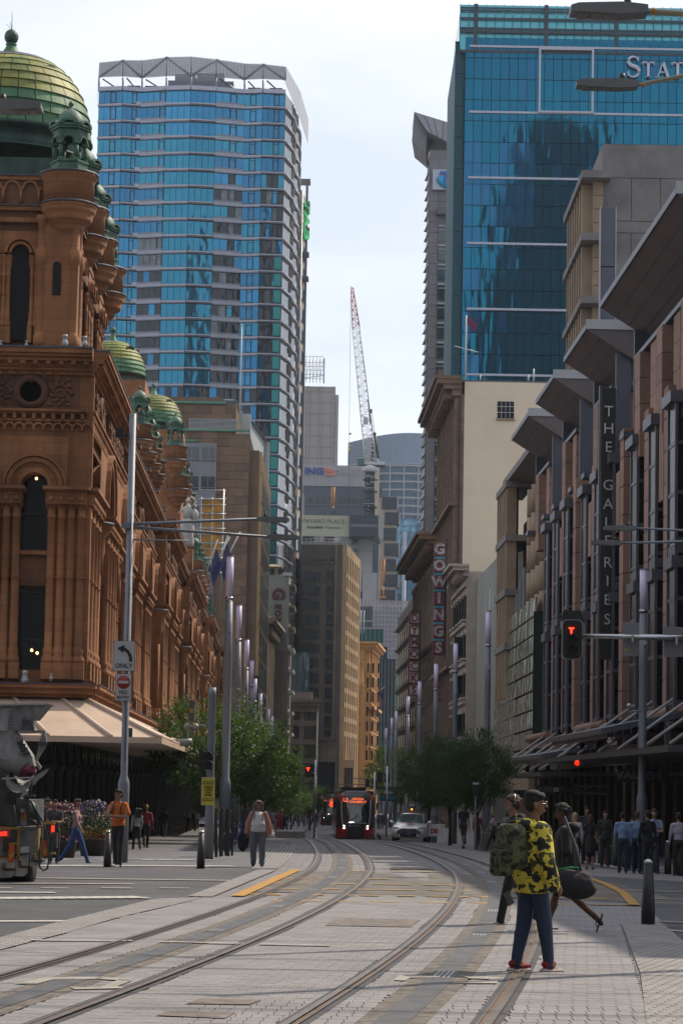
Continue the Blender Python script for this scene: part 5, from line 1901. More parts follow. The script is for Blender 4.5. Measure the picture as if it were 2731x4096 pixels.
def box_sign(label,word,u0,u1,v0,v1,Y,mb_,ml,strip,face=None,size=1.0,off=.06):
 p,q=at(u0,v1,Y),at(u1,v0,Y)
 p=at((u0+u1)/2,v1,Y)
 w_=(u1-u0)/F*Y;h_=at((u0+u1)/2+3,v0,Y).z-p.z
 r_=thing('vertical_sign',label,'sign',p,0)
 n=len(word);st=h_/n
 for i,ch in enumerate(word):
  z=h_-st*(i+.5)
  b_=MB().bev(-w_/2,w_/2,0,.9,-st*.42,st*.42,.03).build('letter_box',mb_,r_,(.0,0,z))
  if face:piece('face',face,b_,(w_*.06,-.03,0),(w_*.74,.05,st*.68))
  put('letter',text_mesh(ch,st*size,ml,.08,offset=off),b_,(w_*.05 if face else 0,-.07,0))
  if strip and i<n-1:piece('strip',strip,r_,(0,.4,z-st/2),(w_*.92,.8,st*.12))
 piece('mounting_rail',M_wfr,r_,(w_/2+.1,.5,h_/2),(.15,.2,h_+.6))
 return r_
M_bulb=mat('bulb_lettering',(.52,.50,.50),.6,var=.35,scale=6)
box_sign('tall maroon vertical sign reading GOWINGS in white on stacked boxes','GOWINGS',1730,1774,2165,2625,236,M_mar,M_bulb,M_cyan,None,.86,.06)
box_sign('narrower vertical sign reading DYMOCKS, dark red letters on white squares','DYMOCKS',1630,1672,2450,2785,262,M_mar,M_mar,None,mat('white_enamel',(.6,.6,.6),.5,var=.05),.82,.04)
bn=thing('banner','dark red zigzag banner hanging under the tall maroon sign','banner',at(1750,2800,238))
mb=MB()
for k in range(4):
 mb.prism([(-.55,0),(0,-.28),(.55,0),(0,.28)],-.1,.1,M=Matrix.Translation((0,0,k*.62))@Matrix.Rotation(PI/2,4,'X'))
mb.build('banner_panel',M_mar,bn)
for k in range(5):
 pass
Yd=287.0
dx_=at(1768,2600,Yd).x
db=thing('dark_cornice_building','dark brown office block with a heavy bracketed cornice beyond the maroon sign','building',(dx_,Yd,gz(dx_,Yd)-1),ga+.004)
def Hd(v,Y,u=1690):return at(u,v,Y).z-db.location.z
hD=Hd(2200,297)
M_dk=mat('dark_brown_stone',(.16,.115,.085),.85,var=.2,scale=.7)  # dark brown stone, mottled at random
M_dk2=mat('grey_weathered_stone',(.30,.27,.25),.85,var=.2,scale=.7)
MB().box(0,46,-16,.1,0,hD).build('wall',M_dk,db)
MB().box(2,30,-16,-1.2,hD,Hd(1950,300)).build('attic_storeys',M_dk2,db)
for o_,a,c in((1.0,-1.0,-.3),(2.0,-.3,.2),(3.0,.2,.7),(3.4,.7,1.0)):
 piece('cornice',M_orn,db,(23,o_/2,hD+(a+c)/2),(46+o_,o_,c-a))
for k in range(28):
 piece('bracket',M_orn,db,(.8+k*1.6,1.2,hD-.5),(.5,2.0,.8))
for k in range(12):
 MB().lathe([(.6,0),(.6,.5),(.45,.7),(.42,9),(.6,9.4),(.65,9.8)],10).build('giant_column',M_dk,db,(1.5+k*4,.6,hD-12))
 for f in range(7):
  piece('window',M_wdark,db,(3.5+k*4,.15,hD-3.5-f*3.5),(2.0,.1,2.3))
for f in range(3):
 for k in range(6):
  piece('window',M_wdark,db,(4+k*4.4,-1.15,hD+2.5+f*3.2),(1.8,.1,2.0))
 piece('string_course',M_dk2,db,(16,-1.0,hD+4+f*3.2),(28,.4,.3))
Ye=345.0
ex_=at(1668,2600,Ye).x
eb=thing('pale_narrow_building','narrow weathered pale stone building past the heavy cornice','building',(ex_,Ye,gz(ex_,Ye)-1),ga)
MB().box(0,60,-14,0,0,at(1668,2360,Ye).z-eb.location.z).build('wall',M_dk2,eb)
for f in range(9):
 for k in range(8):
  piece('window',M_wdark,eb,(4+k*7,.05,at(1668,2360,Ye).z-eb.location.z-4-f*3.4),(3,.1,2))
 piece('string_course',M_dk2,eb,(30,.2,at(1668,2360,Ye).z-eb.location.z-2.2-f*3.4),(60,.6,.35))
Yv=335.0
vx=at(1843,1500,Yv).x
vt=thing('blue_office_tower','huge dark blue glass office tower with white bands and large white letters','building',(vx,Yv,gz(vx,Yv)-1))
def Hv(v,u=2200):return at(u,v,Yv).z-vt.location.z
M_deep=[wavy(mat('deep_blue_glass',(.002,.105,.185),.04,metal=.85,var=0),.022,.7,.25),wavy(mat('deep_blue_glass_b',(.002,.12,.20),.04,metal=.85,var=0),.022,.7,.25),wavy(mat('teal_glass',(.008,.105,.215),.06,metal=.7,var=0),.03,.3),mat('pale_teal_glass',(.16,.72,.85),.1,metal=.3,var=.05)]
wv_=40.0
htv=Hv(215)
MB().box(0,wv_,.3,38,-2,htv).build('core',M_dfr,vt)
pitch=36/F*Yv
rowh=87.6/F*Yv
v_b=[192+262.5*k for k in range(7)]
cnt=0
stf=[MB()for _ in range(4)]
rng=random.Random(8)
ncol=int(wv_/pitch)
for r_ in range(36):
 z1=Hv(192)+rowh*.45-r_*rowh
 if z1<10:break
 for c in range(ncol):
  x0=c*pitch
  z0=z1-rowh
  mi=0 if rng.random()<.7 else 1
  if r_ in(0,):mi=0
  if 5<=r_<=8 and c<8 and rng.random()<.7:mi=2
  elif r_>8 and c<2 and r_%2:mi=2
  elif rng.random()<.03:mi=2
  if r_ in(6,8)and c>20:mi=2
  if cnt<300 and r_<19 and not(c>15 and r_>7):
   piece('glass_panel',M_deep[mi],vt,(x0+pitch/2,0,(z0+z1)/2),(pitch-.09,.3,rowh-.10));cnt+=1
  else:
   stf[mi].box(x0+.045,x0+pitch-.045,-.15,.15,z0+.05,z1-.05)
for i,mb in enumerate(stf):
 if mb.v:mb.build('glass_panels',M_deep[i],vt,kind='stuff')
for v in v_b:
 piece('white_band',M_bband,vt,(wv_/2+.4,-.22,Hv(v)),(wv_-.4,.3,.3))
mbx=MB()
zc_a,zc_b=htv,Hv(22)
MB().box(-.8,wv_,2.0,20,zc_a-2,zc_b-.8).build('crown_screen',M_deep[3],vt)
for k in range(int(wv_/pitch)+1):
 piece('crown_mullion',M_dfr,vt,(-.8+k*pitch,-.0,(zc_a+zc_b)/2),(.07,.25,zc_b-zc_a))
crp=MB()
for k in range(int(wv_/pitch)):
 for j in range(3):
  z0=zc_a+(zc_b-zc_a)*(0,.45,.72)[j];z1=zc_a+(zc_b-zc_a)*(.42,.69,1)[j]
  piece('crown_pane',M_deep[3],vt,(-.8+(k+.5)*pitch,.3,(z0+z1)/2),(pitch-.08,.08,z1-z0))
for zz,t_ in((.02,.4),(.43,.35),(.50,.2),(.70,.3),(.86,.16),(.92,.16)):
 piece('crown_beam',M_dfr,vt,(wv_/2-.8,-.12,zc_a+(zc_b-zc_a)*zz),(wv_,.2,t_))
for k in range(6):
 piece('crown_post',M_dfr,vt,(1.4+k*12*pitch/1.5,-.14,(zc_a+zc_b)/2),(.5,.18,zc_b-zc_a))
M_edge=mat('edge_teal',(.008,.09,.13),.5,var=.1,spec=.2)
for r_ in range(24):
 z1=Hv(170)-r_*rowh*1.5
 if z1<5:break
 piece('edge_glass',M_edge,vt,(-.75,.6,z1-rowh*.75),(1.3,.2,rowh*1.5-.08))
 piece('edge_frame',M_dfr,vt,(-.75,.45,z1),(1.4,.2,.10))
MB().box(-1.2,-.1,.8,30,0,Hv(165)).build('edge_return',M_edge,vt)
fa,fb=at(2157,200,Yv).x-vx,at(2368,200,Yv).x-vx
za,zb_=Hv(452),Hv(200)
for c,d in((((fa+fb)/2,-.45,za),(fb-fa,.5,.28)),(((fa+fb)/2,-.45,zb_),(fb-fa,.5,.28)),((fa,-.452,(za+zb_)/2),(.3,.5,zb_-za+.28)),((fb,-.452,(za+zb_)/2),(.3,.5,zb_-za+.28))):
 piece('square_frame',M_bband,vt,c,d)
M_letp=mat('white_sign_letters',(.62,.66,.82),.5,var=0)
def serif_letter(ch,h):
 s=h;t=.17*h;th=.06*h
 mb=MB()
 def bar(x0,z0,x1,z1,w0):
  d=Vector((x1-x0,z1-z0));d.normalize();n_=Vector((-d.y,d.x))*w0/2
  q=[(x0+n_.x,z0+n_.y),(x0-n_.x,z0-n_.y),(x1-n_.x,z1-n_.y),(x1+n_.x,z1+n_.y)]
  mb.prism(q,-.0,.25,M=Matrix.Rotation(PI/2,4,'X'))
 if ch=='T':
  bar(.0,0,.0,s,t);bar(-.38*s,s-th/2,.38*s,s-th/2,th*1.3);bar(-.38*s,s,-.34*s,s-.2*s,th);bar(.38*s,s,.34*s,s-.2*s,th);bar(-.16*s,th/2,.16*s,th/2,th);w=.82*s
 elif ch=='A':
  bar(-.34*s,0,.0,s,th*1.2);bar(.0,s,.34*s,0,t);bar(-.2*s,.35*s,.2*s,.35*s,th);bar(-.46*s,th/2,-.22*s,th/2,th);bar(.2*s,th/2,.48*s,th/2,th);w=.92*s
 elif ch=='E':
  bar(-.2*s,0,-.2*s,s,t);bar(-.3*s,s-th/2,.26*s,s-th/2,th);bar(-.3*s,th/2,.28*s,th/2,th);bar(-.2*s,.52*s,.14*s,.52*s,th)
  bar(.26*s,s,.24*s,s-.2*s,th);bar(.28*s,0,.25*s,.22*s,th);bar(.14*s,.62*s,.14*s,.42*s,th);w=.7*s
 else:
  pts=[];rs=[]
  for i in range(33):
   t_=i/32
   if t_<.5:
    a=R(25)+(R(270)-R(25))*(t_*2);cx,cz,r=0,.74*s,.21*s
    a2=a;pts.append((cx+r*1.05*math.cos(a2),0,cz+r*math.sin(a2)))
   else:
    a=R(90)-(R(90)+R(155))*((t_-.5)*2);cx,cz,r=0,.265*s,.24*s
    pts.append((cx+r*1.05*math.cos(a),0,cz+r*math.sin(a)))
   rs.append((.035+.06*math.sin(PI*t_)**1.5)*s)
  mb.path(pts,rs,6)
  for q in(0,-1):
   x,_,z=pts[q];bar(x,z-.1*s,x,z+.1*s,th)
  w=.66*s
 return mb.mesh('letter',M_letp),w
xx=at(2500,280,Yv).x-vx
z0=Hv(315,2550)
big=3.0
for ch,h in(('S',3.15),('T',2.25),('A',2.25),('T',2.25),('E',2.25),('',1),('S',3.0),('T',2.2),('R',0),('E',2.2),('E',2.2),('T',2.2)):
 if not ch or h==0:
  xx+=1.6;continue
 me,w_=serif_letter(ch,h)
 if xx+w_<wv_:put('letter',me,vt,(xx+w_/2,-.6,z0))
 xx+=w_*1.06
Yx=430.0
tx=at(1706,1500,Yx).x
tt=thing('grey_slant_top_tower','grey panelled tower with slanted wing top and a blue and white square logo','building',(tx,Yx,gz(tx,Yx)-1))
def Hx(v,u=1750):return at(u,v,Yx).z-tt.location.z
M_gp=mat('grey_granite_panel',(.24,.235,.26),.6,var=.08,scale=.3,rnd=.08)
M_gpd=mat('grey_granite_dark',(.12,.125,.15),.5,var=.08,scale=.3)
M_gpl=mat('light_granite_panel',(.38,.38,.43),.5,var=.06,scale=.3)
ww=at(1845,1000,Yx).x-tx
MB().box(0,ww,.2,14,0,Hx(600)).build('wall',M_gp,tt)
def xl(u,v=1000):return at(u,v,Yx).x-tx
q=[(xl(1655,455),-1,Hx(455)),(xl(1646,570),-1,Hx(572)),(xl(1700,615),0,Hx(617)),(xl(1708,530),0,Hx(530))]
mb=MB();mb.add(q+[(a+.8,9,c-.4)for a,b_,c in q],[(0,1,2,3),(7,6,5,4),(0,4,5,1),(1,5,6,2),(2,6,7,3),(3,7,4,0)]);mb.build('slanted_wing',M_gp,tt)
q=[(xl(1655,455),-1,Hx(455)),(xl(1708,530),-1.05,Hx(533)),(xl(1808,580),-1.05,Hx(583)),(xl(1850,510),-1,Hx(512))]
mb=MB();mb.add(q+[(a,10,c-.4)for a,b_,c in q],[(0,1,2,3),(7,6,5,4),(0,4,5,1),(1,5,6,2),(2,6,7,3),(3,7,4,0)]);mb.build('slanted_roof',M_gpl,tt)
for k in range(1,5):
 f=k/5
 a=Vector(q[0]).lerp(Vector(q[3]),f);c=Vector(q[1]).lerp(Vector(q[2]),f)
 mb=MB();mb.tube(a+Vector((0,-.05,0)),c+Vector((0,-.05,0)),.05,n=4);mb.build('roof_seam',M_gpd,tt)
npn=0
ph=43/F*Yx
for r_ in range(44):
 z=Hx(640)-r_*ph
 if z<6:break
 for(a,c)in((1714,1748),(1748,1812))if r_<9 else((1714,1748),):
  a_,c_=xl(a)-.0,xl(c)
  piece('granite_panel',M_gp,tt,((a_+c_)/2,.1,z-ph/2),(c_-a_-.06,.25,ph-.06));npn+=1
 mb=MB();mb.add([(-.1,1.5,z-ph),(-.7,8,z-ph),(.1,8,z-ph),(-.1,1.5,z-.2),(-.3,8,z-.9),(.1,8,z-.3)],[(0,1,4,3),(0,2,1),(3,4,5)])
 mb.build('sawtooth_bay',M_gpl if r_%2 else M_gp,tt)
 piece('west_glass',M_glass,tt,(-.02,3,z-ph/2),(.12,5,ph*.8))
for r_ in range(24):
 z=Hx(905)-r_*80/F*Yx
 if z<6:break
 a_,c_=xl(1752),xl(1800)
 w_=piece('window',M_glass,tt,((a_+c_)/2,-.02,z-1.5),(c_-a_,.2,2.5))
 piece('white_sill',M_bband,tt,((a_+c_)/2,-.2,z),(c_-a_,.4,.25));piece('white_sill',M_bband,tt,((a_+c_)/2,-.2,z-.75),(c_-a_,.4,.12))
 piece('mullion',M_bband2,w_,(.1,-.8,0),(.05,.6,1))
piece('hood',M_gpd,tt,(xl(1775),-.8,Hx(850)),(xl(1808)-xl(1742),1.8,1.2))
M_lb=mat('logo_blue',(.0,.16,.62),.5,var=0)
M_lc=mat('logo_cyan',(.01,.42,.80),.5,var=0)
a_,c_=xl(1729,720),xl(1812,720)
lg=piece('logo_board',M_letp,tt,((a_+c_)/2,-.5,(Hx(682)+Hx(762))/2),(c_-a_,.5,Hx(682)-Hx(762)))
lo=MB()
Mo=Matrix.Translation((xl(1772,730),-.9,Hx(733)))@Matrix.Rotation(R(38),4,'Y')@Matrix.Rotation(PI/2,4,'X')
lo.lathe([(.01,0),(1.0,0),(1.0,.12),(.01,.12)],24,M=Mo,sx=1.45,sy=.85,mi=0)
lo.build('logo_oval',M_lc,tt)
lo=MB()
for(x0,z0,x1,z1)in((1755,690,1806,702),(1772,700,1786,738)):
 a1,b1=xl(x0,700),xl(x1,700)
 lo.add([(a1+.2,-1.1,Hx(z0)),(b1,-1.1,Hx(z0)),(b1-.25,-1.1,Hx(z1)),(a1-.05,-1.1,Hx(z1)),(a1+.2,-.9,Hx(z0)),(b1,-.9,Hx(z0)),(b1-.25,-.9,Hx(z1)),(a1-.05,-.9,Hx(z1))],[(0,1,2,3),(7,6,5,4),(0,4,5,1),(1,5,6,2),(2,6,7,3),(3,7,4,0)])
lo.build('logo_letter',M_lb,tt)
def block(name,label,u0,u1,vt,Y,depth,m,rz=0,cat='building',vg=2900,part='wall'):
 x0=at(u0,vg,Y).x;x1=at(u1,vg,Y).x
 b_=thing(name,label,cat,(x0,Y,gz(x0,Y)-1),rz)
 h=at((u0+u1)/2,vt,Y).z-b_.location.z
 w_=x1-x0
 MB().box(0,w_,0,depth,-1,h).build(part,m,b_)
 return b_,w_,h
M_gbr=mat('grey_brown_concrete',(.20,.17,.155),.85,var=.1,scale=.3)
M_gbe=mat('sunlit_beige_concrete',(.78,.56,.33),.85,var=.1,scale=.3)  # paler than the south face: the street front's sunlight is in this colour
M_win2=mat('dark_blue_window',(.012,.022,.035),.15,var=0)
Ya=430.0
ax0,ax1=at(1192,2900,Ya).x,at(1358,2900,Ya).x
ba=thing('grid_office_block','grey brown office block with a sunlit beige window grid on its street front','building',(ax0,Ya,gz(0,Ya)-1))
def Ha(v,u=1290):return at(u,v,Ya).z-ba.location.z
wa=ax1-ax0;ha=Ha(2178)
MB().box(0,wa,.3,34,-1,ha).build('wall',M_gbr,ba)
MB().box(-.2,wa,.1,34,Ha(2255),Ha(2248)).build('ledge',M_gbr,ba)
u2x=lambda u:at(u,2600,Ya).x-ax0
r_=0
for v in range(2285,3010,58):
 z=(Ha(v)+Ha(v+42))/2;hh=Ha(v)-Ha(v+42)
 for(a,c)in((1203,1278),(1302,1328)):
  n=3 if a==1203 else 1
  for k in range(n):
   x0=u2x(a)+(u2x(c)-u2x(a))*k/n;x1=u2x(a)+(u2x(c)-u2x(a))*(k+1)/n
   piece('window',M_win2,ba,((x0+x1)/2,.25,z),(x1-x0-.08,.2,hh*(1 if k<2 else .8)))
 piece('window_sill',M_gbr,ba,(u2x(1240),.2,z-hh/2-.25),(u2x(1278)-u2x(1203),.3,.3))
piece('window',M_win2,ba,(u2x(1262),.25,Ha(2247)+.2),(u2x(1300)-u2x(1222),.2,.6))
piece('window',M_win2,ba,(u2x(1332),.25,Ha(2245)+.3),(1.2,.2,.9))
piece('corner_pier',M_gbr,ba,(wa-.5,.1,ha/2),(1.0,.5,ha))
fr=thing('x','x','x');bpy.data.objects.remove(fr)
ex1,ey1=at(1414,2900,458).x-ax1,28.0
ang=math.atan2(ey1,ex1)
def fa(name,m,s_,out,z,d):
 x=wa+math.cos(ang)*s_+math.sin(ang)*out;y=math.sin(ang)*s_-math.cos(ang)*out
 return piece(name,m,ba,(x,y,z),d,rot=(0,0,ang))
Lf=math.hypot(ex1,ey1)
fa('front_wall',M_gbe,Lf/2,-.6,ha/2,(Lf,1.4,ha))
fa('front_glass',M_win2,Lf/2,.15,ha/2,(Lf-1,.1,ha-2))
ng=6
for k in range(ng+1):
 fa('front_pier',M_gbe,.5+(Lf-1)*k/ng,.45,ha/2,(.9,.7,ha))
 if k<ng:fa('thin_pier',M_gbe,.5+(Lf-1)*(k+.5)/ng,.35,ha/2,(.4,.5,ha))
for r_ in range(13):
 z=ha-.8-(0 if r_==0 else 4.4+(r_-1)*2.58)
 if z<5:break
 fa('spandrel',M_gbe,Lf/2,.35,z,(Lf,.5,.85 if r_ else 1.6))
rl=MB()
for k in range(10):rl.tube((k*wa/9,.1,ha),(k*wa/9,.1,ha+1),.05,n=4)
rl.tube((0,.1,ha+1),(wa,.1,ha+1),.05,n=4);rl.tube((0,.1,ha+.5),(wa,.1,ha+.5),.04,n=4);rl.tube((wa,.1,ha+1),(wa+ex1,ey1,ha+1),.05,n=4)
rl.build('roof_rail',M_bband,ba)
M_gst=mat('grey_white_stone',(.36,.335,.30),.85,var=.1,scale=.4)
cb2,wc,hc=block('corner_bank','grey white stone corner building with a projecting cornice and narrow windows',1160,1268,2795,398,24,M_gst)
def Hc(v):return at(1215,v,398).z-cb2.location.z
for o_,a,c in((.5,-2.2,-1.2),(1.1,-1.2,-.6),(1.5,-.6,-.1)):
 piece('cornice',M_gst,cb2,(wc/2-.1,-o_/2,hc+(a+c)/2),(wc+o_,o_,c-a))
piece('attic',M_gst,cb2,(wc*.4,3,hc+.5),(wc*.8,5,1.3))
for v in range(2830,3140,75):
 piece('window',M_win2,cb2,(wc*.22,-.02,Hc(v+25)),(1.0,.1,2.0))
 for k in range(5):piece('slot_window',M_win2,cb2,(wc*(.55+.09*k),-.02,Hc(v+25)),(.22,.1,2.2))
 piece('string_course',M_gst,cb2,(wc/2,-.1,Hc(v-5)),(wc,.3,.25))
gbx,_,_=block('glass_rooftop_box','bluish glass box standing between the blue tower and the corner bank',1158,1232,2608,412,10,wavy(mat('bluish_box_glass',(.10,.16,.19),.06,metal=.6,var=0),.05,.5),part='glass_wall')
lg_,wl_,hl_=block('stone_podium','beige stone podium with tall dark openings below the grid block',1262,1348,2955,426,10,mat('podium_stone',(.33,.29,.245),.85,var=.06,scale=.3))
for k in range(3):
 piece('tall_opening',M_win2,lg_,(wl_*(.2+.3*k),-.03,6),(1.1,.1,9))
for k in range(7):
 piece('joint',M_gbr,lg_,(wl_/2,-.03,3+k*2),(wl_,.05,.06));
for k in range(3):piece('joint',M_gbr,lg_,(wl_*(k+.7)/3,-.031,hl_/2),(.06,.05,hl_))
piece('coping',M_gbr,lg_,(wl_/2,-.3,hl_),(wl_+.6,1.4,.4))
gr2,wg2,hg2=block('street_front_grid','beige street front of tall ground floor piers beside the podium',1348,1414,3040,431,8,M_gbe)
for k in range(6):piece('opening',M_win2,gr2,(wg2*(.1+.165*k),-.05,hg2*.5),(.28,.2,hg2*.75))
M_orst=mat('orange_sandstone',(.80,.42,.14),.85,var=.12,scale=.4)
Yo2=500.0
op,wo,ho=block('sandstone_palazzo','orange sandstone office palazzo with a round corner column and heavy cornice',1416,1472,2575,Yo2,30,M_orst)
def Hp(v,u=1450):return at(u,v,Yo2).z-op.location.z
ex2,ey2=at(1503,2900,530).x-at(1472,2900,Yo2).x,30
ang2=math.atan2(ey2,ex2);L2=math.hypot(ex2,ey2)
def fo(name,m,s_,out,z,d):
 return piece(name,m,op,(wo+math.cos(ang2)*s_+math.sin(ang2)*out,math.sin(ang2)*s_-math.cos(ang2)*out,z),d,rot=(0,0,ang2))
fo('front_wall',M_orst,L2/2,-1,ho/2,(L2,2.2,ho))
for o_,a,c in((.6,-1.4,-.7),(1.3,-.7,-.1),(1.8,-.1,.4)):
 piece('cornice',M_orst,op,(wo/2+.4,-o_/2,ho+(a+c)/2),(wo+o_+.6,o_,c-a));fo('cornice',M_orst,L2/2,o_/2+.1,ho+(a+c)/2,(L2,o_,c-a))
MB().lathe([(1.1,3),(1.1,ho-9),(1.3,ho-8.7),(1.05,ho-8.4),(1.05,ho-1.6),(1.3,ho-1.4)],16).build('round_corner_column',M_orst,op,(1.0,-.1,0))
for k in range(5):
 x=2.2+k*.95
 if x<wo:
  MB().tube((x,-.1,ho-8),(x,-.1,ho-1.6),.26,n=8).build('engaged_column',M_orst,op)
for k in range(4):
 fo('front_pilaster',M_orst,3+k*8,.3,ho/2,(1.6,.7,ho))
for f in range(11):
 z=ho-5-f*3.0
 if z<6:break
 for k in range(3):
  piece('window',M_win2,op,(2.7+k*1.05,-.03,z),(.36,.12,2.0))
 for k in range(9):
  fo('window',M_win2,1.8+k*3.2,.18,z,(1.5,.1,1.9))
 fo('sill',M_orst,L2/2,.3,z-1.3,(L2,.5,.25))
for v in(2830,3072):fo('string_course',M_orst,L2/2,.6,Hp(v),(L2,1.4,.5));
piece('string_course',M_orst,op,(wo/2,-.4,Hp(3072)),(wo+.6,1.2,.5))
p=at(1500,2790,524)
bb=MB().box(-1,1,-1.4,1.4,0,2.4).box(-1.3,1.3,-1.7,1.7,2.4,2.7);bb.build('oriel',M_orst,op,(p.x-op.location.x,24,p.z-op.location.z-2))
fgp=at(1500,2778,512)
f2=thing('flagpole','slanted pole with a dark blue flag on the orange sandstone palazzo','flagpole',fgp)
MB().tube((0,0,0),(1.9,-.5,1.6),.06,n=6).build('pole',M_whitep,f2)
M_bflag=mat('dark_blue_flag',(.015,.03,.16),.8,var=.4,scale=2,col2=(.02,.015,.05))
put('flag',flag_mesh(1.2,1.5,M_bflag,.9),f2,(.7,-.3,1.5))
M_teal=wavy(mat('teal_office_glass',(.05,.20,.19),.08,metal=.5,var=0),.05,.5)
M_teal2=wavy(mat('dusky_office_glass',(.08,.12,.15),.08,metal=.55,var=0),.05,.5)
for k,(u0,u1,vt,Yy)in enumerate(((1424,1482,2420,590),(1424,1527,2510,580),(1424,1545,2580,570),(1495,1578,2635,560))):
 b_,w_,h_=(block('stepped_glass_block',['topmost setback of teal glass with a planted roof edge','second glass step with three thin poles','third glass step behind the sandstone cornice','lowest broad glass front next to the green hoarding'][k],u0,u1,vt,Yy,12,M_teal2 if k!=1 else M_teal,part='glass_wall'))
 n=6
 for j in range(n+1):piece('mullion',M_frame,b_,(w_*j/n,-.06,h_/2),(.1,.15,h_))
 for j in range(12 if k==3 else 5):
  piece('floor_edge',M_frame if k<3 else M_dfr,b_,(w_/2,-.1,h_-.2-j*3.7),(w_,.3,.35))
  if k==3:
   piece('teal_bay',M_teal,b_,(w_*.14,-.1,h_-2-j*3.7),(w_*.26,.12,2.8))
pl_=None
for u,l_ in((1431,'leftmost of three thin white poles on the stepped glass block'),(1443,'middle one of three thin white poles on the stepped glass block'),(1455,'rightmost of three thin white poles on the stepped glass block')):
 p=at(u,2535,575)
 t_=thing('roof_pole',l_,'pole',p,group='poles on the stepped glass block')
 MB().tube((0,0,0),(0,0,5.6),.09,n=6).build('pole',M_whitep,t_)
M_wrap=mat('scaffold_mesh',(.36,.34,.37),.8,var=.1,scale=.3)
wr,ww_,hw_=block('wrapped_building','building wrapped in a pale grid of scaffold mesh at the end of the street',1432,1662,2440,640,20,M_wrap,part='wrap')
MB().box(1.0,ww_-.3,.5,12,hw_,hw_+2.6).build('wrap_top',mat('thin_mesh',(.5,.46,.48),.8,var=0,alpha=.5),wr)
for k in range(17):piece('scaffold_upright',M_bband,wr,(ww_*k/16,-.15,hw_/2+1.2),(.12,.12,hw_+2.4))
for k in range(22):piece('scaffold_ledger',M_bband,wr,(ww_/2,-.2,hw_+1-k*1.25),(ww_,.12,.12))
low,wlw,hlw=block('concrete_frame_building','unfinished concrete frame with a dark gap under the scaffold mesh',1575,1665,2725,615,10,M_conc)
for j in range(5):
 piece('dark_gap',M_win2,low,(wlw/2,-.05,hlw-1.8-j*3.2),(wlw*.9,.2,1.9));piece('column',M_conc,low,(wlw*.45,-.3,hlw-1.8-j*3.2),(.9,.5,2.2))
ghx=at(1575,2900,560)
hd=thing('hoarding','turquoise hoarding with dark diagonal stripes and a thin ring motif','hoarding',(ghx.x,560,gz(0,560)))
wh=at(1617,2900,560).x-ghx.x;hh=at(1595,2690,560).z-gz(0,560)
MB().box(0,wh,0,.4,0,hh).build('board',mat('turquoise_print',(.10,.45,.30),.6,var=.03),hd)
M_gd=mat('dark_green_stripe',(.01,.20,.13),.6,var=0)
zb2=at(1595,2890,560).z-gz(0,560)
mb=MB()
for k in range(10):
 z=zb2-1+k*.95
 mb.add([(0,-.03,z),(wh,-.03,z+3.0),(wh,-.03,z+3.55),(0,-.03,z+.55)],[(0,1,2,3)])
mb.build('stripe',M_gd,hd,kind='stuff')
MB().lathe([(.62,0),(.72,0),(.72,.04),(.62,.04),(.62,0)],20,M=Matrix.Translation((wh*.5,-.04,zb2-1.8))@Matrix.Rotation(PI/2,4,'X')).build('ring',M_fas,hd)
ban2=thing('banner','narrow black banner with a yellow diamond on the brown block street front','banner',at(1023,2770,282))
piece('board',M_black,ban2,(0,0,0),(.55,.1,4.0));piece('diamond',mat('yellow_print',(.7,.42,.02),.5,var=0),ban2,(0,-.08,1.1),(.33,.05,.33),rot=(0,R(45),0))
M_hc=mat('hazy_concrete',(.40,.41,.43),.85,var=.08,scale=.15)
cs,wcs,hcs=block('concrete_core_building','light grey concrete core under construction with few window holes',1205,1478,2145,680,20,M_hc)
def Hs(v):return at(1350,v,680).z-cs.location.z
xs2=lambda u,v=2400:at(u,v,680).x-cs.location.x
for(u,v)in((1418,2165),(1418,2208),(1425,2290),(1425,2335),(1435,2378)):
 piece('window_hole',M_win2,cs,(xs2(u,v),-.1,Hs(v)),(1.6,.3,2.0))
for k in range(9):piece('pour_joint',M_conc,cs,(wcs*.7,-.05,hcs-4-k*3.1),(wcs*.6,.12,.12))
piece('stepped_wall',M_hc,cs,(xs2(1478),3,Hs(2290)/2),(4.0,8,Hs(2290)))
piece('number_band',M_fas,cs,(xs2(1260),-.3,Hs(2152)),(14,.4,2.3))
put('lettering',text_mesh('21',2.0,M_bgm,.1,offset=.04),cs,(xs2(1268,2155),-.6,Hs(2156)))
for(u,w__)in((1232,3.2),(1316,2.9)):
 piece('window',M_win2,cs,(xs2(u,2155),-.6,Hs(2158)),(w__,.2,1.4))
M_olive=mat('olive_board',(.44,.46,.33),.7,var=.03)
nb_=thing('name_board','pale olive construction board reading YNYARD PLACE by Brookfield Properties','sign',at(1206,2143,672))
wn_,hn_=at(1397,2100,672).x-at(1206,2100,672).x,at(1300,2060,672).z-at(1300,2143,672).z
MB().box(0,wn_,0,.6,0,hn_).build('board',M_olive,nb_)
M_lgr=mat('dark_board_letters',(.04,.055,.06),.6,var=0)
put('lettering',text_mesh('WYNYARD PLACE',1.72,M_lgr,.05,align='RIGHT'),nb_,(wn_-1.3,-.04,hn_*.70))
put('lettering',text_mesh('Properties',1.1,M_lgr,.05,align='RIGHT',sx=.95),nb_,(wn_-2.4,-.04,hn_*.42));put('lettering',text_mesh('by',1.1,M_lgr,.05,align='RIGHT',sx=.95),nb_,(wn_-13.1,-.04,hn_*.42))
put('lettering',text_mesh('Brookfield',1.1,M_lgr,.05,offset=.035,align='RIGHT',sx=.95),nb_,(wn_-7.5,-.04,hn_*.42))
for k in range(4):piece('board_seam',M_fas,nb_,(wn_*(k+.6)/4.4,-.02,hn_/2),(.06,.05,hn_))
bh=thing('black_hoarding','black box of hoardings around the crane foot beside the olive board','hoarding',at(1397,2143,671))
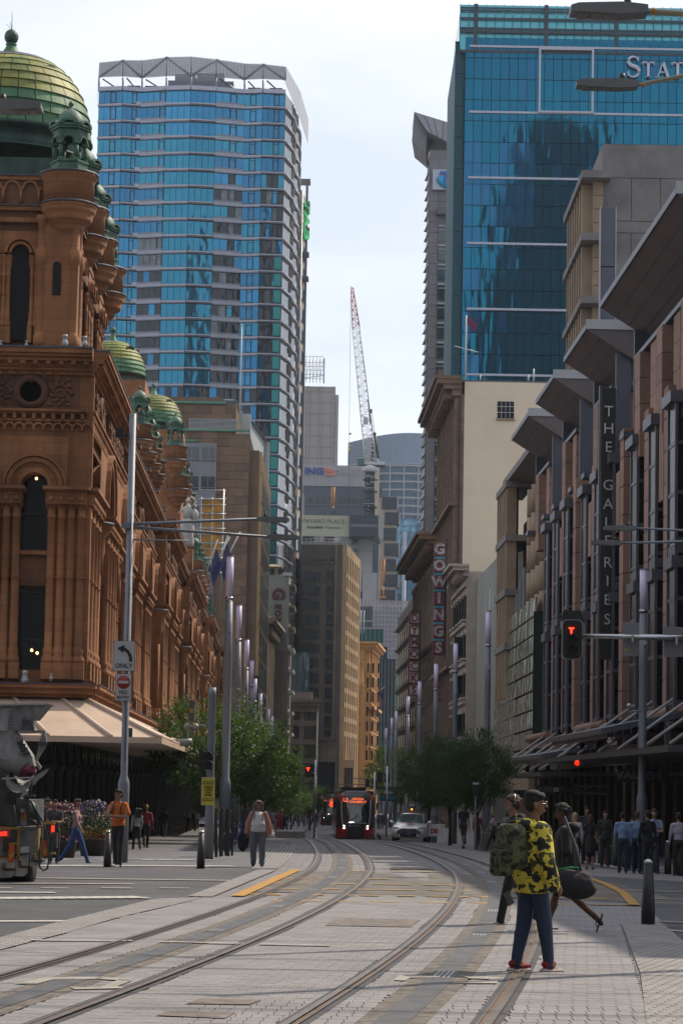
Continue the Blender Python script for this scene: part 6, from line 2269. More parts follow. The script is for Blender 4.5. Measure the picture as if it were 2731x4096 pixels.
wb_=at(1512,2100,671).x-at(1397,2100,671).x
M_bk2=mat('blue_black_panel',(.018,.03,.055),.6,var=.1)
MB().prism([(0,0),(wb_,0),(wb_+1.6,8),(wb_+1.6,14),(0,14)],0,hn_).build('panel',M_bk2,bh)
MB().add([(wb_-2,0,0),(wb_,0,0),(wb_+1.6,8,0),(wb_+.8,6,-1.8),(wb_-1.5,.5,-1.2)],[(0,1,4),(1,2,3,4)]).build('skirt',M_bk2,bh)
piece('open_strip',M_bgm,bh,(wb_/2,-.1,hn_*.5),(wb_*.93,.2,.9))
blocks(M_orst,1.2,.5);blocks(M_gst,1.2,.5)
M_orb=mat('orange_boom',(.62,.25,.03),.5,var=.08)
for(u,v0,v1,lab)in((1331,1950,2058,'orange folded concrete boom standing above the olive board'),(1530,2238,2392,'orange folded concrete boom standing on the yellow platform')):
 p=at(u,v1,668 if u<1400 else 655)
 t_=thing('concrete_boom',lab,'boom',p)
 h_=at(u,v0,668 if u<1400 else 655).z-p.z
 mb=MB()
 for(x0,x1,z0,z1)in((-.5,-.42,h_*.3,h_),(.05,.15,h_*.2,h_*.99),(.45,.4,h_*.42,h_)):
  mb.tube((x0,0,z0),(x1,0,z1),.17,n=6)
 mb.tube((-.45,0,h_*.99),(.42,0,h_*.99),.17,n=6);mb.tube((-.48,0,h_*.3),(.1,0,h_*.22),.15,n=6)
 mb.build('folded_arm',M_orb,t_)
 mb=MB();mb.tube((.1,0,h_*.3),(.2,0,0),.22,n=6);mb.box(-.6,.9,-.5,.5,0,.5);mb.build('base',M_dfr if u<1400 else M_orb,t_)
M_ing=mat('pale_ribbed_fascia',(.42,.42,.47),.6,var=.04)
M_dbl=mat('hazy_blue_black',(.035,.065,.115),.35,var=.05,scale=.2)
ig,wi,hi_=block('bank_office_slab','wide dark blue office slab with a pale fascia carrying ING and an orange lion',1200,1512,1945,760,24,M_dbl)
def Hi(v):return at(1330,v,760).z-ig.location.z
MB().box(-1,at(1468,1900,760).x-ig.location.x,-.6,22,Hi(1945),Hi(1862)).build('fascia',M_ing,ig)
for k in range(60):piece('fascia_rib',M_fas,ig,(-.8+k*.38,-.68,Hi(1903)),(.08,.12,Hi(1866)-Hi(1940)))
piece('stone_strip',mat('sand_concrete',(.55,.47,.37),.8,var=.05),ig,(at(1506,1950,760).x-ig.location.x,-1,Hi(2000)),(1.6,3,24))
for k in range(10):piece('window',M_win2,ig,(at(1235+k*24,2003,760).x-ig.location.x,-.1,Hi(2003)),(1.6,.2,1.9))
piece('ledge',M_bgm,ig,(wi/2,-.3,Hi(2020)),(wi,.5,.3))
M_ingb=mat('royal_blue_letters',(.01,.05,.33),.5,var=0)
put('lettering',text_mesh('ING',3.0,M_ingb,.3,offset=.10,sx=1.15),ig,(at(1256,1890,760).x-ig.location.x,-1.0,Hi(1889)))
M_lion=mat('coral_emblem',(.62,.16,.10),.6,var=0)
M_lionl=mat('pale_emblem_edge',(.72,.62,.60),.6,var=0)
ln=MB()
e0=at(1322,1890,760).x-ig.location.x;ez=Hi(1889)
def lion(mb,g):
 for(x,z,rx,rz_)in((-1.1,.75,.75,.75),(-.2,.2,1.2,.65),(.8,-.1,.6,.65),(-1.0,-.7,.3,.7),(.1,-1.15,1.1,.22),(1.0,-.9,.6,.3),(-1.2,-1.2,.55,.2)):
  mb.ell((e0+x,-1.0,ez+z),(rx+g,.06,rz_+g),12,8)
 pts=[(e0+1.3,-1.0,ez-.9),(e0+1.9,-1.0,ez-.4),(e0+1.95,-1.0,ez+.5),(e0+1.5,-1.0,ez+1.0),(e0+1.2,-1.0,ez+.9)]
 mb.path(pts,.1+g,5)
lion(ln,.13);o_=ln.build('emblem_edge',M_lionl,ig)
ln=MB();lion(ln,0);o_=ln.build('emblem',M_lion,ig);o_.location.y=-.1
put('faded_lettering',text_mesh('DIRECT',2.6,mat('faded_letters',(.44,.435,.485),.6,var=0),.1,offset=.05,sx=1.1),ig,(at(1398,1890,760).x-ig.location.x,-.95,Hi(1889)))
bk,wk,hk=block('black_faceted_block','black stepped office block of leaning glass boxes with cream window ends',1505,1574,1990,725,14,mat('cream_end_wall',(.50,.44,.36),.8,var=.05))
for k in range(8):
 v=1985+k*62
 z=at(1540,v,725).z-bk.location.z
 mb=MB()
 x0=.6+(k%2)*.9;x1=wk+(.6 if k%2 else 0)
 mb.prism([(x0,-.8),(x1,-.8),(x1+.4,3),(x0,3)],z-3.9,z-.25);mb.build('glass_box',M_bk2,bk)
pb,wpb,hpb=block('pale_blue_tower','pale blue gridded glass office tower with a round white pipe',1560,1700,2075,800,20,wavy(mat('pale_blue_glass',(.16,.33,.46),.08,metal=.6,var=0),.05,.4),part='glass_wall')
for k in range(15):piece('mullion',M_dbl,pb,(wpb*k/14,-.1,hpb/2),(.14,.2,hpb))
for k in range(24):piece('floor_line',M_dbl,pb,(wpb/2,-.12,hpb-.3-k*2.1),(wpb,.2,.14))
MB().tube((wpb*.33,-1,0),(wpb*.33,-1,at(1610,2130,800).z-pb.location.z),.75,n=10).build('round_pipe',M_bband,pb)
Yi=900.0
ci0=at(1383,2300,Yi)
ct=thing('curved_banded_tower','broad convex office tower with white bands and a plain pale blue top','building',(ci0.x,Yi,gz(0,Yi)))
wci=at(1700,2300,Yi).x-ci0.x
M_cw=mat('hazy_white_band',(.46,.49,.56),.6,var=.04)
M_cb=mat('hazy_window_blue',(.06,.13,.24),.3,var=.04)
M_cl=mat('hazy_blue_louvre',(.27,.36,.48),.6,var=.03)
def Hct(v):return at(1540,v,Yi).z-ct.location.z
nS=14
arc=[(wci*i/nS*1.25,9*(1-math.sin(PI*(i/nS)*.8+.12)))for i in range(nS+1)]
pl=arc+[(arc[-1][0],30),(0,30)]
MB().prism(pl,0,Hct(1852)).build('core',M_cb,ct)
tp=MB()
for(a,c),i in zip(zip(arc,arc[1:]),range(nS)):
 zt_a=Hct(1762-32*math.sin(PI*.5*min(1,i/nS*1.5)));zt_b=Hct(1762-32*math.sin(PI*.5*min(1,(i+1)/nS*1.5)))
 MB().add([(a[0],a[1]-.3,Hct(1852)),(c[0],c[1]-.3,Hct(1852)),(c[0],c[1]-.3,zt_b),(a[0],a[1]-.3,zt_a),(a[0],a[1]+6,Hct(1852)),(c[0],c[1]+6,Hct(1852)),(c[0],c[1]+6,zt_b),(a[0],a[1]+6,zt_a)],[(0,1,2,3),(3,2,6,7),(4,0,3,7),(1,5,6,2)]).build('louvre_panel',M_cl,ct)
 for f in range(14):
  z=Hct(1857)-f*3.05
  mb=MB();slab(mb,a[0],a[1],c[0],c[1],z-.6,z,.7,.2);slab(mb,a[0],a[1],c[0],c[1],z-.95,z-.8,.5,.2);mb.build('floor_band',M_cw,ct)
 if i%2==0:piece('fin',M_cw,ct,(a[0],a[1]-.4,Hct(2100)),(.45,1.2,Hct(1852)-Hct(2340)))
M_ptc=mat('pale_ribbed_concrete',(.40,.375,.36),.85,var=.06,scale=.12,streak=.8)
rt,wrt,hrt=block('pale_concrete_tower','windowless pale concrete tower with horizontal pour lines',1150,1318,1545,880,20,M_ptc)
piece('side_strip',M_ptc,rt,(wrt+.5,3,hrt/2-1.5),(1.4,6,hrt-3))
for k in range(16):piece('pour_joint',M_conc,rt,(wrt/2,-.05,hrt-2-k*4.1),(wrt,.15,.15))
for k in range(3):piece('rib',M_ptc,rt,(wrt*(.35+.3*k),-.3,hrt/2),(.5,.6,hrt))
tbp=at(1219,1525,876)
tb_=thing('billboard_frame','white steel billboard truss on the roof of the pale concrete tower','billboard frame',tbp)
mb=MB()
wtb=at(1293,1500,876).x-tbp.x;htb=at(1250,1425,876).z-tbp.z
for k in range(8):
 x=-2+(wtb+2)*k/7
 mb.tube((x,0,0),(x,0,htb),.1,n=4);mb.tube((x,3,0),(x,3,htb),.1,n=4);mb.tube((x,0,htb),(x,3,htb),.08,n=4)
 if k<7:mb.tube((x,0,1),(x+(wtb+2)/7,0,htb-.5),.08,n=4)
for z in(1,2.6,4.2,5.6,7,htb):mb.tube((-2,0,min(z,htb)),(wtb,0,min(z,htb)),.1,n=4)
mb.tube((-2,0,1.0),(wtb,0,2.2),.14,n=4)
mb.build('truss',M_fas,tb_)
piece('board_edge',M_cw,tb_,(wtb+.2,1.2,htb*.45),(.5,3,htb*.95))
Yc2=690.0
cf=at(1481,2062,Yc2)
cr_=thing('luffing_crane','tall luffing tower crane with a white and red lattice jib raised high','crane',cf)
def C(u,v,dy=0):
 p=at(u,v,Yc2+dy);return Vector((p.x-cf.x,dy,p.z-cf.z))
M_crd=mat('dark_crane_steel',(.03,.045,.065),.5,metal=.3,var=0)
M_crw=mat('white_crane_steel',(.60,.62,.64),.5,var=0)
M_crr=mat('red_crane_steel',(.55,.06,.08),.5,var=0)
def lattice(name,p0,p1,w0,w1,m,n,r=.10,rb=.06):
 p0,p1=Vector(p0),Vector(p1)
 d=(p1-p0).normalized()
 s1=d.cross(Vector((0,1,0))).normalized();s2=Vector((0,1,0))
 mb=MB()
 def cr(t_,a,b_):
  w_=w0+(w1-w0)*t_
  return p0.lerp(p1,t_)+s1*(a*w_/2)+s2*(b_*w_/2)
 for a in(-1,1):
  for b_ in(-1,1):mb.tube(cr(0,a,b_),cr(1,a,b_),r,n=5)
 for k in range(n):
  t0,t1=k/n,(k+1)/n
  for b_ in(-1,1):
   mb.tube(cr(t0,-1 if k%2 else 1,b_),cr(t1,1 if k%2 else-1,b_),rb,n=4,cap=False)
   mb.tube(cr(t1,-1,b_),cr(t1,1,b_),rb,n=4,cap=False)
   mb.tube(cr(t0,b_,-1 if k%2 else 1),cr(t1,b_,1 if k%2 else-1),rb,n=4,cap=False)
 return mb.build(name,m,cr_)
lattice('mast',C(1479,2120),C(1479,1893),2.35,2.35,M_crd,9,.26,.17)
for v in(1920,1967,2030):piece('work_platform',M_crd,cr_,C(1480,v),(4.0,3.6,.14))
for v in(1920,1967,2030):piece('platform_rail',M_crw,cr_,C(1480,v)+Vector((0,-1.7,.9)),(4.0,.1,.10))
MB().lathe([(1.9,0),(2.4,.6),(2.2,1.4),(1.4,2.0)],12).build('slewing_ring',M_crw,cr_,C(1479,1888))
piece('machine_deck',M_crd,cr_,C(1497,1862,0),(6.2,3,.5));piece('machine_deck_rail',M_crw,cr_,C(1497,1852,-1.5),(6.0,.08,.9))
piece('cab',mat('dark_green_cab',(.02,.12,.11),.3,var=0),cr_,C(1445,1845),(2.2,2.0,2.4));piece('cab_roof',M_crw,cr_,C(1447,1833),(2.6,2.2,.3))
piece('counterweight',M_crw,cr_,C(1508,1848),(1.2,2.4,1.8))
lattice('jib_foot',C(1481,1856),C(1470,1740),3.3,2.9,M_crw,7,.13,.08)
lattice('jib',C(1470,1740),C(1424,1312),2.9,2.1,M_crw,22,.12,.06)
lattice('jib_head',C(1424,1312),C(1408,1152),2.1,.7,M_crr,9,.12,.07)
mb=MB()
for(a,c)in(((1479,1870),(1497,1735)),((1505,1850),(1499,1735)),((1490,1870),(1496,1735)),((1515,1840),(1500,1735))):
 mb.tube(C(*a),C(*c),.24,n=5)
mb.ell(C(1498,1735),(.5,.5,.5));mb.build('a_frame',M_crd,cr_)
mb=MB()
for dy in(-.6,.6):
 mb.tube(C(1497,1735,dy),C(1480,1645,dy),.05,n=4);mb.tube(C(1480,1645,dy),C(1412,1165,dy),.04,n=4);mb.tube(C(1499,1735,dy),C(1486,1640,dy),.05,n=4)
mb.build('luffing_rope',M_crd,cr_)
piece('pulley_block',M_crd,cr_,C(1484,1645),(.6,.9,1.1))
mb=MB();mb.tube(C(1403,1160),C(1396,1735),.045,n=4);mb.tube(C(1396,1735),C(1394,2060),.06,n=4);mb.build('hoist_rope',M_crd,cr_)
MB().ell(C(1396,1785),(.3,.3,.5)).ell(C(1395,1800),(.3,.3,.5)).build('hook_block',mat('yellow_hook',(.6,.4,.02),.5,var=0),cr_)
piece('small_flag',M_crd,cr_,C(1400,1735),(.7,.05,.5));piece('jib_ladder',M_crw,cr_,C(1462,1683),(1.4,1.2,1.9));piece('jib_stripe',M_crd,cr_,C(1476,1650),(.3,.3,7.0),rot=(0,R(-6),0))
MB().tube(C(1403,1160),C(1402,1146),.06,n=4).ell(C(1402,1146),(.15,.15,.15)).build('aircraft_lamp',M_crr,cr_)
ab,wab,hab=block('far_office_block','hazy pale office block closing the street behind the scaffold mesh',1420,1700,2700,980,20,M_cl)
lo2,wlo,hlo=block('far_street_block','dim low block where the street bends out of sight',1500,1720,2960,660,20,mat('dim_block',(.12,.12,.13),.8,var=.2,scale=.3))
M_pole=mat('grey_pole_paint',(.27,.30,.36),.55,metal=.2,var=.06)
M_lamp=mat('frosted_lilac_lamp',(1.0,.93,1.3),.35,var=.03)
M_bol=mat('dark_bollard_steel',(.022,.024,.026),.5,metal=.2,var=.1)
M_capm=mat('polished_cap',(.35,.36,.38),.25,metal=.9,var=0)
poles=[(921,2222,2390,30,'L'),(957,2418,2556,23,'L'),(988,2556,2672,19.6,'L'),(1008,2640,2740,17,'L'),(1021,2713,2803,14.5,'L'),(1043,2772,2852,13,'L'),(1076,2834,2902,11,'L'),(1091,2862,2925,10,'L'),(2572,2275,2441,30,'R'),(1953,2443,2578,22,'R'),(1822,2571,2683,19,'R'),(1744,2653,2755,17.2,'R'),(1678,2724,2812,15,'R'),(1631,2784,2860,13.5,'R'),(1585,2843,2912,11.5,'R'),(1567,2870,2932,10.5,'R'),(1545,2912,2970,9.5,'R')]
lamp_lab=['tallest grey lamp pole with lilac lamp on the left, before the brown stone block','second lilac lamp pole from the left, slimmer, before the brown block','third lilac lamp pole from the left beside the brown block edge','fourth lilac lamp pole on the left, just before the black diamond banner','fifth lilac lamp pole on the left, close behind the diamond banner','sixth lilac lamp on the left, by the cornice building','seventh small lilac lamp on the left below the painted wall','farthest small lilac lamp on the left side of the street','large lamp pole with lilac lamp at the right, crossed by the signal arm','lilac lamp pole between the glass screen and the white stucco building','lilac lamp pole right of the tall maroon sign','lilac lamp pole standing straight under the tall maroon sign','lilac lamp pole right of the white lettered squares sign','lilac lamp pole below the white lettered squares sign','rightmost of the three slim lilac lamps before the turquoise hoarding','middle one of the three slim lilac lamps before the turquoise hoarding','leftmost of the three slim lilac lamps before the turquoise hoarding']
for(u,v0,v1,wp,sd_),lab in zip(poles,lamp_lab):
 Y=.27*F/wp
 q=at(u,v0,Y)
 g_=gz(q.x,Y)
 h=q.z-g_
 lh=(v1-v0)/F*Y
 r_=thing('street_lamp',lab,'street lamp',(q.x,Y,g_),group='lilac street lamps along both pavements')
 MB().lathe([(.20,0),(.20,2.3),(.17,2.45),(.145,2.5),(.145,h-lh-2.2),(.15,h-lh-2.15),(.13,h-lh-.02)],14).build('pole',M_pole,r_)
 MB().lathe([(.135,h-lh),(.135,h-.03),(.001,h-.02)],14).build('lamp',M_lamp,r_)
 MB().lathe([(.15,h-.03),(.15,h),(.001,h+.01)],14).build('cap',M_pole,r_)
 MB().lathe([(.15,h-lh-.1),(.15,h-lh)],14).build('collar',M_capm,r_)
 piece('hatch',M_capm,r_,(.05,-.14,h-lh-1.1),(.08,.06,.35))
def bollard(u,v0,v1,lab):
 g_=ground(u,v1)
 h=(v1-v0)/F*g_.y
 b_=thing('bollard',lab,'bollard',g_,group='dark steel bollards')
 s=h/1.0
 MB().lathe([(.105*s,-.02),(.105*s,.25*h),(.1*s,.3*h),(.068*s,.93*h)],16).build('post',M_bol,b_)
 MB().lathe([(.070*s,.93*h),(.066*s,.965*h),(.04*s,.99*h),(.001,h)],16).build('cap',M_capm,b_)
bollard(2590,3440,3702,'large dark bollard standing alone in the right foreground')
bollard(430,3322,3470,'dark bollard right beside the man in the orange shirt')
bollard(803,3322,3476,'dark bollard just left of the pole with the yellow caution sign')
nm_=['first','second','third','fourth','fifth','sixth','seventh','eighth','ninth','tenth','eleventh']
for i,(x,a,b_)in enumerate(((825,462,655),(885,465,665),(945,465,675),(998,470,685),(1055,475,692),(1125,485,703),(1200,487,715),(1270,490,725),(1360,495,738),(1450,498,748),(1545,500,760))):
 bollard(1900+x/1.887,3100+a/1.887,3100+b_/1.887,nm_[i]+' bollard from the left in the row before the shops')
def luminaire(parent,p,ln,toward=-1,s=1.0):
 """LED road light head reaching from p (arm end) along x by ln"""
 mb=MB()
 q=[(0,-.05),(toward*ln*.35,-.075),(toward*ln,-.05),(toward*ln,.02),(toward*ln*.9,.05),(toward*ln*.3,.07),(0,.04)]
 mb.prism(q if toward>0 else q[::-1],-.14*s,.14*s,M=Matrix.Translation(p)@Matrix.Rotation(PI/2,4,'X'))
 o_=mb.build('lamp_head',mat('lamp_head_grey',(.24,.26,.28),.45,var=.1),parent)
 for k in range(3):
  piece('led_panel',mat('led_lens',(.30,.31,.33),.2,var=.2,scale=20),o_,(p.x+toward*ln*(.5+.17*k),p.y,p.z-.065),(ln*.14,.2*s,.03))
 MB().lathe([(.03,.03),(.045,.05),(.04,.14),(.001,.15)],8,c=(p.x+toward*ln*.25,p.y,p.z+.02)).build('photocell',M_bol,parent)
def arm(parent,a,c,r,m=None):
 return MB().tube(a,c,r*1.2,r,n=8).build('arm',m or M_pole,parent)
Yp=60.0
g_=ground(488,3452);Yp=g_.y
def PL(u,v,Y=None):
 p=at(u,v,Y or Yp);return Vector((p.x-g_.x,p.y-g_.y,p.z-g_.z))
sp=thing('sign_pole','tall grey pole with left turn and no entry signs and two long lamp arms','pole',g_)
tp_=PL(525,1655);dx=tp_.x
hT=tp_.z
MB().lathe([(.15,0),(.15,PL(490,3130).z),(.145,PL(490,3130).z+.02),(.09,PL(490,3100).z),(.09,hT)],12).build('pole',M_pole,sp)
piece('slot_rail',M_bol,sp,(.02,-.1,hT*.5),(.012,.012,hT*.55))
for(a,b2,c)in(((505,2097),(1028,2076),0),((505,2107),(1067,2139),.5)):
 e=PL(*b2);arm(sp,PL(*a)+Vector((0,-.0,0)),e+Vector((0,c,0)),.035)
 luminaire(sp,e+Vector((0,c,0)),130/F*Yp,1,.7)
arm(sp,PL(515,2158),PL(756,2163),.018)
piece('bracket',M_pole,sp,PL(508,2102),(.26,.26,.14))
piece('floodlight',M_bol,sp,PL(482,1733),(.22,.2,.24),rot=(0,.2,0));piece('floodlight_arm',M_bol,sp,PL(500,1745),(.2,.05,.05))
M_refl=mat('white_sign_face',(.62,.64,.68),.5,var=.04);M_redp=mat('red_sign_paint',(.42,.01,.025),.5,var=0);M_lett=mat('black_sign_print',(.02,.02,.024),.5,var=0)
def plate(name,u0,u1,v0,v1,m,parent,Y,off,edge=None):
 a,c=at(u0,v1,Y),at(u1,v0,Y)
 cx,cz=(a.x+c.x)/2-parent.location.x,(a.z+c.z)/2-parent.location.z
 w_,h_=c.x-a.x,c.z-a.z
 yo=Y-parent.location.y+off
 if edge:MB().bev(-w_/2-.012,w_/2+.012,0,.015,-h_/2-.012,h_/2+.012,.006).build('sign_edge',edge,parent,(cx,yo+.004,cz))
 o_=MB().bev(-w_/2,w_/2,0,.015,-h_/2,h_/2,.005).build(name,m,parent,(cx,yo,cz))
 return o_,w_,h_
s1,w_,h_=plate('turn_sign',455,542,2567,2684,M_refl,sp,Yp,-.13,M_lett)
put('lettering',text_mesh('ONLY',h_*.20,M_lett,.006,offset=.003,sx=1.1),s1,(0,-.006,-h_*.33))
mb=MB();pass
pts=[(w_*.33,0,-h_*.18),(w_*.31,0,-h_*.02),(w_*.24,0,h_*.1),(w_*.10,0,h_*.2),(-w_*.02,0,h_*.25)]
for a,c in zip(pts,pts[1:]):
 d=Vector(c)-Vector(a);n2=Vector((-d.z,0,d.x)).normalized()*w_*.075
 A,B=Vector(a),Vector(c);y_=Vector((0,-.008,0))
 mb.quad(A+n2+y_,A-n2+y_,B-n2+y_,B+n2+y_)
mb.add([(-w_*.33,-.008,h_*.26),(w_*.02,-.008,h_*.39),(-w_*.04,-.008,h_*.10)],[(0,1,2)])
mb.build('arrow',M_lett,s1)
s2,w_,h_=plate('no_entry_sign',463,529,2697,2803,M_refl,sp,Yp,-.13,M_lett)
MB().lathe([(.001,0),(w_*.42,0),(w_*.42,.004),(.001,.004)],24,M=Matrix.Translation((0,-.004,h_*.19))@Matrix.Rotation(PI/2,4,'X')).build('red_disc',M_redp,s2)
piece('white_bar',M_refl,s2,(0,-.012,h_*.19),(w_*.66,.006,h_*.1))
put('lettering',text_mesh('NO',h_*.19,M_lett,.006,offset=.002),s2,(0,-.006,-h_*.19));put('lettering',text_mesh('ENTRY',h_*.15,M_lett,.006,offset=.0015),s2,(0,-.006,-h_*.38))
s3,_,_=plate('small_sign',508,531,2912,2948,mat('dark_green_sign',(.02,.05,.045),.5,var=0),sp,Yp+12,0)
g2=ground(835,3440)
cpz=thing('signal_post','grey post with dark signals, loudspeakers and a yellow caution sign','signal post',g2)
def PC(u,v):p=at(u,v,g2.y);return Vector((p.x-g2.x,0,p.z-g2.z))
hC=PC(842,2750).z
MB().lathe([(.125,0),(.125,PC(835,3215).z),(.105,PC(838,3150).z),(.10,hC-.25),(.105,hC-.24),(.105,hC)],12).build('pole',M_pole,cpz)
s4,w_,h_=plate('caution_sign',808,860,3112,3219,mat('yellow_sign',(.72,.60,.02),.5,var=.03),cpz,g2.y,-.16,M_refl)
for zz in(.32,-.30):
 b_=piece('black_bar',M_lett,s4,(0,-.006,h_*zz),(w_*.94,.008,h_*.115))
 put('lettering',text_mesh('CAUTION',h_*.098,MATS['yellow_sign'],.006,offset=.004),s4,(0,-.012,h_*zz))
for k,t_ in enumerate(('CHECK','TWICE','FOR','TRAMS')):
 put('lettering',text_mesh(t_,h_*.095,M_lett,.006,offset=.004),s4,(0,-.006,h_*(.16-.1*k)))
for(u0,u1,v0,v1)in((802,853,3008,3042),(808,850,3044,3078)):
 a=PC((u0+u1)/2+2,(v0+v1)/2);ww=(u1-u0)/F*g2.y;hh=(v1-v0)/F*g2.y
 piece('signal_head',M_bol,cpz,a+Vector((0,-.2,0)),(ww,.2,hh));mb=MB();mb.lathe([(.11,0),(.1,.22)],12,a0=0,a1=PI,M=Matrix.Translation(a+Vector((.06,-.3,.02)))@Matrix.Rotation(PI/2,4,'X'));mb.build('visor',M_bol,cpz)
piece('signal_back',M_bol,cpz,PC(803,3035)+Vector((0,.1,0)),(.1,.3,.5))
M_eq=mat('beige_equipment',(.35,.33,.29),.5,var=.05)
piece('speaker_box',mat('brown_box',(.12,.10,.08),.5,var=0),cpz,PC(767,2843),(.14,.16,.55));piece('yellow_tag',M_yel,cpz,PC(767,2843)+Vector((0,-.09,0)),(.1,.02,.12))
piece('box_rail',M_capm,cpz,PC(780,2870),(.025,.05,.9));piece('side_arm',M_capm,cpz,PC(800,2900),(.35,.04,.04));piece('antenna',M_bol,cpz,PC(792,2782),(.055,.08,.3))
for(u,v,s_)in((752,2908,1),(783,2908,.9)):
 MB().ell((0,0,0),(.11*s_,.13,.12*s_),12,8).build('loudspeaker',M_eq,cpz,PC(u,v))
MB().tube((-.22,0,0),(.12,0,.03),.1,.1,n=12).build('horn_speaker',M_eq,cpz,PC(752,2972));piece('horn_bracket',M_capm,cpz,PC(754,2940),(.03,.03,.25))
Yr2=58.0
q0=at(2900,2560,Yr2)
sg2=thing('tram_signal','horizontal signal arm from the right with a red lit tram signal and sign backs','signal arm',(q0.x,Yr2,gz(q0.x,Yr2)))
def PR(u,v,dy=0):p=at(u,v,Yr2+dy);return Vector((p.x-q0.x,dy,p.z-sg2.location.z))
MB().tube((0,0,0),(0,0,PR(2900,2480).z),.14,n=12).build('pole',M_pole,sg2)
MB().tube(PR(2325,2544),PR(2900,2556),.055,.09,n=10).build('mast_arm',M_capm,sg2)
def round_rect(w_,h_,r,n=5):
 P=[]
 for(cx,cz,a0)in((w_/2-r,h_/2-r,0),(-w_/2+r,h_/2-r,90),(-w_/2+r,-h_/2+r,180),(w_/2-r,-h_/2+r,270)):
  for k in range(n+1):a=R(a0+90*k/n);P.append((cx+r*math.cos(a),cz+r*math.sin(a)))
 return P
UX=Matrix.Rotation(PI/2,4,'X')
c_=PR(2287,2558)
w_,h_=83/F*Yr2,160/F*Yr2
MB().prism(round_rect(w_,h_,.12),-.02,.02,M=Matrix.Translation(c_)@UX).build('backboard_edge',M_refl,sg2)
MB().prism(round_rect(w_-.035,h_-.035,.11),.021,.05,M=Matrix.Translation(c_)@UX).build('backboard',M_black,sg2)
MB().prism(round_rect(w_*.98,.42,.1),-.1,.0,M=Matrix.Translation(PR(2290,2475)+Vector((0,.12,0)))@UX).build('rear_backboard',M_black,sg2)
for k,v in enumerate((2517,2560,2597)):
 MB().lathe([(.10,0),(.115,.16),(.105,.16),(.09,.01)],14,M=Matrix.Translation(PR(2287,v)+Vector((0,-.05,0)))@UX).build('visor',M_bol,sg2)
M_redl=mat('red_signal_glow',(1,.05,.02),.5,var=0,emit=(1,.03,.01),estr=5)
a=PR(2282,2521)+Vector((0,-.09,0))
piece('lit_bar',M_redl,sg2,a+Vector((0,0,.045)),(.14,.02,.035));piece('lit_bar',M_redl,sg2,a+Vector((0,0,-.03)),(.04,.02,.12))
for(u0,u1,v0,v1)in((2492,2558,2490,2622),(2654,2745,2508,2626)):
 o_,w_,h_=plate('sign_back',u0,u1,v0,v1,mat('grey_sign_back',(.33,.34,.38),.45,metal=.3,var=.05),sg2,Yr2,.1)
 piece('clamp',M_capm,o_,(0,-.25,.02),(.05,.06,.2))
 if u0<2600:piece('sticker',mat('lime_sticker',(.5,.7,.03),.5,var=0),o_,(-w_*.3,-.01,-h_*.33),(w_*.2,.01,h_*.07))
def off_lamp(lab,Y,u0,u1,v,vr,up,side,yellow=False,s=1.0):
 pe=at(u1,v,Y)
 xp=pe.x+side*3.2
 r_=thing('street_light',lab,'street light',(xp,Y,gz(xp,Y)),group='road lights on long arms')
 L_=lambda p:Vector((p.x-xp,p.y-Y,p.z-r_.location.z))
 e=L_(pe)
 top=Vector((0,0,e.z+up*3.2))
 MB().tube((0,0,0),(0,0,top.z+.2),.14,.09,n=10).build('pole',M_pole,r_)
 MB().tube(e,top,.035*s,.05,n=8).build('arm',mat('pale_arm_paint',(.50,.47,.36),.5,var=.05)if yellow else M_pole,r_)
 luminaire(r_,e+Vector((side*.0,0,0)),abs(u1-u0)/F*Y,-side,s)
 if yellow:MB().tube(e+Vector((side*.06,0,0)),e+Vector((side*.11,0,.0)),.042*s,n=8).build('yellow_collar',M_yel,r_)
off_lamp('large road light head at the very top right of the picture',28,2271,2585,45,0,-.05,1,True,1.0)
off_lamp('road light head in front of the blue tower letters',34,2297,2548,340,0,.22,1,True,.8)
off_lamp('road light head before the green dome at the left edge',31,-60,195,430,0,0.05,-1,False,1.2)if False else None
pe=at(-10,420,31)
r_=thing('street_light','grey road light head before the green dome at the left edge','street light',(pe.x-3,31,gz(-5,31)),group='road lights on long arms')
MB().tube((0,0,0),(0,0,pe.z-gz(-5,31)+.1),.14,.09,n=10).build('pole',M_pole,r_)
MB().tube((0,0,pe.z-r_.location.z+.1),(3,0,pe.z-r_.location.z),.05,.04,n=8).build('arm',M_pole,r_)
luminaire(r_,Vector((2.9,0,pe.z-r_.location.z-.02)),215/F*31,1,1.1)
off_lamp('upper one of two road light heads crossing the black vertical sign',66,2412,2542,2113,0,-.03,1,False,.8)
off_lamp('lower one of two road light heads crossing the black vertical sign',67,2360,2486,2172,0,.04,1,False,.8)
cb_=thing('overhead_cables','overhead span cables across the near crossing, seen by their shadows on the paving','cable',(0,30,15))
for k,(y,r)in enumerate(((-1,.045),(1.3,.03),(3.6,.06),(5.2,.03),(8.5,.04))):
 MB().path([(-30,y-.6,1.2),(-10,y-.2,.1),(10,y+.2,0),(34,y+.9,1.4)],r,5).build('cable',M_bol,cb_)
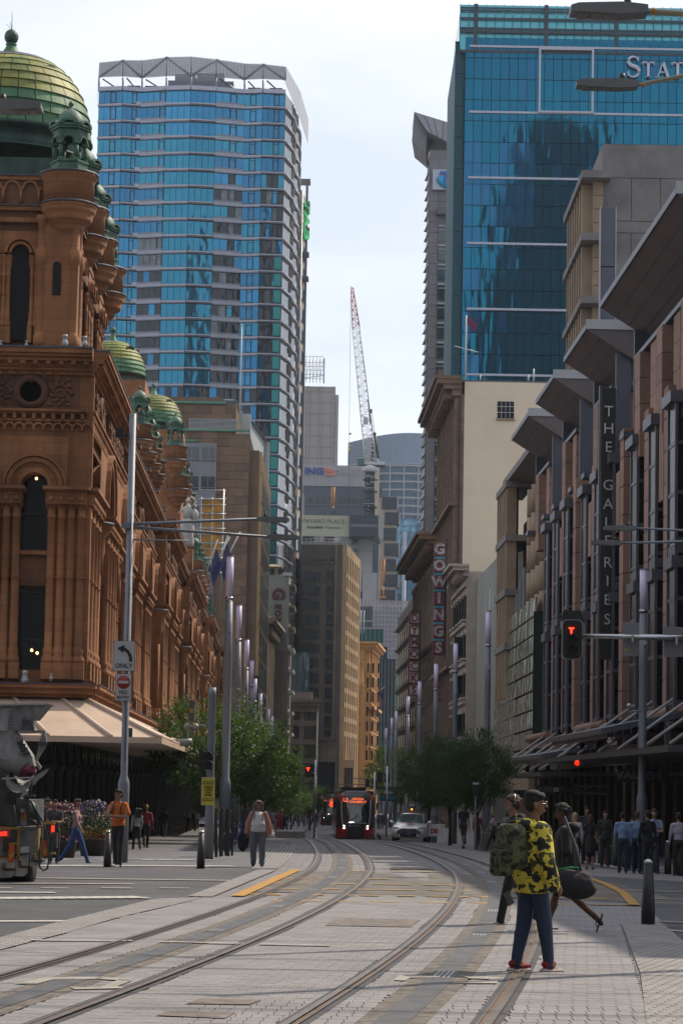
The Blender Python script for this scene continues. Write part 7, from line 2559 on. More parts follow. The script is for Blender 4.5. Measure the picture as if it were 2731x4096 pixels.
for(u,v0,v1,lab,lit)in((1232,3060,3110,'black tram signal with a lit red T over the left pavement',1),(1519,3088,3132,'black signal backboard left of the tram stop roof',0),(1469,3117,3150,'small black signal board above the tram',0)):
 Y=168.0;p=at(u,(v0+v1)/2,Y)
 t_=thing('traffic_signal',lab,'traffic light',(p.x+.5,Y,gz(p.x,Y)))
 zc=p.z-t_.location.z;h_=(v1-v0)/F*Y
 MB().tube((0,.1,0),(0,.1,zc+.8),.07,n=8).build('pole',M_capm,t_)
 MB().prism(round_rect(h_*.48,h_,.12,3),-.05,.05,M=Matrix.Translation((-.5,0,zc))@UX).build('backboard',M_black,t_)
 MB().prism(round_rect(h_*.48,h_*.9,.12,3),-.05,.05,M=Matrix.Translation((-.1 if lit else-.0,.2,zc))@UX).build('backboard',M_black,t_)
 piece('arm',M_capm,t_,(-1.2,.1,zc-.1),(2.6,.07,.07))
 if lit:piece('lit_bar',M_redl,t_,(-.5,-.1,zc+.22),(.22,.04,.06));piece('lit_bar',M_redl,t_,(-.5,-.1,zc+.12),(.07,.04,.2))
p=ground(1560,3350)
Yt2=172.0
ts=thing('tram_stop','dark flat roofed tram stop shelter with a teal display, right of the tram','tram stop',(at(1545,3300,Yt2).x,Yt2,gz(4,Yt2)))
zr=at(1540,3147,Yt2).z-ts.location.z
mb=MB().add([(-1.4,0,zr+.05),(1.5,0,zr-.02),(1.5,6,zr-.02),(-1.4,6,zr+.05),(-1.4,0,zr+.0),(1.0,0,zr-.45),(1.0,6,zr-.45),(-1.4,6,zr)],[(0,1,2,3),(7,6,5,4),(0,4,5,1),(2,6,7,3),(0,3,7,4),(1,5,6,2)]);mb.build('roof',M_cpd,ts)
for x in(.7,):
 for y in(.5,5):piece('post',M_pole,ts,(x,y,zr/2),(.18,.18,zr))
piece('display',M_black,ts,(.1,-.1,at(1545,3190,Yt2).z-ts.location.z),(1.2,.15,.5));piece('display_screen',mat('teal_screen',(.03,.22,.26),.3,var=.2,scale=8),ts,(.1,-.19,at(1545,3190,Yt2).z-ts.location.z),(1.05,.02,.32))
piece('platform',M_tac,ts,(1.2,6,.1),(3.2,22,.28))
mv=thing('stop_sign','small black sign with white letters MV above the taxi roof','sign',at(1646,3222,150));piece('board',M_black,mv,(0,0,0),(.5,.05,.25));put('lettering',text_mesh('MV',.26,M_letw,.02,offset=.01),mv,(0,-.04,0));piece('post',M_pole,mv,(0,.1,-1.2),(.07,.07,2.4))
g_=ground(1898,3400)
tk=thing('ticket_post','slim grey tap post with a dark reader and pale cap beside the patterned shirt man','ticket post',g_)
h_=at(1898,3131,g_.y).z-g_.z
piece('post',M_pole,tk,(0,0,h_/2),(.09,.09,h_));piece('reader',M_bol,tk,(0,-.03,h_-.3),(.24,.16,.5));piece('cap',M_refl,tk,(0,-.03,h_-.03),(.26,.2,.09))
g_=ground(2014,3396)
bn_=thing('litter_bin','black street bin with a yellow notice, left of the camouflage jacket','bin',g_)
MB().bev(-.42,.42,-.3,.3,0,1.15,.05).build('bin_body',M_bol,bn_);piece('lid',M_capm,bn_,(0,0,1.2),(.92,.68,.08));piece('notice',M_yel,bn_,(.1,-.315,.72),(.42,.02,.36))
for k in range(3):piece('notice_line',M_lett,bn_,(.1,-.33,.8-k*.1),(.3,.01,.035))
g_=ground(1945,3400)
cbk=thing('concrete_block','grey concrete seat block under the walking woman with the handbag','seat block',g_);MB().prism([(-.33,0),(.33,0),(.24,.7),(-.2,.7)],-.4,.4,M=UX).build('block',M_conc,cbk);piece('top_edge',M_tac,cbk,(.02,0,.72),(.46,.82,.05))
stp_=at(1134,3350,152)
for i,(x0,w2,z)in enumerate(((0,1.0,.42),(.75,1.0,.8))):
 o_=thing('kerb_block',['lower pale stone block at the left kerb before the far crowd','upper pale stone block behind the lower one at the left kerb'][i],'seat block',(stp_.x+x0*.8,152+i*6,gz(-3,152+6*i)))
 MB().bev(-.5,.6,0,5,0,.55,.03).build('block',M_tac,o_);piece('shadow_gap',M_joint,o_,(.05,2.5,-.02),(.9,4.8,.06))
def leaves(mb,c,r,n,s,rng,mi=0):
 for _ in range(n):
  d=Vector((rng.gauss(0,1),rng.gauss(0,1),rng.gauss(0,1))).normalized()
  p=Vector(c)+Vector((d.x*r[0],d.y*r[1],d.z*r[2]))*rng.uniform(.75,1.05)
  a=Vector((rng.gauss(0,1),rng.gauss(0,1),rng.gauss(0,1))).normalized();b_=a.cross(d).normalized()if a.cross(d).length>.1 else Vector((1,0,0))
  a=(a*.6+d*.4).normalized()*s*rng.uniform(.7,1.4);b_=b_*s*.5
  mb.add([p-a,p+b_,p+a,p-b_],[(0,1,2,3)],mi)
M_leafp=mat('plant_leaf',(.05,.13,.02),.6,var=.4,scale=6,bump=0)
g_=ground(2492,3462)
pr=thing('planter','dark box planter with grassy plants behind the row of bollards','planter',g_+Vector((0,1.5,0)))
MB().bev(-.6,.7,-.3,.3,0,.62,.03).build('box',M_cpd,pr)
for x in(-.45,.2):piece('yellow_tag',M_yel,pr,(x,-.32,.08),(.22,.02,.12))
mb=MB();rng=random.Random(4)
for _ in range(160):
 x,y=rng.uniform(-.5,.6),rng.uniform(-.2,.2);dx,dy=rng.gauss(0,.15),rng.gauss(0,.15);h=rng.uniform(.2,.5)
 mb.add([(x-.012,y,.6),(x+.012,y,.6),(x+dx+.004,y+dy,.6+h)],[(0,1,2)])
mb.build('grass',M_leafp,pr,kind='stuff')
cols_f={'purple':(.25,.13,.42),'white':(.6,.55,.5),'orange':(.75,.22,.02),'magenta':(.45,.02,.22),'red':(.5,.03,.02),'yellow':(.7,.45,.03)}
MF=[M_leafp]+[mat(k+'_petals',c,.6,var=.2,scale=20,bump=0)for k,c in cols_f.items()]
for(u,v,lab,seq,sc_)in((372,3425,'tall flower tower, lilac above and orange below, right of the pink jumper',(1,2,3),1.0),(250,3432,'flower tower with magenta blooms, partly behind the walking woman',(4,2,4),.95),(170,3430,'pink and white flower tower behind the man in the grey t-shirt',(4,2,5),1.0),(412,3415,'leafy flower tower with dark red blooms just left of the orange shirt',(5,0,5),.8)):
 g_=ground(u,v)
 fl_=thing('flower_tower',lab,'flower planter',g_,group='flower towers on the pavement')
 MB().lathe([(.34*sc_,0),(.42*sc_,.45*sc_),(.45*sc_,.5*sc_),(.38*sc_,.5*sc_)],12).build('pot',mat('brown_pot',(.06,.045,.04),.7),fl_)
 mb=MB()
 leaves(mb,(0,0,1.0*sc_),(.5*sc_,.5*sc_,.62*sc_),900,.05,rng,0)
 mb.build('foliage',MF[0],fl_)
 for k,(zc,n)in enumerate(((1.35,420),(1.0,260),(.62,320))):
  mb=MB();leaves(mb,(0,0,zc*sc_),(.5*sc_,.5*sc_,.25*sc_),n,.035,rng);mb.build('blooms',MF[seq[k]]if not(k==2 and seq[k]==3)else MF[3],fl_)
 if seq[2]==3:mb=MB();leaves(mb,(0,0,.72*sc_),(.5,.5,.12),160,.035,rng);mb.build('blooms',MF[6],fl_)
M_frm=mat('dark_steel_frame',(.03,.028,.026),.5,var=.1)
for(u,v1,v0,lab)in((862,3430,3236,'dark steel frame stand right beside the caution sign post'),(884,3426,3236,'dark steel frame stand, second from the caution post'),(910,3426,3240,'dark steel frame stand left of the parked bicycle'),(987,3395,3240,'thin dark frame post right of the bicycle, near the woman in white')):
 g_=ground(u,v1);h_=(v1-v0)/F*g_.y
 o_=thing('frame_stand',lab,'stand',g_,group='dark steel frames by the bicycle')
 piece('post',M_frm,o_,(0,0,h_/2),(.09,.05,h_),rot=(0,-.03,0));piece('post',M_frm,o_,(.1,.8,h_/2),(.07,.05,h_));piece('rail',M_frm,o_,(.05,.4,h_-.05),(.06,.85,.05))
def bicycle(u,v,s,rz,lab,m=None):
 g_=ground(u,v);r_=thing('bicycle',lab,'bicycle',g_,rz)
 m=m or mat('blue_bike_frame',(.02,.05,.30),.4,var=0)
 for x in(-.52,.52):
  w_=MB().lathe([(.30,-.02),(.335,-.02),(.345,0),(.335,.02),(.30,.02),(.30,-.02)],24,M=UX).build('wheel',M_bol,r_,(x,0,.345))
  mb=MB()
  for k in range(10):a=PI*k/5;mb.tube((0,0,0),(.31*math.cos(a),0,.31*math.sin(a)),.004,n=3,cap=False)
  mb.build('spokes',M_capm,w_);
 mb=MB()
 for a,c in(((-.52,.345),(-.05,.3)),((-.52,.345),(-.18,.8)),((-.05,.3),(-.2,.9)),((-.18,.8),(.36,.85)),((-.05,.3),(.38,.75)),((.52,.345),(.36,.98))):
  mb.tube((a[0],0,a[1]),(c[0],0,c[1]),.022,n=6)
 mb.build('frame',m,r_)
 mb=MB();mb.tube((.36,-.26,1.02),(.36,.26,1.02),.015,n=6).tube((.36,0,.95),(.36,0,1.02),.018,n=6);mb.build('handlebar',M_bol,r_)
 MB().ell((-.2,0,.93),(.13,.07,.03)).build('saddle',M_bol,r_)
 MB().lathe([(.08,-.01),(.1,-.01),(.1,.01),(.08,.01),(.08,-.01)],12,M=Matrix.Translation((-.05,-.05,.3))@UX).build('chainring',M_capm,r_)
bicycle(940,3408,1,R(62),'parked bicycle with blue frame leaning at the dark steel stands')
for(u,v,lab)in((826,2292,'left one of two navy flags hanging over the arcade roof'),(868,2272,'right one of two navy flags, next to the tallest lamp pole')):
 p=at(u,v,235);o_=thing('flagpole',lab,'flagpole',p)
 mb=MB();mb.tube((0,0,-1),(2.2,0,3.6),.07,n=6).tube((-.4,.6,-1),(1.0,.6,3.4),.05,n=6);mb.build('pole',M_whitep,o_)
 put('flag',flag_mesh(1.0,2.4,M_bflag,.6),o_,(.9,-.2,2.4),rot=(0,.25,0))
p=at(2436,2985,80)
bd=thing('bird','white gull perched on the edge of the flat shop canopy','bird',p)
mb=MB();mb.ell((0,0,.14),(.07,.13,.075),10,8).ell((-.02,-.11,.25),(.035,.045,.04),8,6).tube((-.01,-.06,.17),(-.02,-.11,.24),.04,.03).tube((-.02,-.14,.25),(-.03,-.19,.24),.012,.004).tube((.0,.1,.13),(.0,.26,.07),.045,.012).tube((-.02,0,.08),(-.02,0,-.0),.008,n=5).tube((.03,0,.08),(.03,0,-.0),.008,n=5)
mb.build('body',mat('gull_white',(.6,.6,.58),.8,var=.05),bd);MB().ell((.065,.03,.15),(.02,.12,.055),8,6).ell((-.065,.03,.15),(.02,.12,.055),8,6).build('wing',mat('gull_grey',(.3,.32,.34),.8,var=0),bd)
p=at(2307,3052,84);rl_=thing('red_lamp','round red glowing lamp on the shop canopy under the strut rods','lamp',p);MB().ell((0,0,0),(.095,.08,.095),14,10).build('lens',mat('red_lamp_glow',(.8,.02,.01),.5,var=0,emit=(1,.02,.0),estr=1.3),rl_);MB().box(.06,.22,-.05,.08,-.11,.1).build('housing',M_bol,rl_)
p=at(2514,2822,86);cc=thing('cctv_camera','white security camera on a short arm left of the large right lamp pole','camera',p);MB().ell((0,0,0),(.09,.14,.08),12,8).build('housing',M_refl,cc);mb=MB();mb.tube((0,0,-.06),(0,0,-.2),.025,n=6).tube((0,0,-.2),(.42,0,-.2),.04,n=8);mb.build('arm',M_pole,cc)
def leaf_mat(name,col,tr):
 m=mat(name,col,.6,var=.35,scale=3,bump=0)
 t=m.node_tree;b=t.nodes['Principled BSDF']
 tl=t.nodes.new('ShaderNodeBsdfTranslucent');mxs=t.nodes.new('ShaderNodeMixShader')
 tl.inputs[0].default_value=(*tr,1);mxs.inputs[0].default_value=.35
 t.links.new(b.outputs[0],mxs.inputs[1]);t.links.new(tl.outputs[0],mxs.inputs[2])
 t.links.new(mxs.outputs[0],t.nodes['Material Output'].inputs[0])
 return m
M_leaf=leaf_mat('tree_leaf_shade',(.028,.07,.016),(.07,.15,.015))  # very dark green: the trees' shade is put into the leaf colour
M_leaf2=leaf_mat('tree_leaf_sunlit',(.11,.19,.03),(.42,.52,.05))  # same leaf, paler and yellower: sunlight put into the colour
M_bark=mat('tree_bark',(.07,.055,.045),.9,var=.3,scale=4)
def tree_mesh(seed,rx,ry,rz,zc,th,ncl,nlf,ls):
 rng=random.Random(seed)
 tk=MB();cr=MB()
 tk.path([(0,0,-.1),(.05,.02,th*.5),(-.03,0,th),(0,.05,zc)],[.13,.10,.09,.06],8)
 for k in range(9):
  a=rng.uniform(0,2*PI);z0=th+rng.uniform(-.4,.6)
  e=Vector((math.cos(a)*rx*rng.uniform(.4,.8),math.sin(a)*ry*rng.uniform(.4,.8),zc+rng.uniform(-.2,.7)*rz))
  tk.path([(0,0,z0),tuple(Vector((0,0,z0)).lerp(e,.5)+Vector((0,0,.25))),tuple(e)],[.055,.035,.012],5)
 for k in range(ncl):
  while True:
   p=Vector((rng.uniform(-1,1),rng.uniform(-1,1),rng.uniform(-1,1)))
   if .28<p.length<1:break
  p=p*(1 if rng.random()<.8 else 1.12)
  c=Vector((p.x*rx,p.y*ry,zc+p.z*rz*(1 if p.z>0 else .85)))
  if c.z<th*.72:c.z=th*.72+rng.random()*.3
  r=rng.uniform(.25,.5)
  axis=Vector((p.x,p.y,.25)).normalized()
  for _ in range(nlf):
   d=Vector((rng.gauss(0,.55),rng.gauss(0,.55),rng.gauss(0,.4)))*r
   q=c+d+axis*rng.uniform(0,.25)
   n_=Vector((rng.gauss(0,1),rng.gauss(0,1),rng.gauss(.7,1))).normalized()
   a=n_.orthogonal().normalized();b_=n_.cross(a)
   t_=rng.uniform(0,2*PI);a,b_=a*math.cos(t_)+b_*math.sin(t_),b_*math.cos(t_)-a*math.sin(t_)
   L_=ls*rng.uniform(.7,1.35)
   cr.add([q-a*L_,q+b_*L_*.38,q+a*L_,q-b_*L_*.38],[(0,1,2,3)])
 return tk.mesh('trunk',M_bark),cr
TM=[tree_mesh(1,2.4,2.4,1.95,3.4,1.7,250,62,.07),tree_mesh(2,2.1,2.3,1.8,3.2,1.7,230,62,.07),tree_mesh(3,2.5,2.5,1.9,3.5,1.8,260,62,.07)]
TMm=[(a,b_.mesh('crown',M_leaf))for a,b_ in TM]
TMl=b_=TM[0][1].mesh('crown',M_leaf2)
trees=[(850,98,0,1.12,'leafy dark green street tree directly behind the caution sign post'),(985,108,1,1.05,'dark green street tree behind the woman in the white shirt'),(1045,120,2,.80,'rightmost street tree of the left group, reaching to the far signals'),(905,128,2,.95,'street tree behind the two front ones on the left pavement'),(1905,104,2,.76,'nearest dark street tree on the right, beside the shop canopies'),(1800,114,0,.80,'dark street tree on the right behind the patterned shirt man'),(1715,128,1,.86,'street tree on the right behind the taxi'),(1860,135,1,.9,'shaded street tree at the back of the right hand group'),(1165,205,0,.78,'small far street tree over the crowd on the left'),(1240,215,1,.85,'small far street tree nearest to the tram on the left'),(1130,190,2,.75,'small far street tree behind the left stone seats')]
for u,Y,k,s,lab in trees:
 p=at(u,3200,Y)
 t_=thing('street_tree',lab,'tree',(p.x,Y,gz(p.x,Y)),random.uniform(0,6),group='street trees on both pavements')
 q=(s*.84,s*.84,s*1.22)if u>1500 else(s*.93,s*.93,s)
 put('trunk',TMm[k][0],t_,scale=q);put('crown',TMm[k][1],t_,scale=q)
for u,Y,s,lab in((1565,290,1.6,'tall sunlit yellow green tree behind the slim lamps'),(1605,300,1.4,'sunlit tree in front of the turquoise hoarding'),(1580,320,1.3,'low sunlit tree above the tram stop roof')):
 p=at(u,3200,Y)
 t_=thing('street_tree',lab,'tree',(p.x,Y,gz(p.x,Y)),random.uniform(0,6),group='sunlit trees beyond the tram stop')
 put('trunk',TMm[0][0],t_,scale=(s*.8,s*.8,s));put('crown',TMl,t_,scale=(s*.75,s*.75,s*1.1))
p=ground(1153,3380);lf=thing('fallen_leaf','single brown fallen leaf on the paving left of the tram tracks','leaf',p+Vector((0,0,.035)));MB().add([(-.16,0,0),(0,-.12,.03),(.16,0,.02),(0,.15,.05)],[(0,1,2,3)]).build('blade',M_rust,lf)
M_tdk=mat('tram_dark_grey',(.035,.033,.037),.3,metal=.3,var=.05);M_tred=mat('tram_red',(.33,.012,.02),.35,var=.05,coat=.5)
M_tsil=mat('tram_silver',(.55,.55,.57),.35,metal=.4,var=.03);M_tgl=mat('tram_windscreen',(.012,.022,.03),.05,var=0,spec=.9)
M_hl=mat('headlight_glow',(1,.95,.85),.3,var=0,emit=(1,.93,.75),estr=9);M_dest=mat('amber_matrix',(.8,.1,.02),.5,var=0,emit=(1,.16,.04),estr=1.1)
def xprism(mb,poly,d0,d1,mi=0,Mt=None):
 """polygon in X-Z, thickness along Y"""
 n=len(poly)
 vs=[(x,d0,z)for x,z in poly]+[(x,d1,z)for x,z in poly]
 if Mt is not None:vs=[Mt@Vector(v)for v in vs]
 return mb.add(vs,[tuple(range(n)),tuple(range(2*n-1,n-1,-1))]+[(i,n+i,n+(i+1)%n,(i+1)%n)for i in range(n)],mi)
def tram(u,Y,lab,ln,rz,full=True):
 p=at(u,3300,Y)
 t_=thing('tram',lab,'tram',(p.x,Y,gz(p.x,Y)),rz)
 HW,HT=1.325,3.34
 prof_=[(0,.0),(.45,-.02),(1.1,.03),(1.6,.2),(2.4,.55),(3.0,.9),(HT,1.5)]
 def wid(z):return HW*(1-.10*max(0,(z-1.2)/2.1)**2)
 def nose(name,z0,z1,x0f,x1f,m,off,n=10,k=6,lens=None):
  mb=MB();vs=[]
  for j in range(k+1):
   z=z0+(z1-z0)*j/k
   i=max(i for i in range(len(prof_))if prof_[i][0]<=z+1e-6);i=min(i,len(prof_)-2)
   yb=prof_[i][1]+(prof_[i+1][1]-prof_[i][1])*(z-prof_[i][0])/(prof_[i+1][0]-prof_[i][0])
   a0=x0f(z)if callable(x0f)else x0f;a1=x1f(z)if callable(x1f)else x1f
   for q in range(n+1):
    f=a0+(a1-a0)*q/n
    vs.append((f*wid(z),yb+.55*abs(f)**2.6-off,z))
  mb.add(vs,[(j*(n+1)+q,j*(n+1)+q+1,(j+1)*(n+1)+q+1,(j+1)*(n+1)+q)for j in range(k)for q in range(n)],0,True)
  return mb.build(name,m,t_)
 nose('nose_shell',.12,HT,-1,1,M_tdk,0,16,14)
 nose('windscreen',1.2,3.05,-.72,.72,M_tgl,.03)
 nose('destination_panel',2.55,3.2,-.78,.78,M_black,.025)
 for s_ in(-1,1):
  nose('red_roof_corner',2.72,HT,*sorted((s_*.72,s_*1.0)),M_tred,.035)
  nose('red_skirt_corner',.14,.82,*sorted((s_*(.45),s_*1.0)),M_tred,.035)
  nose('silver_pillar',.8,2.74,(lambda z,s_=s_:s_*(.60+.16*((z-.8)/1.9)**.6)-(.0 if s_>0 else .07)),(lambda z,s_=s_:s_*(.60+.16*((z-.8)/1.9)**.6)+(.07 if s_>0 else .0)),M_tsil,.06,2,8)
  for z in(.8,.96):MB().ell((0,0,0),(.045,.03,.045),10,6).build('headlight',M_hl,t_,(s_*HW*.61,.03,z))
  piece('mirror',M_tdk,t_,(s_*(HW+.12),.6,2.3),(.12,.12,.45))
 mb=MB()
 mb.prism([(-HW,1.0),(HW,1.0),(HW,ln),(-HW,ln)],.3,1.05);mb.prism([(-HW*.97,1.3),(HW*.97,1.3),(HW*.97,ln),(-HW*.97,ln)],1.05,2.9)
 mb.prism([(-HW*.9,1.6),(HW*.9,1.6),(HW*.9,ln),(-HW*.9,ln)],2.9,HT)
 mb.build('body',M_tdk,t_)
 for k in range(int(ln/2.4)):
  for s_ in(-1,1):piece('side_window',M_tgl,t_,(s_*(HW*.985),2.6+k*2.4,1.9),(.04,1.9,1.2))
 for s_ in(-1,1):piece('side_red_stripe',M_tred,t_,(s_*(HW+.01),ln/2+.6,.5),(.04,ln-1.6,.5));piece('roof_rail',M_tsil,t_,(s_*HW*.9,ln/2,HT),(.08,ln-3,.05))
 piece('roof_equipment',M_tdk,t_,(0,ln*.6,HT+.12),(1.7,ln*.5,.28))
 piece('light_bar',M_tsil,t_,(0,-.06,1.16),(1.35,.05,.06));piece('white_glow_strip',M_hl,t_,(-.3,-.1,1.21),(.34,.02,.02))  # the thin white strip shares the headlights' glow
 MB().tube((-.5,.0,1.25),(.15,.18,1.7),.018,n=5).build('wiper',M_black,t_)
 put('destination_text',text_mesh('L2',.36,M_dest,.01,offset=.01),t_,(-.72,.42,2.72));put('destination_text',text_mesh('CENTRAL',.19,M_dest,.01,offset=.006),t_,(.12,.40,2.8));put('destination_text',text_mesh('CHALMERS ST',.19,M_dest,.01,offset=.006),t_,(.12,.36,2.6))
 put('operator_mark',text_mesh('A transdev',.12,M_tsil,.01),t_,(.05,-.07,.98));piece('badge',M_tsil,t_,(-.42,-.07,.98),(.11,.02,.13))
 MB().prism([(-.9,.1),(.9,.1),(.9,3),(-.9,3)],.02,.14).build('undertray',M_black,t_)
 return t_
tram(1423,166.5,'dark grey and red tram facing the camera, showing L2 in amber',30,.012)
t2=tram(1325,262,'far smaller tram partly hidden behind the nearer one',20,.0)
MB().ell((0,0,0),(.28,.2,.28),10,8).build('lens',M_redl,thing('red_lamp','small red signal lamp just above the far tram roof','lamp',at(1327,3217,258)))
Yx2=ground(1664,3368).y
p=ground(1632,3368)
tx_=thing('taxi','silver white taxi sedan facing the camera with an orange roof sign and an open door','taxi',p,-.10)
M_tax=mat('taxi_silver_white',(1.15,1.15,1.17),.25,metal=.25,var=.02,coat=.6,bump=0)
def loft(mb,secs,mi=0,cap=True):
 """sections: list of (y, [(x, z)...]) mirrored half outlines from bottom centre to top centre"""
 rings=[]
 for y,h in secs:
  ring=[(x,y,z)for x,z in h]+[(-x,y,z)for x,z in reversed(h[1:-1])]if abs(h[0][0])<1e-6 and abs(h[-1][0])<1e-6 else[(x,y,z)for x,z in h]+[(-x,y,z)for x,z in reversed(h)]
  rings.append(ring)
 n=len(rings[0]);vs=[v for r in rings for v in r]
 fs=[(j*n+i,j*n+(i+1)%n,(j+1)*n+(i+1)%n,(j+1)*n+i)for j in range(len(rings)-1)for i in range(n)]
 if cap:fs+=[tuple(range(n)),tuple(range((len(rings)-1)*n+n-1,(len(rings)-1)*n-1,-1))]
 mb.add(vs,fs,mi,True)
def cs(w_,zb_,zt_,zm=.62,sh=.12):
 return[(0,zb_),(w_*.86,zb_),(w_*.97,zb_+.08),(w_,zm),(w_*.985,zm+.12),(w_*.93,zt_-.05),(w_*.8,zt_),(w_*.35,zt_+sh*.25),(0,zt_+sh*.3)]
mb=MB()
loft(mb,[(-.02,cs(.60,.30,.62,.45)),(.06,cs(.76,.22,.68,.48)),(.2,cs(.86,.2,.74,.52)),(.5,cs(.905,.18,.82,.58)),(1.2,cs(.91,.18,.93,.62)),(1.55,cs(.91,.18,.96,.64)),(3.6,cs(.91,.18,.98,.66)),(4.3,cs(.90,.2,1.0,.66)),(4.7,cs(.84,.28,.94,.6)),(4.8,cs(.7,.35,.85,.6))])
mb.build('body',M_tax,tx_)
def gh(w_,z0,z1,wt):return[(0,z0),(w_,z0),(w_*.97,z0+(z1-z0)*.3),(wt,z1-.03),(wt*.7,z1),(0,z1+.015)]
mb=MB();loft(mb,[(1.25,gh(.76,.9,.93,.72)),(1.9,gh(.78,.92,1.30,.62)),(2.15,gh(.78,.92,1.41,.60)),(2.8,gh(.78,.92,1.45,.60)),(3.5,gh(.76,.92,1.38,.58)),(4.25,gh(.72,.95,1.02,.6))]);mb.build('cabin',M_tax,tx_)
sc_w=MB();sc_w.add([(-.70,1.26,.955),(.70,1.26,.955),(.575,2.06,1.385),(-.575,2.06,1.385)],[(0,1,2,3)]);o_=sc_w.build('windscreen',mat('car_windscreen',(.10,.15,.16),.06,metal=.3,var=0),tx_);o_.location=(0,-.045,.02)
for s_ in(-1,1):
 MB().add([(s_*.775,1.6,.98),(s_*.775,3.7,.99),(s_*.60,3.3,1.37),(s_*.61,2.1,1.37)],[(0,1,2,3)]).build('side_glass',M_tgl,tx_,(s_*.012,0,0))
 for y in(.95,3.75):
  w_=MB().lathe([(.2,-.1),(.30,-.1),(.325,-.06),(.325,.08),(.3,.1),(.2,.1)],20,M=Matrix.Rotation(PI/2,4,'Y')).build('wheel',M_rub,tx_,(s_*.80,y,.325));MB().lathe([(.001,0),(.2,.0),(.21,.02)],14,M=Matrix.Rotation(PI/2*s_,4,'Y')).build('rim',M_tsil,w_,(s_*.09,0,0))
 MB().ell((0,0,0),(.11,.07,.085),10,6).build('mirror',M_tax,tx_,(s_*1.0,1.55,1.0));piece('mirror_stalk',M_tax,tx_,(s_*.9,1.55,.97),(.14,.05,.04))
 mb=MB().add([(s_*.44,-.0,.62),(s_*.80,.14,.66),(s_*.86,.34,.80),(s_*.62,.12,.76),(s_*.46,.05,.70)],[(0,1,2,3,4)]);mb.build('headlight',mat('headlight_lens',(.55,.60,.65),.1,metal=.5,var=.3,scale=10),tx_,(0,-.045,.0))
 MB().add([(s_*.5,.02,.36),(s_*.76,.12,.34),(s_*.8,.14,.42),(s_*.52,.02,.46)],[(0,1,2,3)]).build('fog_recess',M_black,tx_,(0,-.06,0))
MB().add([(-.44,.0,.68),(.44,.0,.68),(.36,-.02,.58),(-.36,-.02,.58)],[(0,1,2,3)]).build('grille',M_black,tx_,(0,-.05,0));piece('grille_bar',M_capm,tx_,(0,-.075,.685),(.9,.02,.02));MB().lathe([(.035,0),(.05,0),(.05,.01),(.035,.01),(.035,0)],12,M=Matrix.Translation((0,-.08,.64))@UX,sx=1.4).build('badge',M_capm,tx_)
MB().add([(-.40,.0,.45),(.40,.0,.45),(.46,.0,.28),(-.46,.0,.28)],[(0,1,2,3)]).build('lower_intake',M_black,tx_,(0,-.07,0));pl_=piece('number_plate',mat('blue_plate',(.01,.04,.20),.4,var=0),tx_,(0,-.09,.43),(.37,.02,.12));put('plate_text',text_mesh('T 1704',.09,M_fas,.004,offset=.003),tx_,(0,-.105,.43))
MB().box(-.25,.25,-.08,.08,0,.03).prism([(-.22,-.07),(.22,-.07),(.22,.07),(-.22,.07)],.03,.13).build('roof_sign',mat('orange_taxi_sign',(.6,.09,.02),.4,var=0),tx_,(0,2.3,1.47));put('roof_text',text_mesh('TAXI',.09,M_fas,.004),tx_,(0,2.22,1.55));MB().ell((0,0,0),(.04,.04,.04)).build('roof_lamp',mat('amber_lamp',(1,.4,.1),.4,var=0,emit=(1,.35,.05),estr=4),tx_,(0,2.3,1.65))
MB().add([(-.3,.55,.93),(.22,.5,.93),(.28,.75,.98),(.02,.95,1.0),(-.12,.75,.97)],[(0,1,2,3,4)]).build('bonnet_print',mat('faded_red_print',(.55,.2,.15),.5,var=.3,scale=10),tx_,(0,-.0,-.02))
dr=MB();xprism(dr,[(0,.28),(.82,.32),(.88,.6),(.84,.92),(.02,.92)],-.04,.04);do=dr.build('open_door',M_tax,tx_,(.93,1.7,0),rz=.28)
MB().path([(0,0,.92),(.1,0,1.2),(.3,0,1.32),(.84,0,.92)],.025,5).build('door_frame',M_black,do);put('door_letters',text_mesh('DS',.32,mat('red_door_letters',(.5,.02,.02),.5,var=0),.01,offset=.02),do,(.28,-.05,.55));piece('door_handle',M_black,do,(.72,-.06,.8),(.12,.02,.03))
Ym=47.0
g0=at(0,3500,Ym)
mxr=thing('concrete_mixer','rear of a dusty grey concrete mixer truck at the left edge','truck',(g0.x,Ym,gz(g0.x,Ym)),0)
def Z2(x,y):
 p=at(x/2.24,2700+y/2.24,Ym);return(p.x-g0.x,p.z-mxr.location.z)
M_dst=mat('dusty_grey_steel',(.40,.41,.42),.7,metal=.2,var=.35,scale=2.5,streak=.5);M_dkst=mat('dark_dusty_steel',(.12,.125,.13),.7,var=.35,scale=3)
M_rib=mat('ribbed_plate',(.11,.10,.095),.6,var=.3,scale=5);M_mag=mat('magenta_collar',(.22,.008,.05),.5,var=.15,scale=4);M_yfr=mat('yellow_ochre_frame',(.50,.27,.04),.6,var=.2,scale=3);M_wfl=mat('white_mud_flap',(.46,.44,.38),.7,var=.3,scale=3)
def part(name,pts,m,d0,d1):mb=MB();xprism(mb,[Z2(*q)for q in pts],d0,d1);return mb.build(name,m,mxr)
part('hopper',[(-200,250),(10,262),(415,258),(300,395),(240,400),(200,500),(100,500),(20,480),(-200,480)],M_dst,.1,1.1)
part('hopper_lip',[(5,255),(418,250),(418,266),(5,272)],M_capm,.05,1.2);part('hopper_cutout',[(205,392),(292,412),(306,495),(190,495)],M_dkst,.06,.2)
part('hopper_guard',[(20,310),(90,300),(70,500),(0,500)],M_dst,-.05,.12)
for k in range(5):part('guard_mesh',[(58,350+28*k),(106,350+28*k),(106,354+28*k),(58,354+28*k)],M_capm,-.02,.0)
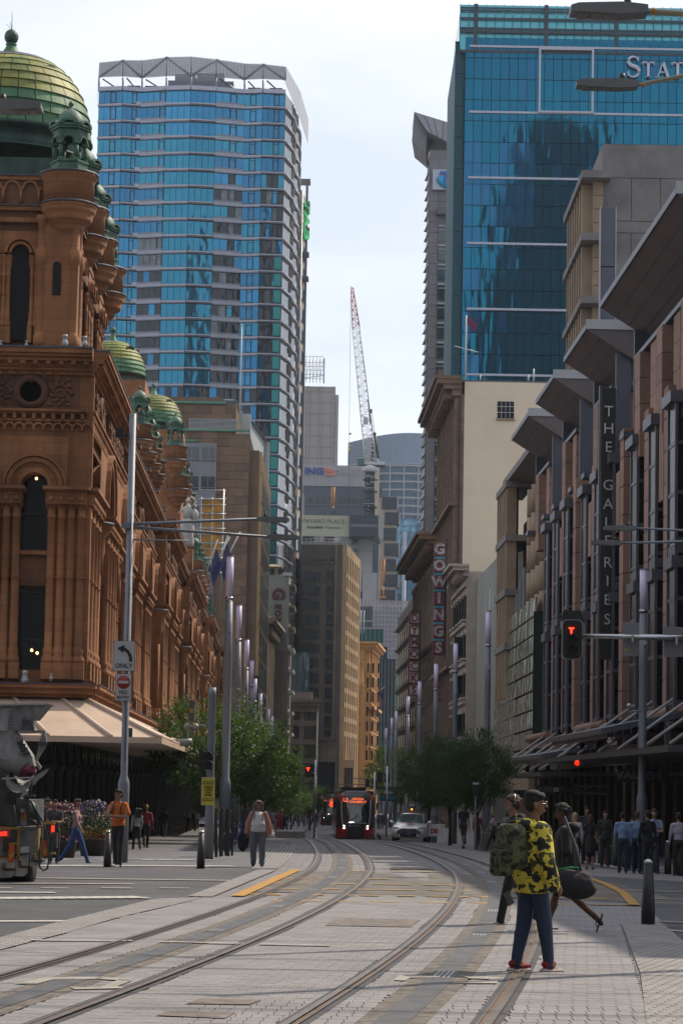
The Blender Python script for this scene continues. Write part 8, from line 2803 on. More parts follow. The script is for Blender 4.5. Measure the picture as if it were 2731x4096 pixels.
mb=MB();a,c=Z2(-60,620),Z2(235,850);mb.tube((a[0],.5,a[1]),(c[0],.1,c[1]),.42,.20,n=16);mb.build('discharge_tube',M_dst,mxr)
part('chute_shell',[(-200,520),(120,490),(165,540),(285,725),(300,815),(150,850),(60,760),(-200,700)],M_dst,.0,.5)
mb=MB();a,c=Z2(215,815),Z2(245,905);mb.tube((a[0],.15,a[1]),(c[0],.1,c[1]),.19,.17,n=16);mb.build('magenta_collar',M_mag,mxr)
part('side_plate',[(170,495),(402,495),(418,600),(400,650),(330,770),(372,825),(355,850),(318,790),(345,620),(375,520),(180,525)],M_dst,.05,.14)
put('number',text_mesh('2057',.10,M_lett,.01,offset=.006),mxr,(Z2(398,620)[0],.0,Z2(398,620)[1]),rot=(0,.1,0));put('number',text_mesh('2057',.17,M_lett,.01,offset=.006),mxr,(Z2(212,655)[0],-.02,Z2(212,655)[1]),rot=(0,1.05,0))
part('yellow_stripe',[(165,730),(172,728),(222,818),(214,820)],M_yel,-.02,-.005)
ch=MB();c=Z2(188,925)
for k in range(12):
 a0,a1=PI+PI*k/12,PI+PI*(k+1)/12;r=.245
 ch.add([(c[0]+r*math.cos(a0),-.35,c[1]+r*1.15*math.sin(a0)),(c[0]+r*math.cos(a1),-.35,c[1]+r*1.15*math.sin(a1)),(c[0]+r*math.cos(a1),.5,c[1]+.2+r*math.sin(a1)),(c[0]+r*math.cos(a0),.5,c[1]+.2+r*math.sin(a0))],[(0,1,2,3)])
 ch.tube((c[0]+r*math.cos(a0),-.35,c[1]+r*1.15*math.sin(a0)),(c[0]+r*math.cos(a1),-.35,c[1]+r*1.15*math.sin(a1)),.014,n=5)
ch.build('half_round_chute',M_dst,mxr);part('chute_bar',[(45,922),(318,912),(318,925),(45,935)],M_capm,-.38,-.3)
part('chute_blade',[(300,925),(370,880),(437,842),(400,890),(330,950),(305,985)],M_dst,-.2,.15)
part('drum_cowl',[(-200,850),(60,830),(200,1040),(170,1100),(130,1350),(-200,1350)],M_dkst,.2,1.2);part('rear_panel',[(140,1100),(260,1120),(320,1180),(340,1350),(150,1350)],M_dst,.15,.4)
for q in([(15,1165),(130,1165),(175,1350),(45,1350)],[(215,1175),(330,1165),(385,1345),(270,1350)],[(405,1335),(470,1335),(460,1455),(400,1455)],[(35,1450),(95,1455),(80,1590),(25,1585)],[(470,1415),(520,1415),(515,1550),(460,1550)],[(110,1375),(190,1375),(155,1490),(85,1500)]):
 part('ribbed_step',q,M_rib,-.05,.05)
 for k in range(5):
  f=(k+.5)/5;x0=q[0][0]+(q[1][0]-q[0][0])*f;x1=q[3][0]+(q[2][0]-q[3][0])*f
  part('rib',[(x0-3,q[0][1]+4),(x0+3,q[0][1]+4),(x1+3,q[2][1]-4),(x1-3,q[2][1]-4)],M_dkst,-.07,-.04)
part('rear_body',[(-200,1370),(330,1360),(335,1590),(320,1600),(-200,1640)],M_dst,.05,.8)
for q in([(-100,1352),(215,1365),(215,1385),(-100,1375)],[(168,1380),(185,1380),(182,1640),(165,1640)],[(335,1350),(395,1350),(395,1372),(335,1372)],[(335,1350),(352,1350),(350,1622),(333,1620)],[(372,1370),(392,1370),(388,1630),(368,1630)],[(395,1318),(500,1318),(498,1338),(395,1338)],[(395,1590),(500,1585),(502,1605),(395,1612)],[(-100,1632),(180,1625),(180,1645),(-100,1650)],[(88,1500),(170,1498),(170,1520),(88,1522)]):part('yellow_frame',q,M_yfr,-.1,-.02)
M_rfl=mat('orange_red_reflector',(.62,.10,.01),.4,var=.1)
for q in([(92,1520),(140,1520),(135,1672),(80,1672)],[(395,1480),(440,1475),(436,1620),(390,1625)]):part('reflector_board',q,M_rfl,-.13,-.1);part('reflector_stripe',[(q[0][0]+2,q[0][1]+90),(q[1][0]-2,q[1][1]+60),(q[1][0]-2,q[1][1]+100),(q[0][0]+2,q[0][1]+140)],M_yel,-.14,-.131)
M_tail=mat('tail_lamp_red',(.6,.01,.01),.2,var=0,emit=(1,.03,.01),estr=1.5)
for q in([(12,1405),(70,1400),(70,1440),(12,1442)],[(470,1350),(495,1348),(492,1405),(468,1405)]):part('tail_lamp',q,M_tail,-.12,-.05)
part('number_plate',[(190,1540),(265,1535),(265,1590),(190,1595)],M_fas,-.06,.0);part('notice',[(180,1235),(222,1230),(220,1305),(190,1305)],M_yel,.08,.14);part('notice_panel',[(180,1200),(228,1195),(228,1350),(180,1350)],M_refl,.12,.16);part('notice_head',[(183,1237),(219,1233),(219,1255),(184,1258)],M_redp,.06,.07)
for i,q in enumerate(([(-20,1655),(150,1625),(140,1790),(100,1815),(10,1815)],[(152,1625),(268,1605),(250,1775),(215,1805),(140,1800)],[(275,1600),(380,1590),(375,1700),(265,1720)])):
 part('mud_flap',q,M_wfl,-.1+i*.06,-.07+i*.06)
 z=Z2(q[0][0]*.35+q[1][0]*.65,(q[0][1]+q[2][1])/2+15);put('flap_lettering',text_mesh('Hanson',.085,M_lett,.004,offset=.004),mxr,(z[0],-.11+i*.06,z[1]))
 for a in range(9):piece('flap_mark',M_mag,mxr,(z[0]-.12+(a%3)*.022,-.108+i*.06,z[1]+.10-(a//3)*.028),(.016,.006,.02))
mb=MB();P_=[Z2(*q)for q in((285,1120),(330,1200),(400,1320),(438,1450),(450,1640),(435,1735),(400,1750),(368,1720),(362,1600),(380,1450))]
mb.path([(x,-.15-.03*(i>6),z)for i,(x,z)in enumerate(P_)],.022,6);mb.build('blue_hose',mat('blue_green_hose',(.02,.09,.11),.5,var=.1),mxr)
mb=MB();mb.path([(Z2(*q)[0],-.12,Z2(*q)[1])for q in((180,1320),(230,1380),(300,1390),(340,1360),(330,1310),(270,1290))],.018,6);mb.build('grey_hose',M_dkst,mxr)
mb=MB();a,c=Z2(235,1080),Z2(290,1240);mb.tube((a[0],-.1,a[1]),(c[0],-.1,c[1]),.05,n=10);a,c=Z2(300,960),Z2(270,1060);mb.tube((a[0],-.1,a[1]),(c[0],-.1,c[1]),.03,n=8);mb.build('hydraulic_ram',M_dkst,mxr);part('ram_flange',[(235,1072),(325,1072),(318,1090),(240,1095)],M_dkst,-.2,.0)
MB().lathe([(.3,-.35),(.5,-.35),(.54,-.3),(.54,.3),(.5,.35),(.3,.35)],24,M=Matrix.Rotation(PI/2,4,'Y')).build('wheel',M_rub,mxr,(Z2(110,1600)[0],.8,.52));MB().tube((-3.5,1.5,2.4),(.1,1.2,2.4),1.3,.6,n=24).build('drum',M_dst,mxr)
MB().box(-6,Z2(200,1500)[0],1.0,3.4,.7,1.6).build('chassis',M_dkst,mxr)
import numpy as np
def caps(p0,r0,p1,r1,n=10,k=4):
 """closed tapered capsule"""
 p0,p1=Vector(p0),Vector(p1);d=p1-p0;L_=max(d.length,1e-5);q=(d.to_track_quat('Z','Y')if d.length>1e-5 else Matrix.Identity(3).to_quaternion()).to_matrix()
 pr=[(max(1e-4,r0*math.cos(PI/2*(1-i/k))),-r0*math.sin(PI/2*(1-i/k)))for i in range(k+1)]+[(max(1e-4,r1*math.cos(PI/2*i/k)),L_+r1*math.sin(PI/2*i/k))for i in range(k+1)]
 vs=[];fs=[]
 for(r,z)in pr:
  for i in range(n):a=2*PI*i/n;vs.append(p0+q@Vector((r*math.cos(a),r*math.sin(a),z)))
 for j in range(len(pr)-1):
  for i in range(n):fs.append((j*n+i,j*n+(i+1)%n,(j+1)*n+(i+1)%n,(j+1)*n+i))
 fs+=[tuple(range(n-1,-1,-1)),tuple((len(pr)-1)*n+i for i in range(n))]
 return vs,fs
def blob(name,prims,voxel,smooth=4):
 """one continuous skin over all the shapes: union, voxel remesh, smoothing; faces take the material of the nearest shape"""
 mb=MB()
 for pr in prims:
  if pr[1]=='c':vs,fs=caps(*pr[2:6]);mb.add(vs,fs)
  else:mb.ell(pr[2],pr[3],12,8,M=pr[4]if len(pr)>4 else None)
 me=mb.mesh(name,[])
 o=bpy.data.objects.new(name,me);COL.objects.link(o)
 m=o.modifiers.new('r','REMESH');m.mode='VOXEL';m.voxel_size=voxel
 s=o.modifiers.new('s','SMOOTH');s.iterations=smooth;s.factor=.5
 dg=bpy.context.evaluated_depsgraph_get();dg.update()
 out=bpy.data.meshes.new_from_object(o.evaluated_get(dg));bpy.data.objects.remove(o)
 out.name=name
 n=len(out.polygons);C_=np.empty(n*3);out.polygons.foreach_get('center',C_);C_=C_.reshape(-1,3)
 best=np.full(n,1e9);lab=np.zeros(n,int)
 for pr in prims:
  if pr[1]=='c':
   a,b_=np.array(pr[2]),np.array(pr[4]);d=b_-a;t=np.clip(((C_-a)@d)/max(1e-9,d@d),0,1);D=np.linalg.norm(C_-a-t[:,None]*d,axis=1)-(pr[3]+(pr[5]-pr[3])*t)
  else:
   r=np.array(pr[3]);q=(C_-np.array(pr[2]));q=q@np.array(pr[4])if len(pr)>4 else q;D=(np.linalg.norm(q/r,axis=1)-1)*r.min()
  k=D<best;best[k]=D[k];lab[k]=pr[0]
 out.materials.clear()
 for _ in range(int(lab.max())+1):out.materials.append(None)
 out.polygons.foreach_set('material_index',lab.astype(np.int32));out.polygons.foreach_set('use_smooth',[True]*n);out.update()
 return out
SK,TO,BO,SH=0,1,2,3
def figure(legs=((4,2),(-4,2)),arms=((6,8,12),(-2,8,12)),fem=0,short=0,sleeve=1,skirt=0,coat=0,turn=0,fingers=False,fat=1.0,hands=None,lean=0,bare=0):
 """prims of a standing or walking body 1.75 m tall facing -Y; legs (thigh fwd, knee bend) and arms (upper fwd, out, elbow) in degrees, left (+X) first"""
 P=[]
 def V(x,y,z):return(x,y,z)
 ft=[];hip=.90;lg=[]
 for i,(a,k)in enumerate(legs):
  s_=1 if i==0 else-1;a,k=R(a),R(k)
  h_=Vector((s_*.088*fat,0,hip));kn=h_+Vector((0,-math.sin(a),-math.cos(a)))*.43;an=kn+Vector((0,-math.sin(a-k),-math.cos(a-k)))*.41
  lg.append((s_,h_,kn,an,a-k));ft.append(an.z)
 dz=.075-min(ft)
 for s_,h_,kn,an,t in lg:
  h_,kn,an=h_+Vector((0,0,dz)),kn+Vector((0,0,dz)),an+Vector((0,0,dz))
  lo=SK if(short or skirt or bare)else BO;e=0 if lo==SK else .012
  P.append((BO,'c',h_,(.082 if fem else .085)*fat,kn.lerp(h_,.15),.062*fat+e));P.append((lo,'c',kn,.052+e,an,.036+e*1.6))
  P.append((lo,'c',kn.lerp(an,.25)+Vector((0,.012,0)),.056+e,kn.lerp(an,.55),.042+e))
  f=Vector((0,-math.cos(t),math.sin(t)*-1));dn=Vector((0,-math.sin(t),-math.cos(t)))
  hl=an+dn*.045-f*.04
  P.append((SH,'c',hl,.036,an+dn*.052+f*.12,.034));P.append((SH,'c',an+dn*.052+f*.12,.034,an+dn*.058+f*.17,.026));P.append((SH,'c',an,.034,hl,.034))
 w_=.9 if fem else 1
 B=lambda x,y,z:Vector((x,y-math.sin(R(lean))*max(0,z-.9),z+dz))
 if skirt:P.append((BO,'c',B(0,0,.95),.15,B(0,0,.55),.17))
 P+=[(BO,'e',B(0,.005,.93),(.165*fat,.115*fat,.13)),(TO,'e',B(0,-.01*(fat-1)*10,1.06),(.145*fat*w_,.105*fat,.17)),(TO,'e',B(0,0,1.25),(.172*fat*w_,.112*fat,.2)),(TO,'c',B(-.145*w_,.01,1.405),.062,B(.145*w_,.01,1.405),.062),(TO,'c',B(0,.01,1.40),.075,B(0,.0,1.455),.06),(SK,'c',B(0,0,1.42),.052,B(0,-.012,1.55),.05)]
 if fem:P+=[(TO,'e',B(s*.075,-.085*fat,1.27),(.07,.055,.07))for s in(-1,1)]
 if coat:P+=[(TO,'c',B(0,0,1.1),.155*fat,B(0,0,.86),.17*fat)]
 Rh=Matrix.Rotation(R(turn),3,'Z');hc=B(0,-.02,1.635)
 hd=lambda x,y,z:hc+Rh@Vector((x,y,z))
 P+=[(SK,'e',hd(0,.01,.025),(.074,.092,.092),Rh),(SK,'e',hd(0,-.025,-.045),(.055,.062,.06),Rh),(SK,'c',hd(0,-.085,.01),.010,hd(0,-.108,-.018),.015),(SK,'e',hd(0,-.088,-.062),(.022,.014,.011),Rh)]
 P+=[(SK,'e',hd(s*.078,.012,-.005),(.013,.02,.03),Rh)for s in(-1,1)]
 for i,(a,o,k)in enumerate(arms):
  s_=1 if i==0 else-1;a,o,k=R(a),R(o),R(k)
  sh=B(s_*.185*w_,.01,1.40);d=Vector((s_*math.sin(o),-math.sin(a)*math.cos(o),-math.cos(a)*math.cos(o)));el=sh+d*.29
  d2=Vector((s_*math.sin(o)*.4,-math.sin(a+k),-math.cos(a+k))).normalized();wr=el+d2*.25
  if hands and hands[i]:el,wr=B(*hands[i][0]),B(*hands[i][1]);d2=(wr-el).normalized()
  up=TO;lo=TO if sleeve else SK;e=.010 if sleeve else 0
  P+=[(up,'c',sh,.056,sh.lerp(el,.55),.05),(up if sleeve else SK,'c',sh.lerp(el,.5),.044+e,el,.039+e),(lo,'c',el,.037+e,wr.lerp(el,.08),.027+e)]
  pm=wr+d2*.05
  P.append((SK,'c',wr,.024,pm,.03))
  sd2=d2.cross(Vector((s_,0,0)));sd2=sd2.normalized()if sd2.length>.1 else Vector((0,1,0))
  if fingers:
   for q,ln in enumerate((.062,.07,.066,.05)):
    b0=pm+sd2*(.022-q*.0155)+d2*.015;b1=b0+d2*ln*.55;b2=b1+(d2*.8+Vector((-s_*.6,0,0))).normalized()*ln*.55
    P+=[(SK,'c',b0,.0088,b1,.0082),(SK,'c',b1,.0082,b2,.007)]
   P+=[(SK,'c',wr+sd2*.018+d2*.015,.011,pm+sd2*.042+d2*.005,.009),(SK,'c',pm+sd2*.042+d2*.005,.009,pm+sd2*.045+d2*.035,.008)]
  else:P.append((SK,'c',pm,.026,pm+d2*.07+Vector((-s_*.01,0,0)),.016))
 return P,dz,hc,Rh
def hair_prims(hc,Rh,kind):
 h=lambda x,y,z:hc+Rh@Vector((x,y,z))
 P=[(0,'e',h(0,.022,.052),(.082,.092,.082),Rh),(0,'e',h(0,.05,.01),(.078,.066,.085),Rh),(0,'e',h(0,-.045,.088),(.068,.05,.038),Rh)]
 if kind=='long':P+=[(0,'c',h(0,.06,.03),.075,h(0,.075,-.16),.055)]+[(0,'c',h(s*.07,.02,.02),.035,h(s*.075,.03,-.14),.03)for s in(-1,1)]
 if kind=='bob':P+=[(0,'c',h(s*.078,.02,.04),.042,h(s*.088,.015,-.09),.036)for s in(-1,1)]+[(0,'e',h(0,.05,.0),(.1,.08,.12),Rh),(0,'e',h(0,0,.09),(.085,.09,.05),Rh)]
 if kind=='curly':
  rg=random.Random(2)
  for _ in range(46):a,b_=rg.uniform(0,2*PI),rg.uniform(-.1,1.3);x,y,z=.088*math.cos(a)*math.cos(b_),.02+.1*math.sin(a)*math.cos(b_),.04+.088*math.sin(b_);P+=[(0,'e',h(x,y,z),(.022,.022,.02))]if not(y<-.05 and z<.07)else[]
 if kind=='bun':P+=[(0,'e',h(0,.03,.14),(.04,.04,.035))]
 return P
CM_={}
def cmat(name,c):return CM_.setdefault(name,mat(name,c,.85,var=.12,scale=7,bump=.1)if name not in MATS else MATS[name])
skin_l,skin_d,skin_a=cmat('skin_light',(.42,.24,.17)),cmat('skin_dark',(.14,.065,.04)),cmat('skin_tan',(.34,.18,.11))
hairs={'black':cmat('hair_black',(.012,.010,.010)),'brown':cmat('hair_brown',(.09,.045,.02)),'grey':cmat('hair_grey',(.14,.13,.13)),'blond':cmat('hair_blond',(.42,.31,.15)),'white':cmat('hair_white',(.55,.53,.5))}
POSES={'stand':dict(),'stand_f':dict(fem=1),'walk':dict(legs=((22,6),(-18,14)),arms=((-16,8,14),(18,8,18))),'walk_f':dict(legs=((24,6),(-20,16)),arms=((-18,8,10),(18,8,14)),fem=1),'walk2':dict(legs=((-20,16),(22,5)),arms=((18,8,25),(-16,8,12))),'short':dict(legs=((14,4),(-10,10)),short=1,sleeve=0),'cross':dict(sleeve=0,hands=(((.21,-.12,1.14),(-.02,-.2,1.16)),((-.21,-.12,1.12),(.04,-.19,1.13)))),'dress':dict(fem=1,skirt=1,sleeve=0)}
PM_={}
def pose_mesh(k):
 if k not in PM_:
  P,dz,hc,Rh=figure(**POSES[k]);PM_[k]=(blob('body',P,.02,3),{h:blob('hair',hair_prims(hc,Rh,h),.018,2)for h in(('long','short')if 'f' in k or k=='dress' else('short',))},dz)
 return PM_[k]
def person(lab,u,v,v0,rz,pose='stand',hair='black',hk='short',skin=None,top=(.3,.3,.3),bot=(.02,.022,.03),shoe=(.02,.02,.02),group=None,bag=None):
 g_=ground(u,v);h=(v-v0)/F*g_.y
 body,hr,dz=pose_mesh(pose);s=h/(1.745+dz)
 t_=thing('person',lab,'person',g_,R(rz),group)
 o=put('body',body,t_,scale=(s,s,s))
 ms=[skin or skin_l,cmat('cloth_%02x%02x%02x'%tuple(int(x*255)for x in top),top),cmat('cloth_%02x%02x%02x'%tuple(int(x*255)for x in bot),bot),cmat('cloth_%02x%02x%02x'%tuple(int(x*255)for x in shoe),shoe)]
 for i in range(len(body.materials)):
  if body.materials[i]is None:body.materials[i]=ms[i]
  o.material_slots[i].link='OBJECT';o.material_slots[i].material=ms[i]
 hm=hr.get(hk,hr['short'])
 if hm.materials[0]is None:hm.materials[0]=hairs[hair]
 o2=put('hair',hm,t_,scale=(s,s,s));o2.material_slots[0].link='OBJECT';o2.material_slots[0].material=hairs[hair]
 if bag:put('strap_bag',bpy.data.meshes.get('strap_bag')or MB().bev(-.14,.14,-.08,.08,-.2,.2,.04).mesh('strap_bag',M_black),t_,((0,.17,1.22)if bag=='back' else(.22,0,.92)),scale=(s,s,s*(1 if bag=='back' else .7)))
 return t_
Wh,Bl,Lb,Nv=(.55,.56,.60),(.02,.02,.024),(.25,.38,.62),(.02,.03,.07)
person('woman in a pink jumper and purple scarf striding right past the flowers',303,3454,3200,80,'walk_f','brown','short',None,(.42,.24,.24),(.02,.08,.28),bag=1)
person('bearded man in a grey printed t-shirt behind the mixer truck',215,3456,3203,10,'cross','black','short',skin_a,(.05,.05,.06),(.035,.035,.04))
person('person in dark clothes half hidden behind the grey t-shirt man',184,3440,3200,60,'stand','black','short',skin_a,(.015,.015,.02))
person('pedestrian with a black backpack seen from behind, right of the sign pole',546,3400,3234,195,'walk','black','short',None,Wh,Bl,bag='back')
person('blond pedestrian with a bright red scarf walking away under the canopy',583,3394,3222,190,'walk2','blond','short',None,(.35,.03,.04),Bl)
person('slim person in black under the canopy, facing away',656,3350,3232,180,'walk','black','short',skin_d,(.02,.02,.022),(.02,.03,.06))
person('man in a grey shirt and braces walking away beside the arcade',750,3328,3224,180,'walk','brown','short',None,(.25,.25,.27))
person('pedestrian with rucksack right of the grey shirt man',772,3326,3224,175,'walk2','brown','short',None,(.4,.42,.45),bag='back')
person('small pedestrian in a white top next to the rucksack walker',788,3320,3240,180,'walk_f','black','long',None,Wh)
person('man in a violet blue shirt behind the parked bicycle',998,3378,3216,30,'stand','black','short',skin_a,(.16,.18,.45))
person('man left of the violet blue shirt, half hidden by the frames',984,3372,3212,50,'stand','brown','short',skin_a,(.10,.08,.10))
person('man in a lilac shirt and grey shorts right of the woman in white',1092,3344,3236,200,'short','black','short',skin_a,(.30,.30,.45),(.20,.2,.2),Wh)
person('person with red and white clothing beside the lilac shirt man',1113,3346,3240,10,'stand','brown','short',None,(.4,.04,.04),(.3,.02,.03))
person('person in a straw coloured hat behind the black clad walker',1126,3340,3238,20,'walk','blond','short',skin_a,(.05,.06,.12))
person('woman all in black striding right near the stone seats',1138,3349,3248,60,'walk_f','black','long',None,Bl)
person('walker in beige trousers among the far crowd',1229,3310,3248,70,'walk','brown','short',None,(.06,.05,.05),(.40,.35,.28),group='far crowd')
person('man in a dark suit among the far crowd, right of the beige trousers',1251,3312,3246,-70,'walk2','black','short',None,Nv,group='far crowd')
rng=random.Random(12)
hc_=['black','brown','blond','black','grey','brown']
lbs=['leftmost','second','third','fourth','fifth','sixth','seventh','eighth','ninth','tenth','eleventh','twelfth','thirteenth','fourteenth','fifteenth','rightmost']
for i in range(16):
 u=1150+i*11.4+rng.uniform(-3,3);f=[(.03,.03,.04),(.05,.05,.07),(.3,.3,.33),(.02,.03,.08),(.09,.03,.03),(.05,.09,.12)][i%6]
 person(lbs[i]+' of the small standing figures in the far crowd by the tram',u,3302+rng.uniform(-3,4),3250+rng.uniform(-3,5),rng.uniform(-120,160),['stand','walk','stand_f','walk2'][i%4],hc_[i%6],'long' if i%4==2 else 'short',None,f,[(.02,.02,.03),(.03,.08,.2),(.05,.05,.05)][i%3],group='far crowd')
person('pedestrian in blue waiting just right of the tram',1513,3316,3246,160,'stand','blond','short',None,(.08,.14,.3),(.06,.05,.06))
person('pedestrian in a plum coat waiting between tram and taxi',1527,3315,3248,190,'stand_f','grey','short',None,(.15,.05,.10),(.05,.05,.06))
person('white haired man in a dark blue patterned shirt walking right',1852,3394,3219,150,'short','white','short',skin_l,(.02,.06,.14),(.10,.08,.06))
person('red shirted pedestrian behind the tap post',1908,3388,3250,20,'stand','brown','short',skin_l,(.25,.05,.06))
person('fair haired woman in a pale top walking left with a handbag',1968,3404,3251,-75,'walk_f','blond','short',None,(.45,.42,.43),Bl,bag=1)
person('man in a pale blue shirt behind the litter bin, left one of two',2026,3396,3252,185,'stand','brown','short',None,(.4,.45,.55))
person('man in a mid blue shirt behind the litter bin, right one of two',2048,3400,3258,170,'stand','black','short',skin_a,(.10,.16,.30))
person('bald headed man in black seen between the hoodie walker and the shops',2272,3470,3238,150,'stand','white','short',None,(.02,.02,.02))
person('woman in a white blouse with a black bag, back turned, by the bollards',2296,3482,3254,180,'stand_f','blond','long',None,Wh,Bl,bag=1)
person('man in a dark jacket standing at the blue door of the shops',2343,3458,3230,15,'stand','black','short',skin_a,(.03,.03,.04))
person('woman in a sleeveless black dress near the bollards',2357,3478,3262,185,'dress','brown','long',None,Bl,Bl)
person('man in a dark grey jumper standing deep in the shop shade',2418,3470,3246,10,'stand','black','short',skin_l,(.035,.035,.038))
person('broad man in a light blue shirt, back turned, left of the big lamp pole',2488,3492,3252,180,'stand','black','short',None,Lb,Nv)
person('smiling woman in black behind the light blue shirt',2526,3484,3274,0,'stand_f','black','long',None,(.03,.03,.03))
person('second man in a light blue shirt, partly behind the big lamp pole',2545,3494,3250,170,'stand','brown','short',None,(.24,.34,.56),Nv)
person('man in a dark navy suit right of the big lamp pole',2587,3498,3246,200,'stand','black','short',None,(.012,.014,.022))
person('man in a pale checked shirt with folded arms facing the street',2613,3494,3240,5,'cross','brown','short',None,(.30,.38,.60),Nv)
person('man in a white shirt with rolled sleeves at the right picture edge',2711,3504,3254,185,'stand','black','short',skin_a,(.52,.50,.62),Bl)
def near(lab,u,v,v0,rz,kw,hair,hm,skin,parts,mats4,voxel=.011,hgt=None):
 g_=ground(u,v);h=(v-v0)/F*g_.y
 P,dz,hc,Rh=figure(fingers=True,**kw);s=h/(1.745+dz)
 t_=thing('person',lab,'person',g_,R(rz))
 me=blob('body',P,voxel,3)
 for i in range(len(me.materials)):me.materials[i]=[skin]+mats4 and([skin]+list(mats4))[i]
 put('body',me,t_,scale=(s,s,s))
 hm_=blob('hair',hair_prims(hc,Rh,hair),.009,1);hm_.materials[0]=hm;put('hair',hm_,t_,scale=(s,s,s))
 ex=MB()
 for s_ in(-1,1):ex.ell(hc+Rh@Vector((s_*.03,-.077,.012)),(.013,.008,.007),8,6,M=Rh);ex.ell(hc+Rh@Vector((s_*.031,-.080,.034)),(.02,.008,.004),8,4,M=Rh)
 ex.ell(hc+Rh@Vector((0,-.101,-.058)),(.015,.004,.0022),8,4,M=Rh)
 put('eyes',ex.mesh('eyes',cmat('dark_eyes',(.03,.015,.012))),t_,scale=(s,s,s))
 B=lambda x,y,z:Vector((x,y,z+dz))
 for nm,pr,m,vx in parts(B,hc,Rh):q=blob(nm,pr,vx,2);q.materials[0]=m;put(nm,q,t_,scale=(s,s,s))
 return t_,s,B,hc,Rh
def straps(B,y=-.115):return[(0,'c',B(s*.11,y,z0),.016,B(s*.115,y+e,z1),.016)for s in(-1,1)for z0,z1,e in((1.12,1.36,.02),(1.36,1.46,.09))]
M_org,M_sal=cmat('orange_cotton',(.72,.17,.02)),cmat('salmon_jacket',(.45,.20,.13))
near('young man in an orange t-shirt, one hand at his chin, beside a bollard',470,3468,3163,-25,dict(turn=-25,legs=((5,3),(-3,3)),sleeve=0,hands=(((.24,-.08,1.13),(-.03,-.21,1.15)),((-.19,-.14,1.17),(-.03,-.16,1.45)))),'short',hairs['black'],skin_l,lambda B,hc,Rh:[('backpack_strap',straps(B,-.12),M_black,.012),('tshirt',[(0,'e',B(0,0,1.25),(.19,.13,.2)),(0,'c',B(0,0,1.14),.155,B(0,0,1.06),.16),(0,'e',B(0,0,.99),(.175,.14,.06)),(0,'e',B(0,0,.94),(.178,.142,.03))]+[(0,'c',B(s*.16,.01,1.41),.07,B(s*.24,-.0,1.22),.075)for s in(-1,1)],M_org,.014)],[M_org,cmat('dark_trousers',(.018,.02,.028)),cmat('white_trainers',(.6,.6,.6))])
near('woman with curly grey hair in a white shirt and salmon jacket, walking closer',1030,3470,3208,3,dict(legs=((10,4),(-6,8)),arms=((4,14,8),(-4,14,10)),fem=1,fat=1.33),'bob',hairs['grey'],skin_a,lambda B,hc,Rh:[('shirt',[(0,'c',B(0,-.03,1.32),.16,B(0,-.05,1.13),.20),(0,'e',B(0,-.04,1.02),(.225,.19,.08)),(0,'e',B(0,-.03,.96),(.228,.19,.04)),(0,'c',B(-.07,-.04,1.42),.05,B(.07,-.04,1.42),.05)],cmat('white_shirt',(.66,.64,.70)),.016),('jacket',[(0,'c',B(s*.15,.03,1.38),.085,B(s*.215,.02,1.0),.085)for s in(-1,1)]+[(0,'c',B(s*.17,.01,1.41),.075,B(s*.28,0,1.14),.07)for s in(-1,1)]+[(0,'c',B(s*.28,0,1.14),.07,B(s*.315,-.04,.92),.055)for s in(-1,1)]+[(0,'e',B(0,.09,1.2),(.2,.11,.3))],M_sal,.016),('backpack_strap',straps(B,-.17),M_black,.014),('curls',[p for p in hair_prims(hc,Rh,'curly')[3:]],hairs['grey'],.010),('jeans',[(0,'c',B(s*.11,-.02,.9),.135,B(s*.12,-.03*s-.03,.5),.095)for s in(-1,1)]+[(0,'c',B(s*.12,-.03*s-.03,.5),.095,B(s*.11,-.07*s,.12),.078)for s in(-1,1)],cmat('washed_jeans',(.13,.15,.18)),.014)],[M_sal,cmat('washed_jeans',(.13,.15,.18)),cmat('black_shoes',(.015,.015,.015))])
def camo(name,a,b_,c,sc_=9):
 m=mat(name,a,.85,var=.1,scale=6);t=m.node_tree;bs=t.nodes['Principled BSDF']
 tcn=t.nodes.new('ShaderNodeTexCoord');prev=None
 for k,(col,th,off)in enumerate(((b_,.53,0),(c,.545,7.3))):
  mp_=t.nodes.new('ShaderNodeMapping');mp_.inputs['Location'].default_value=(off,off,off);mp_.inputs['Scale'].default_value=(1,1,1.5)
  n_=t.nodes.new('ShaderNodeTexNoise');n_.inputs['Scale'].default_value=sc_;n_.inputs['Detail'].default_value=2.5
  r_=t.nodes.new('ShaderNodeValToRGB');r_.color_ramp.interpolation='CONSTANT';r_.color_ramp.elements[0].color=(0,0,0,1);r_.color_ramp.elements[1].position=th;r_.color_ramp.elements[1].color=(1,1,1,1)
  mx_=t.nodes.new('ShaderNodeMix');mx_.data_type='RGBA';mx_.inputs[7].default_value=(*col,1)
  if prev is None:mx_.inputs[6].default_value=(*a,1)
  else:t.links.new(prev,mx_.inputs[6])
  t.links.new(tcn.outputs['Object'],mp_.inputs[0]);t.links.new(mp_.outputs[0],n_.inputs[0]);t.links.new(n_.outputs['Fac'],r_.inputs[0]);t.links.new(r_.outputs[0],mx_.inputs[0]);prev=mx_.outputs[2]
 t.links.new(prev,bs.inputs['Base Color']);return m
M_cam=camo('yellow_camouflage',(.55,.46,.05),(.04,.05,.012),(.010,.010,.012));M_cam2=camo('green_camouflage',(.075,.075,.032),(.028,.04,.015),(.008,.008,.008),12)
M_jean=cmat('blue_sweatpants',(.035,.06,.13))
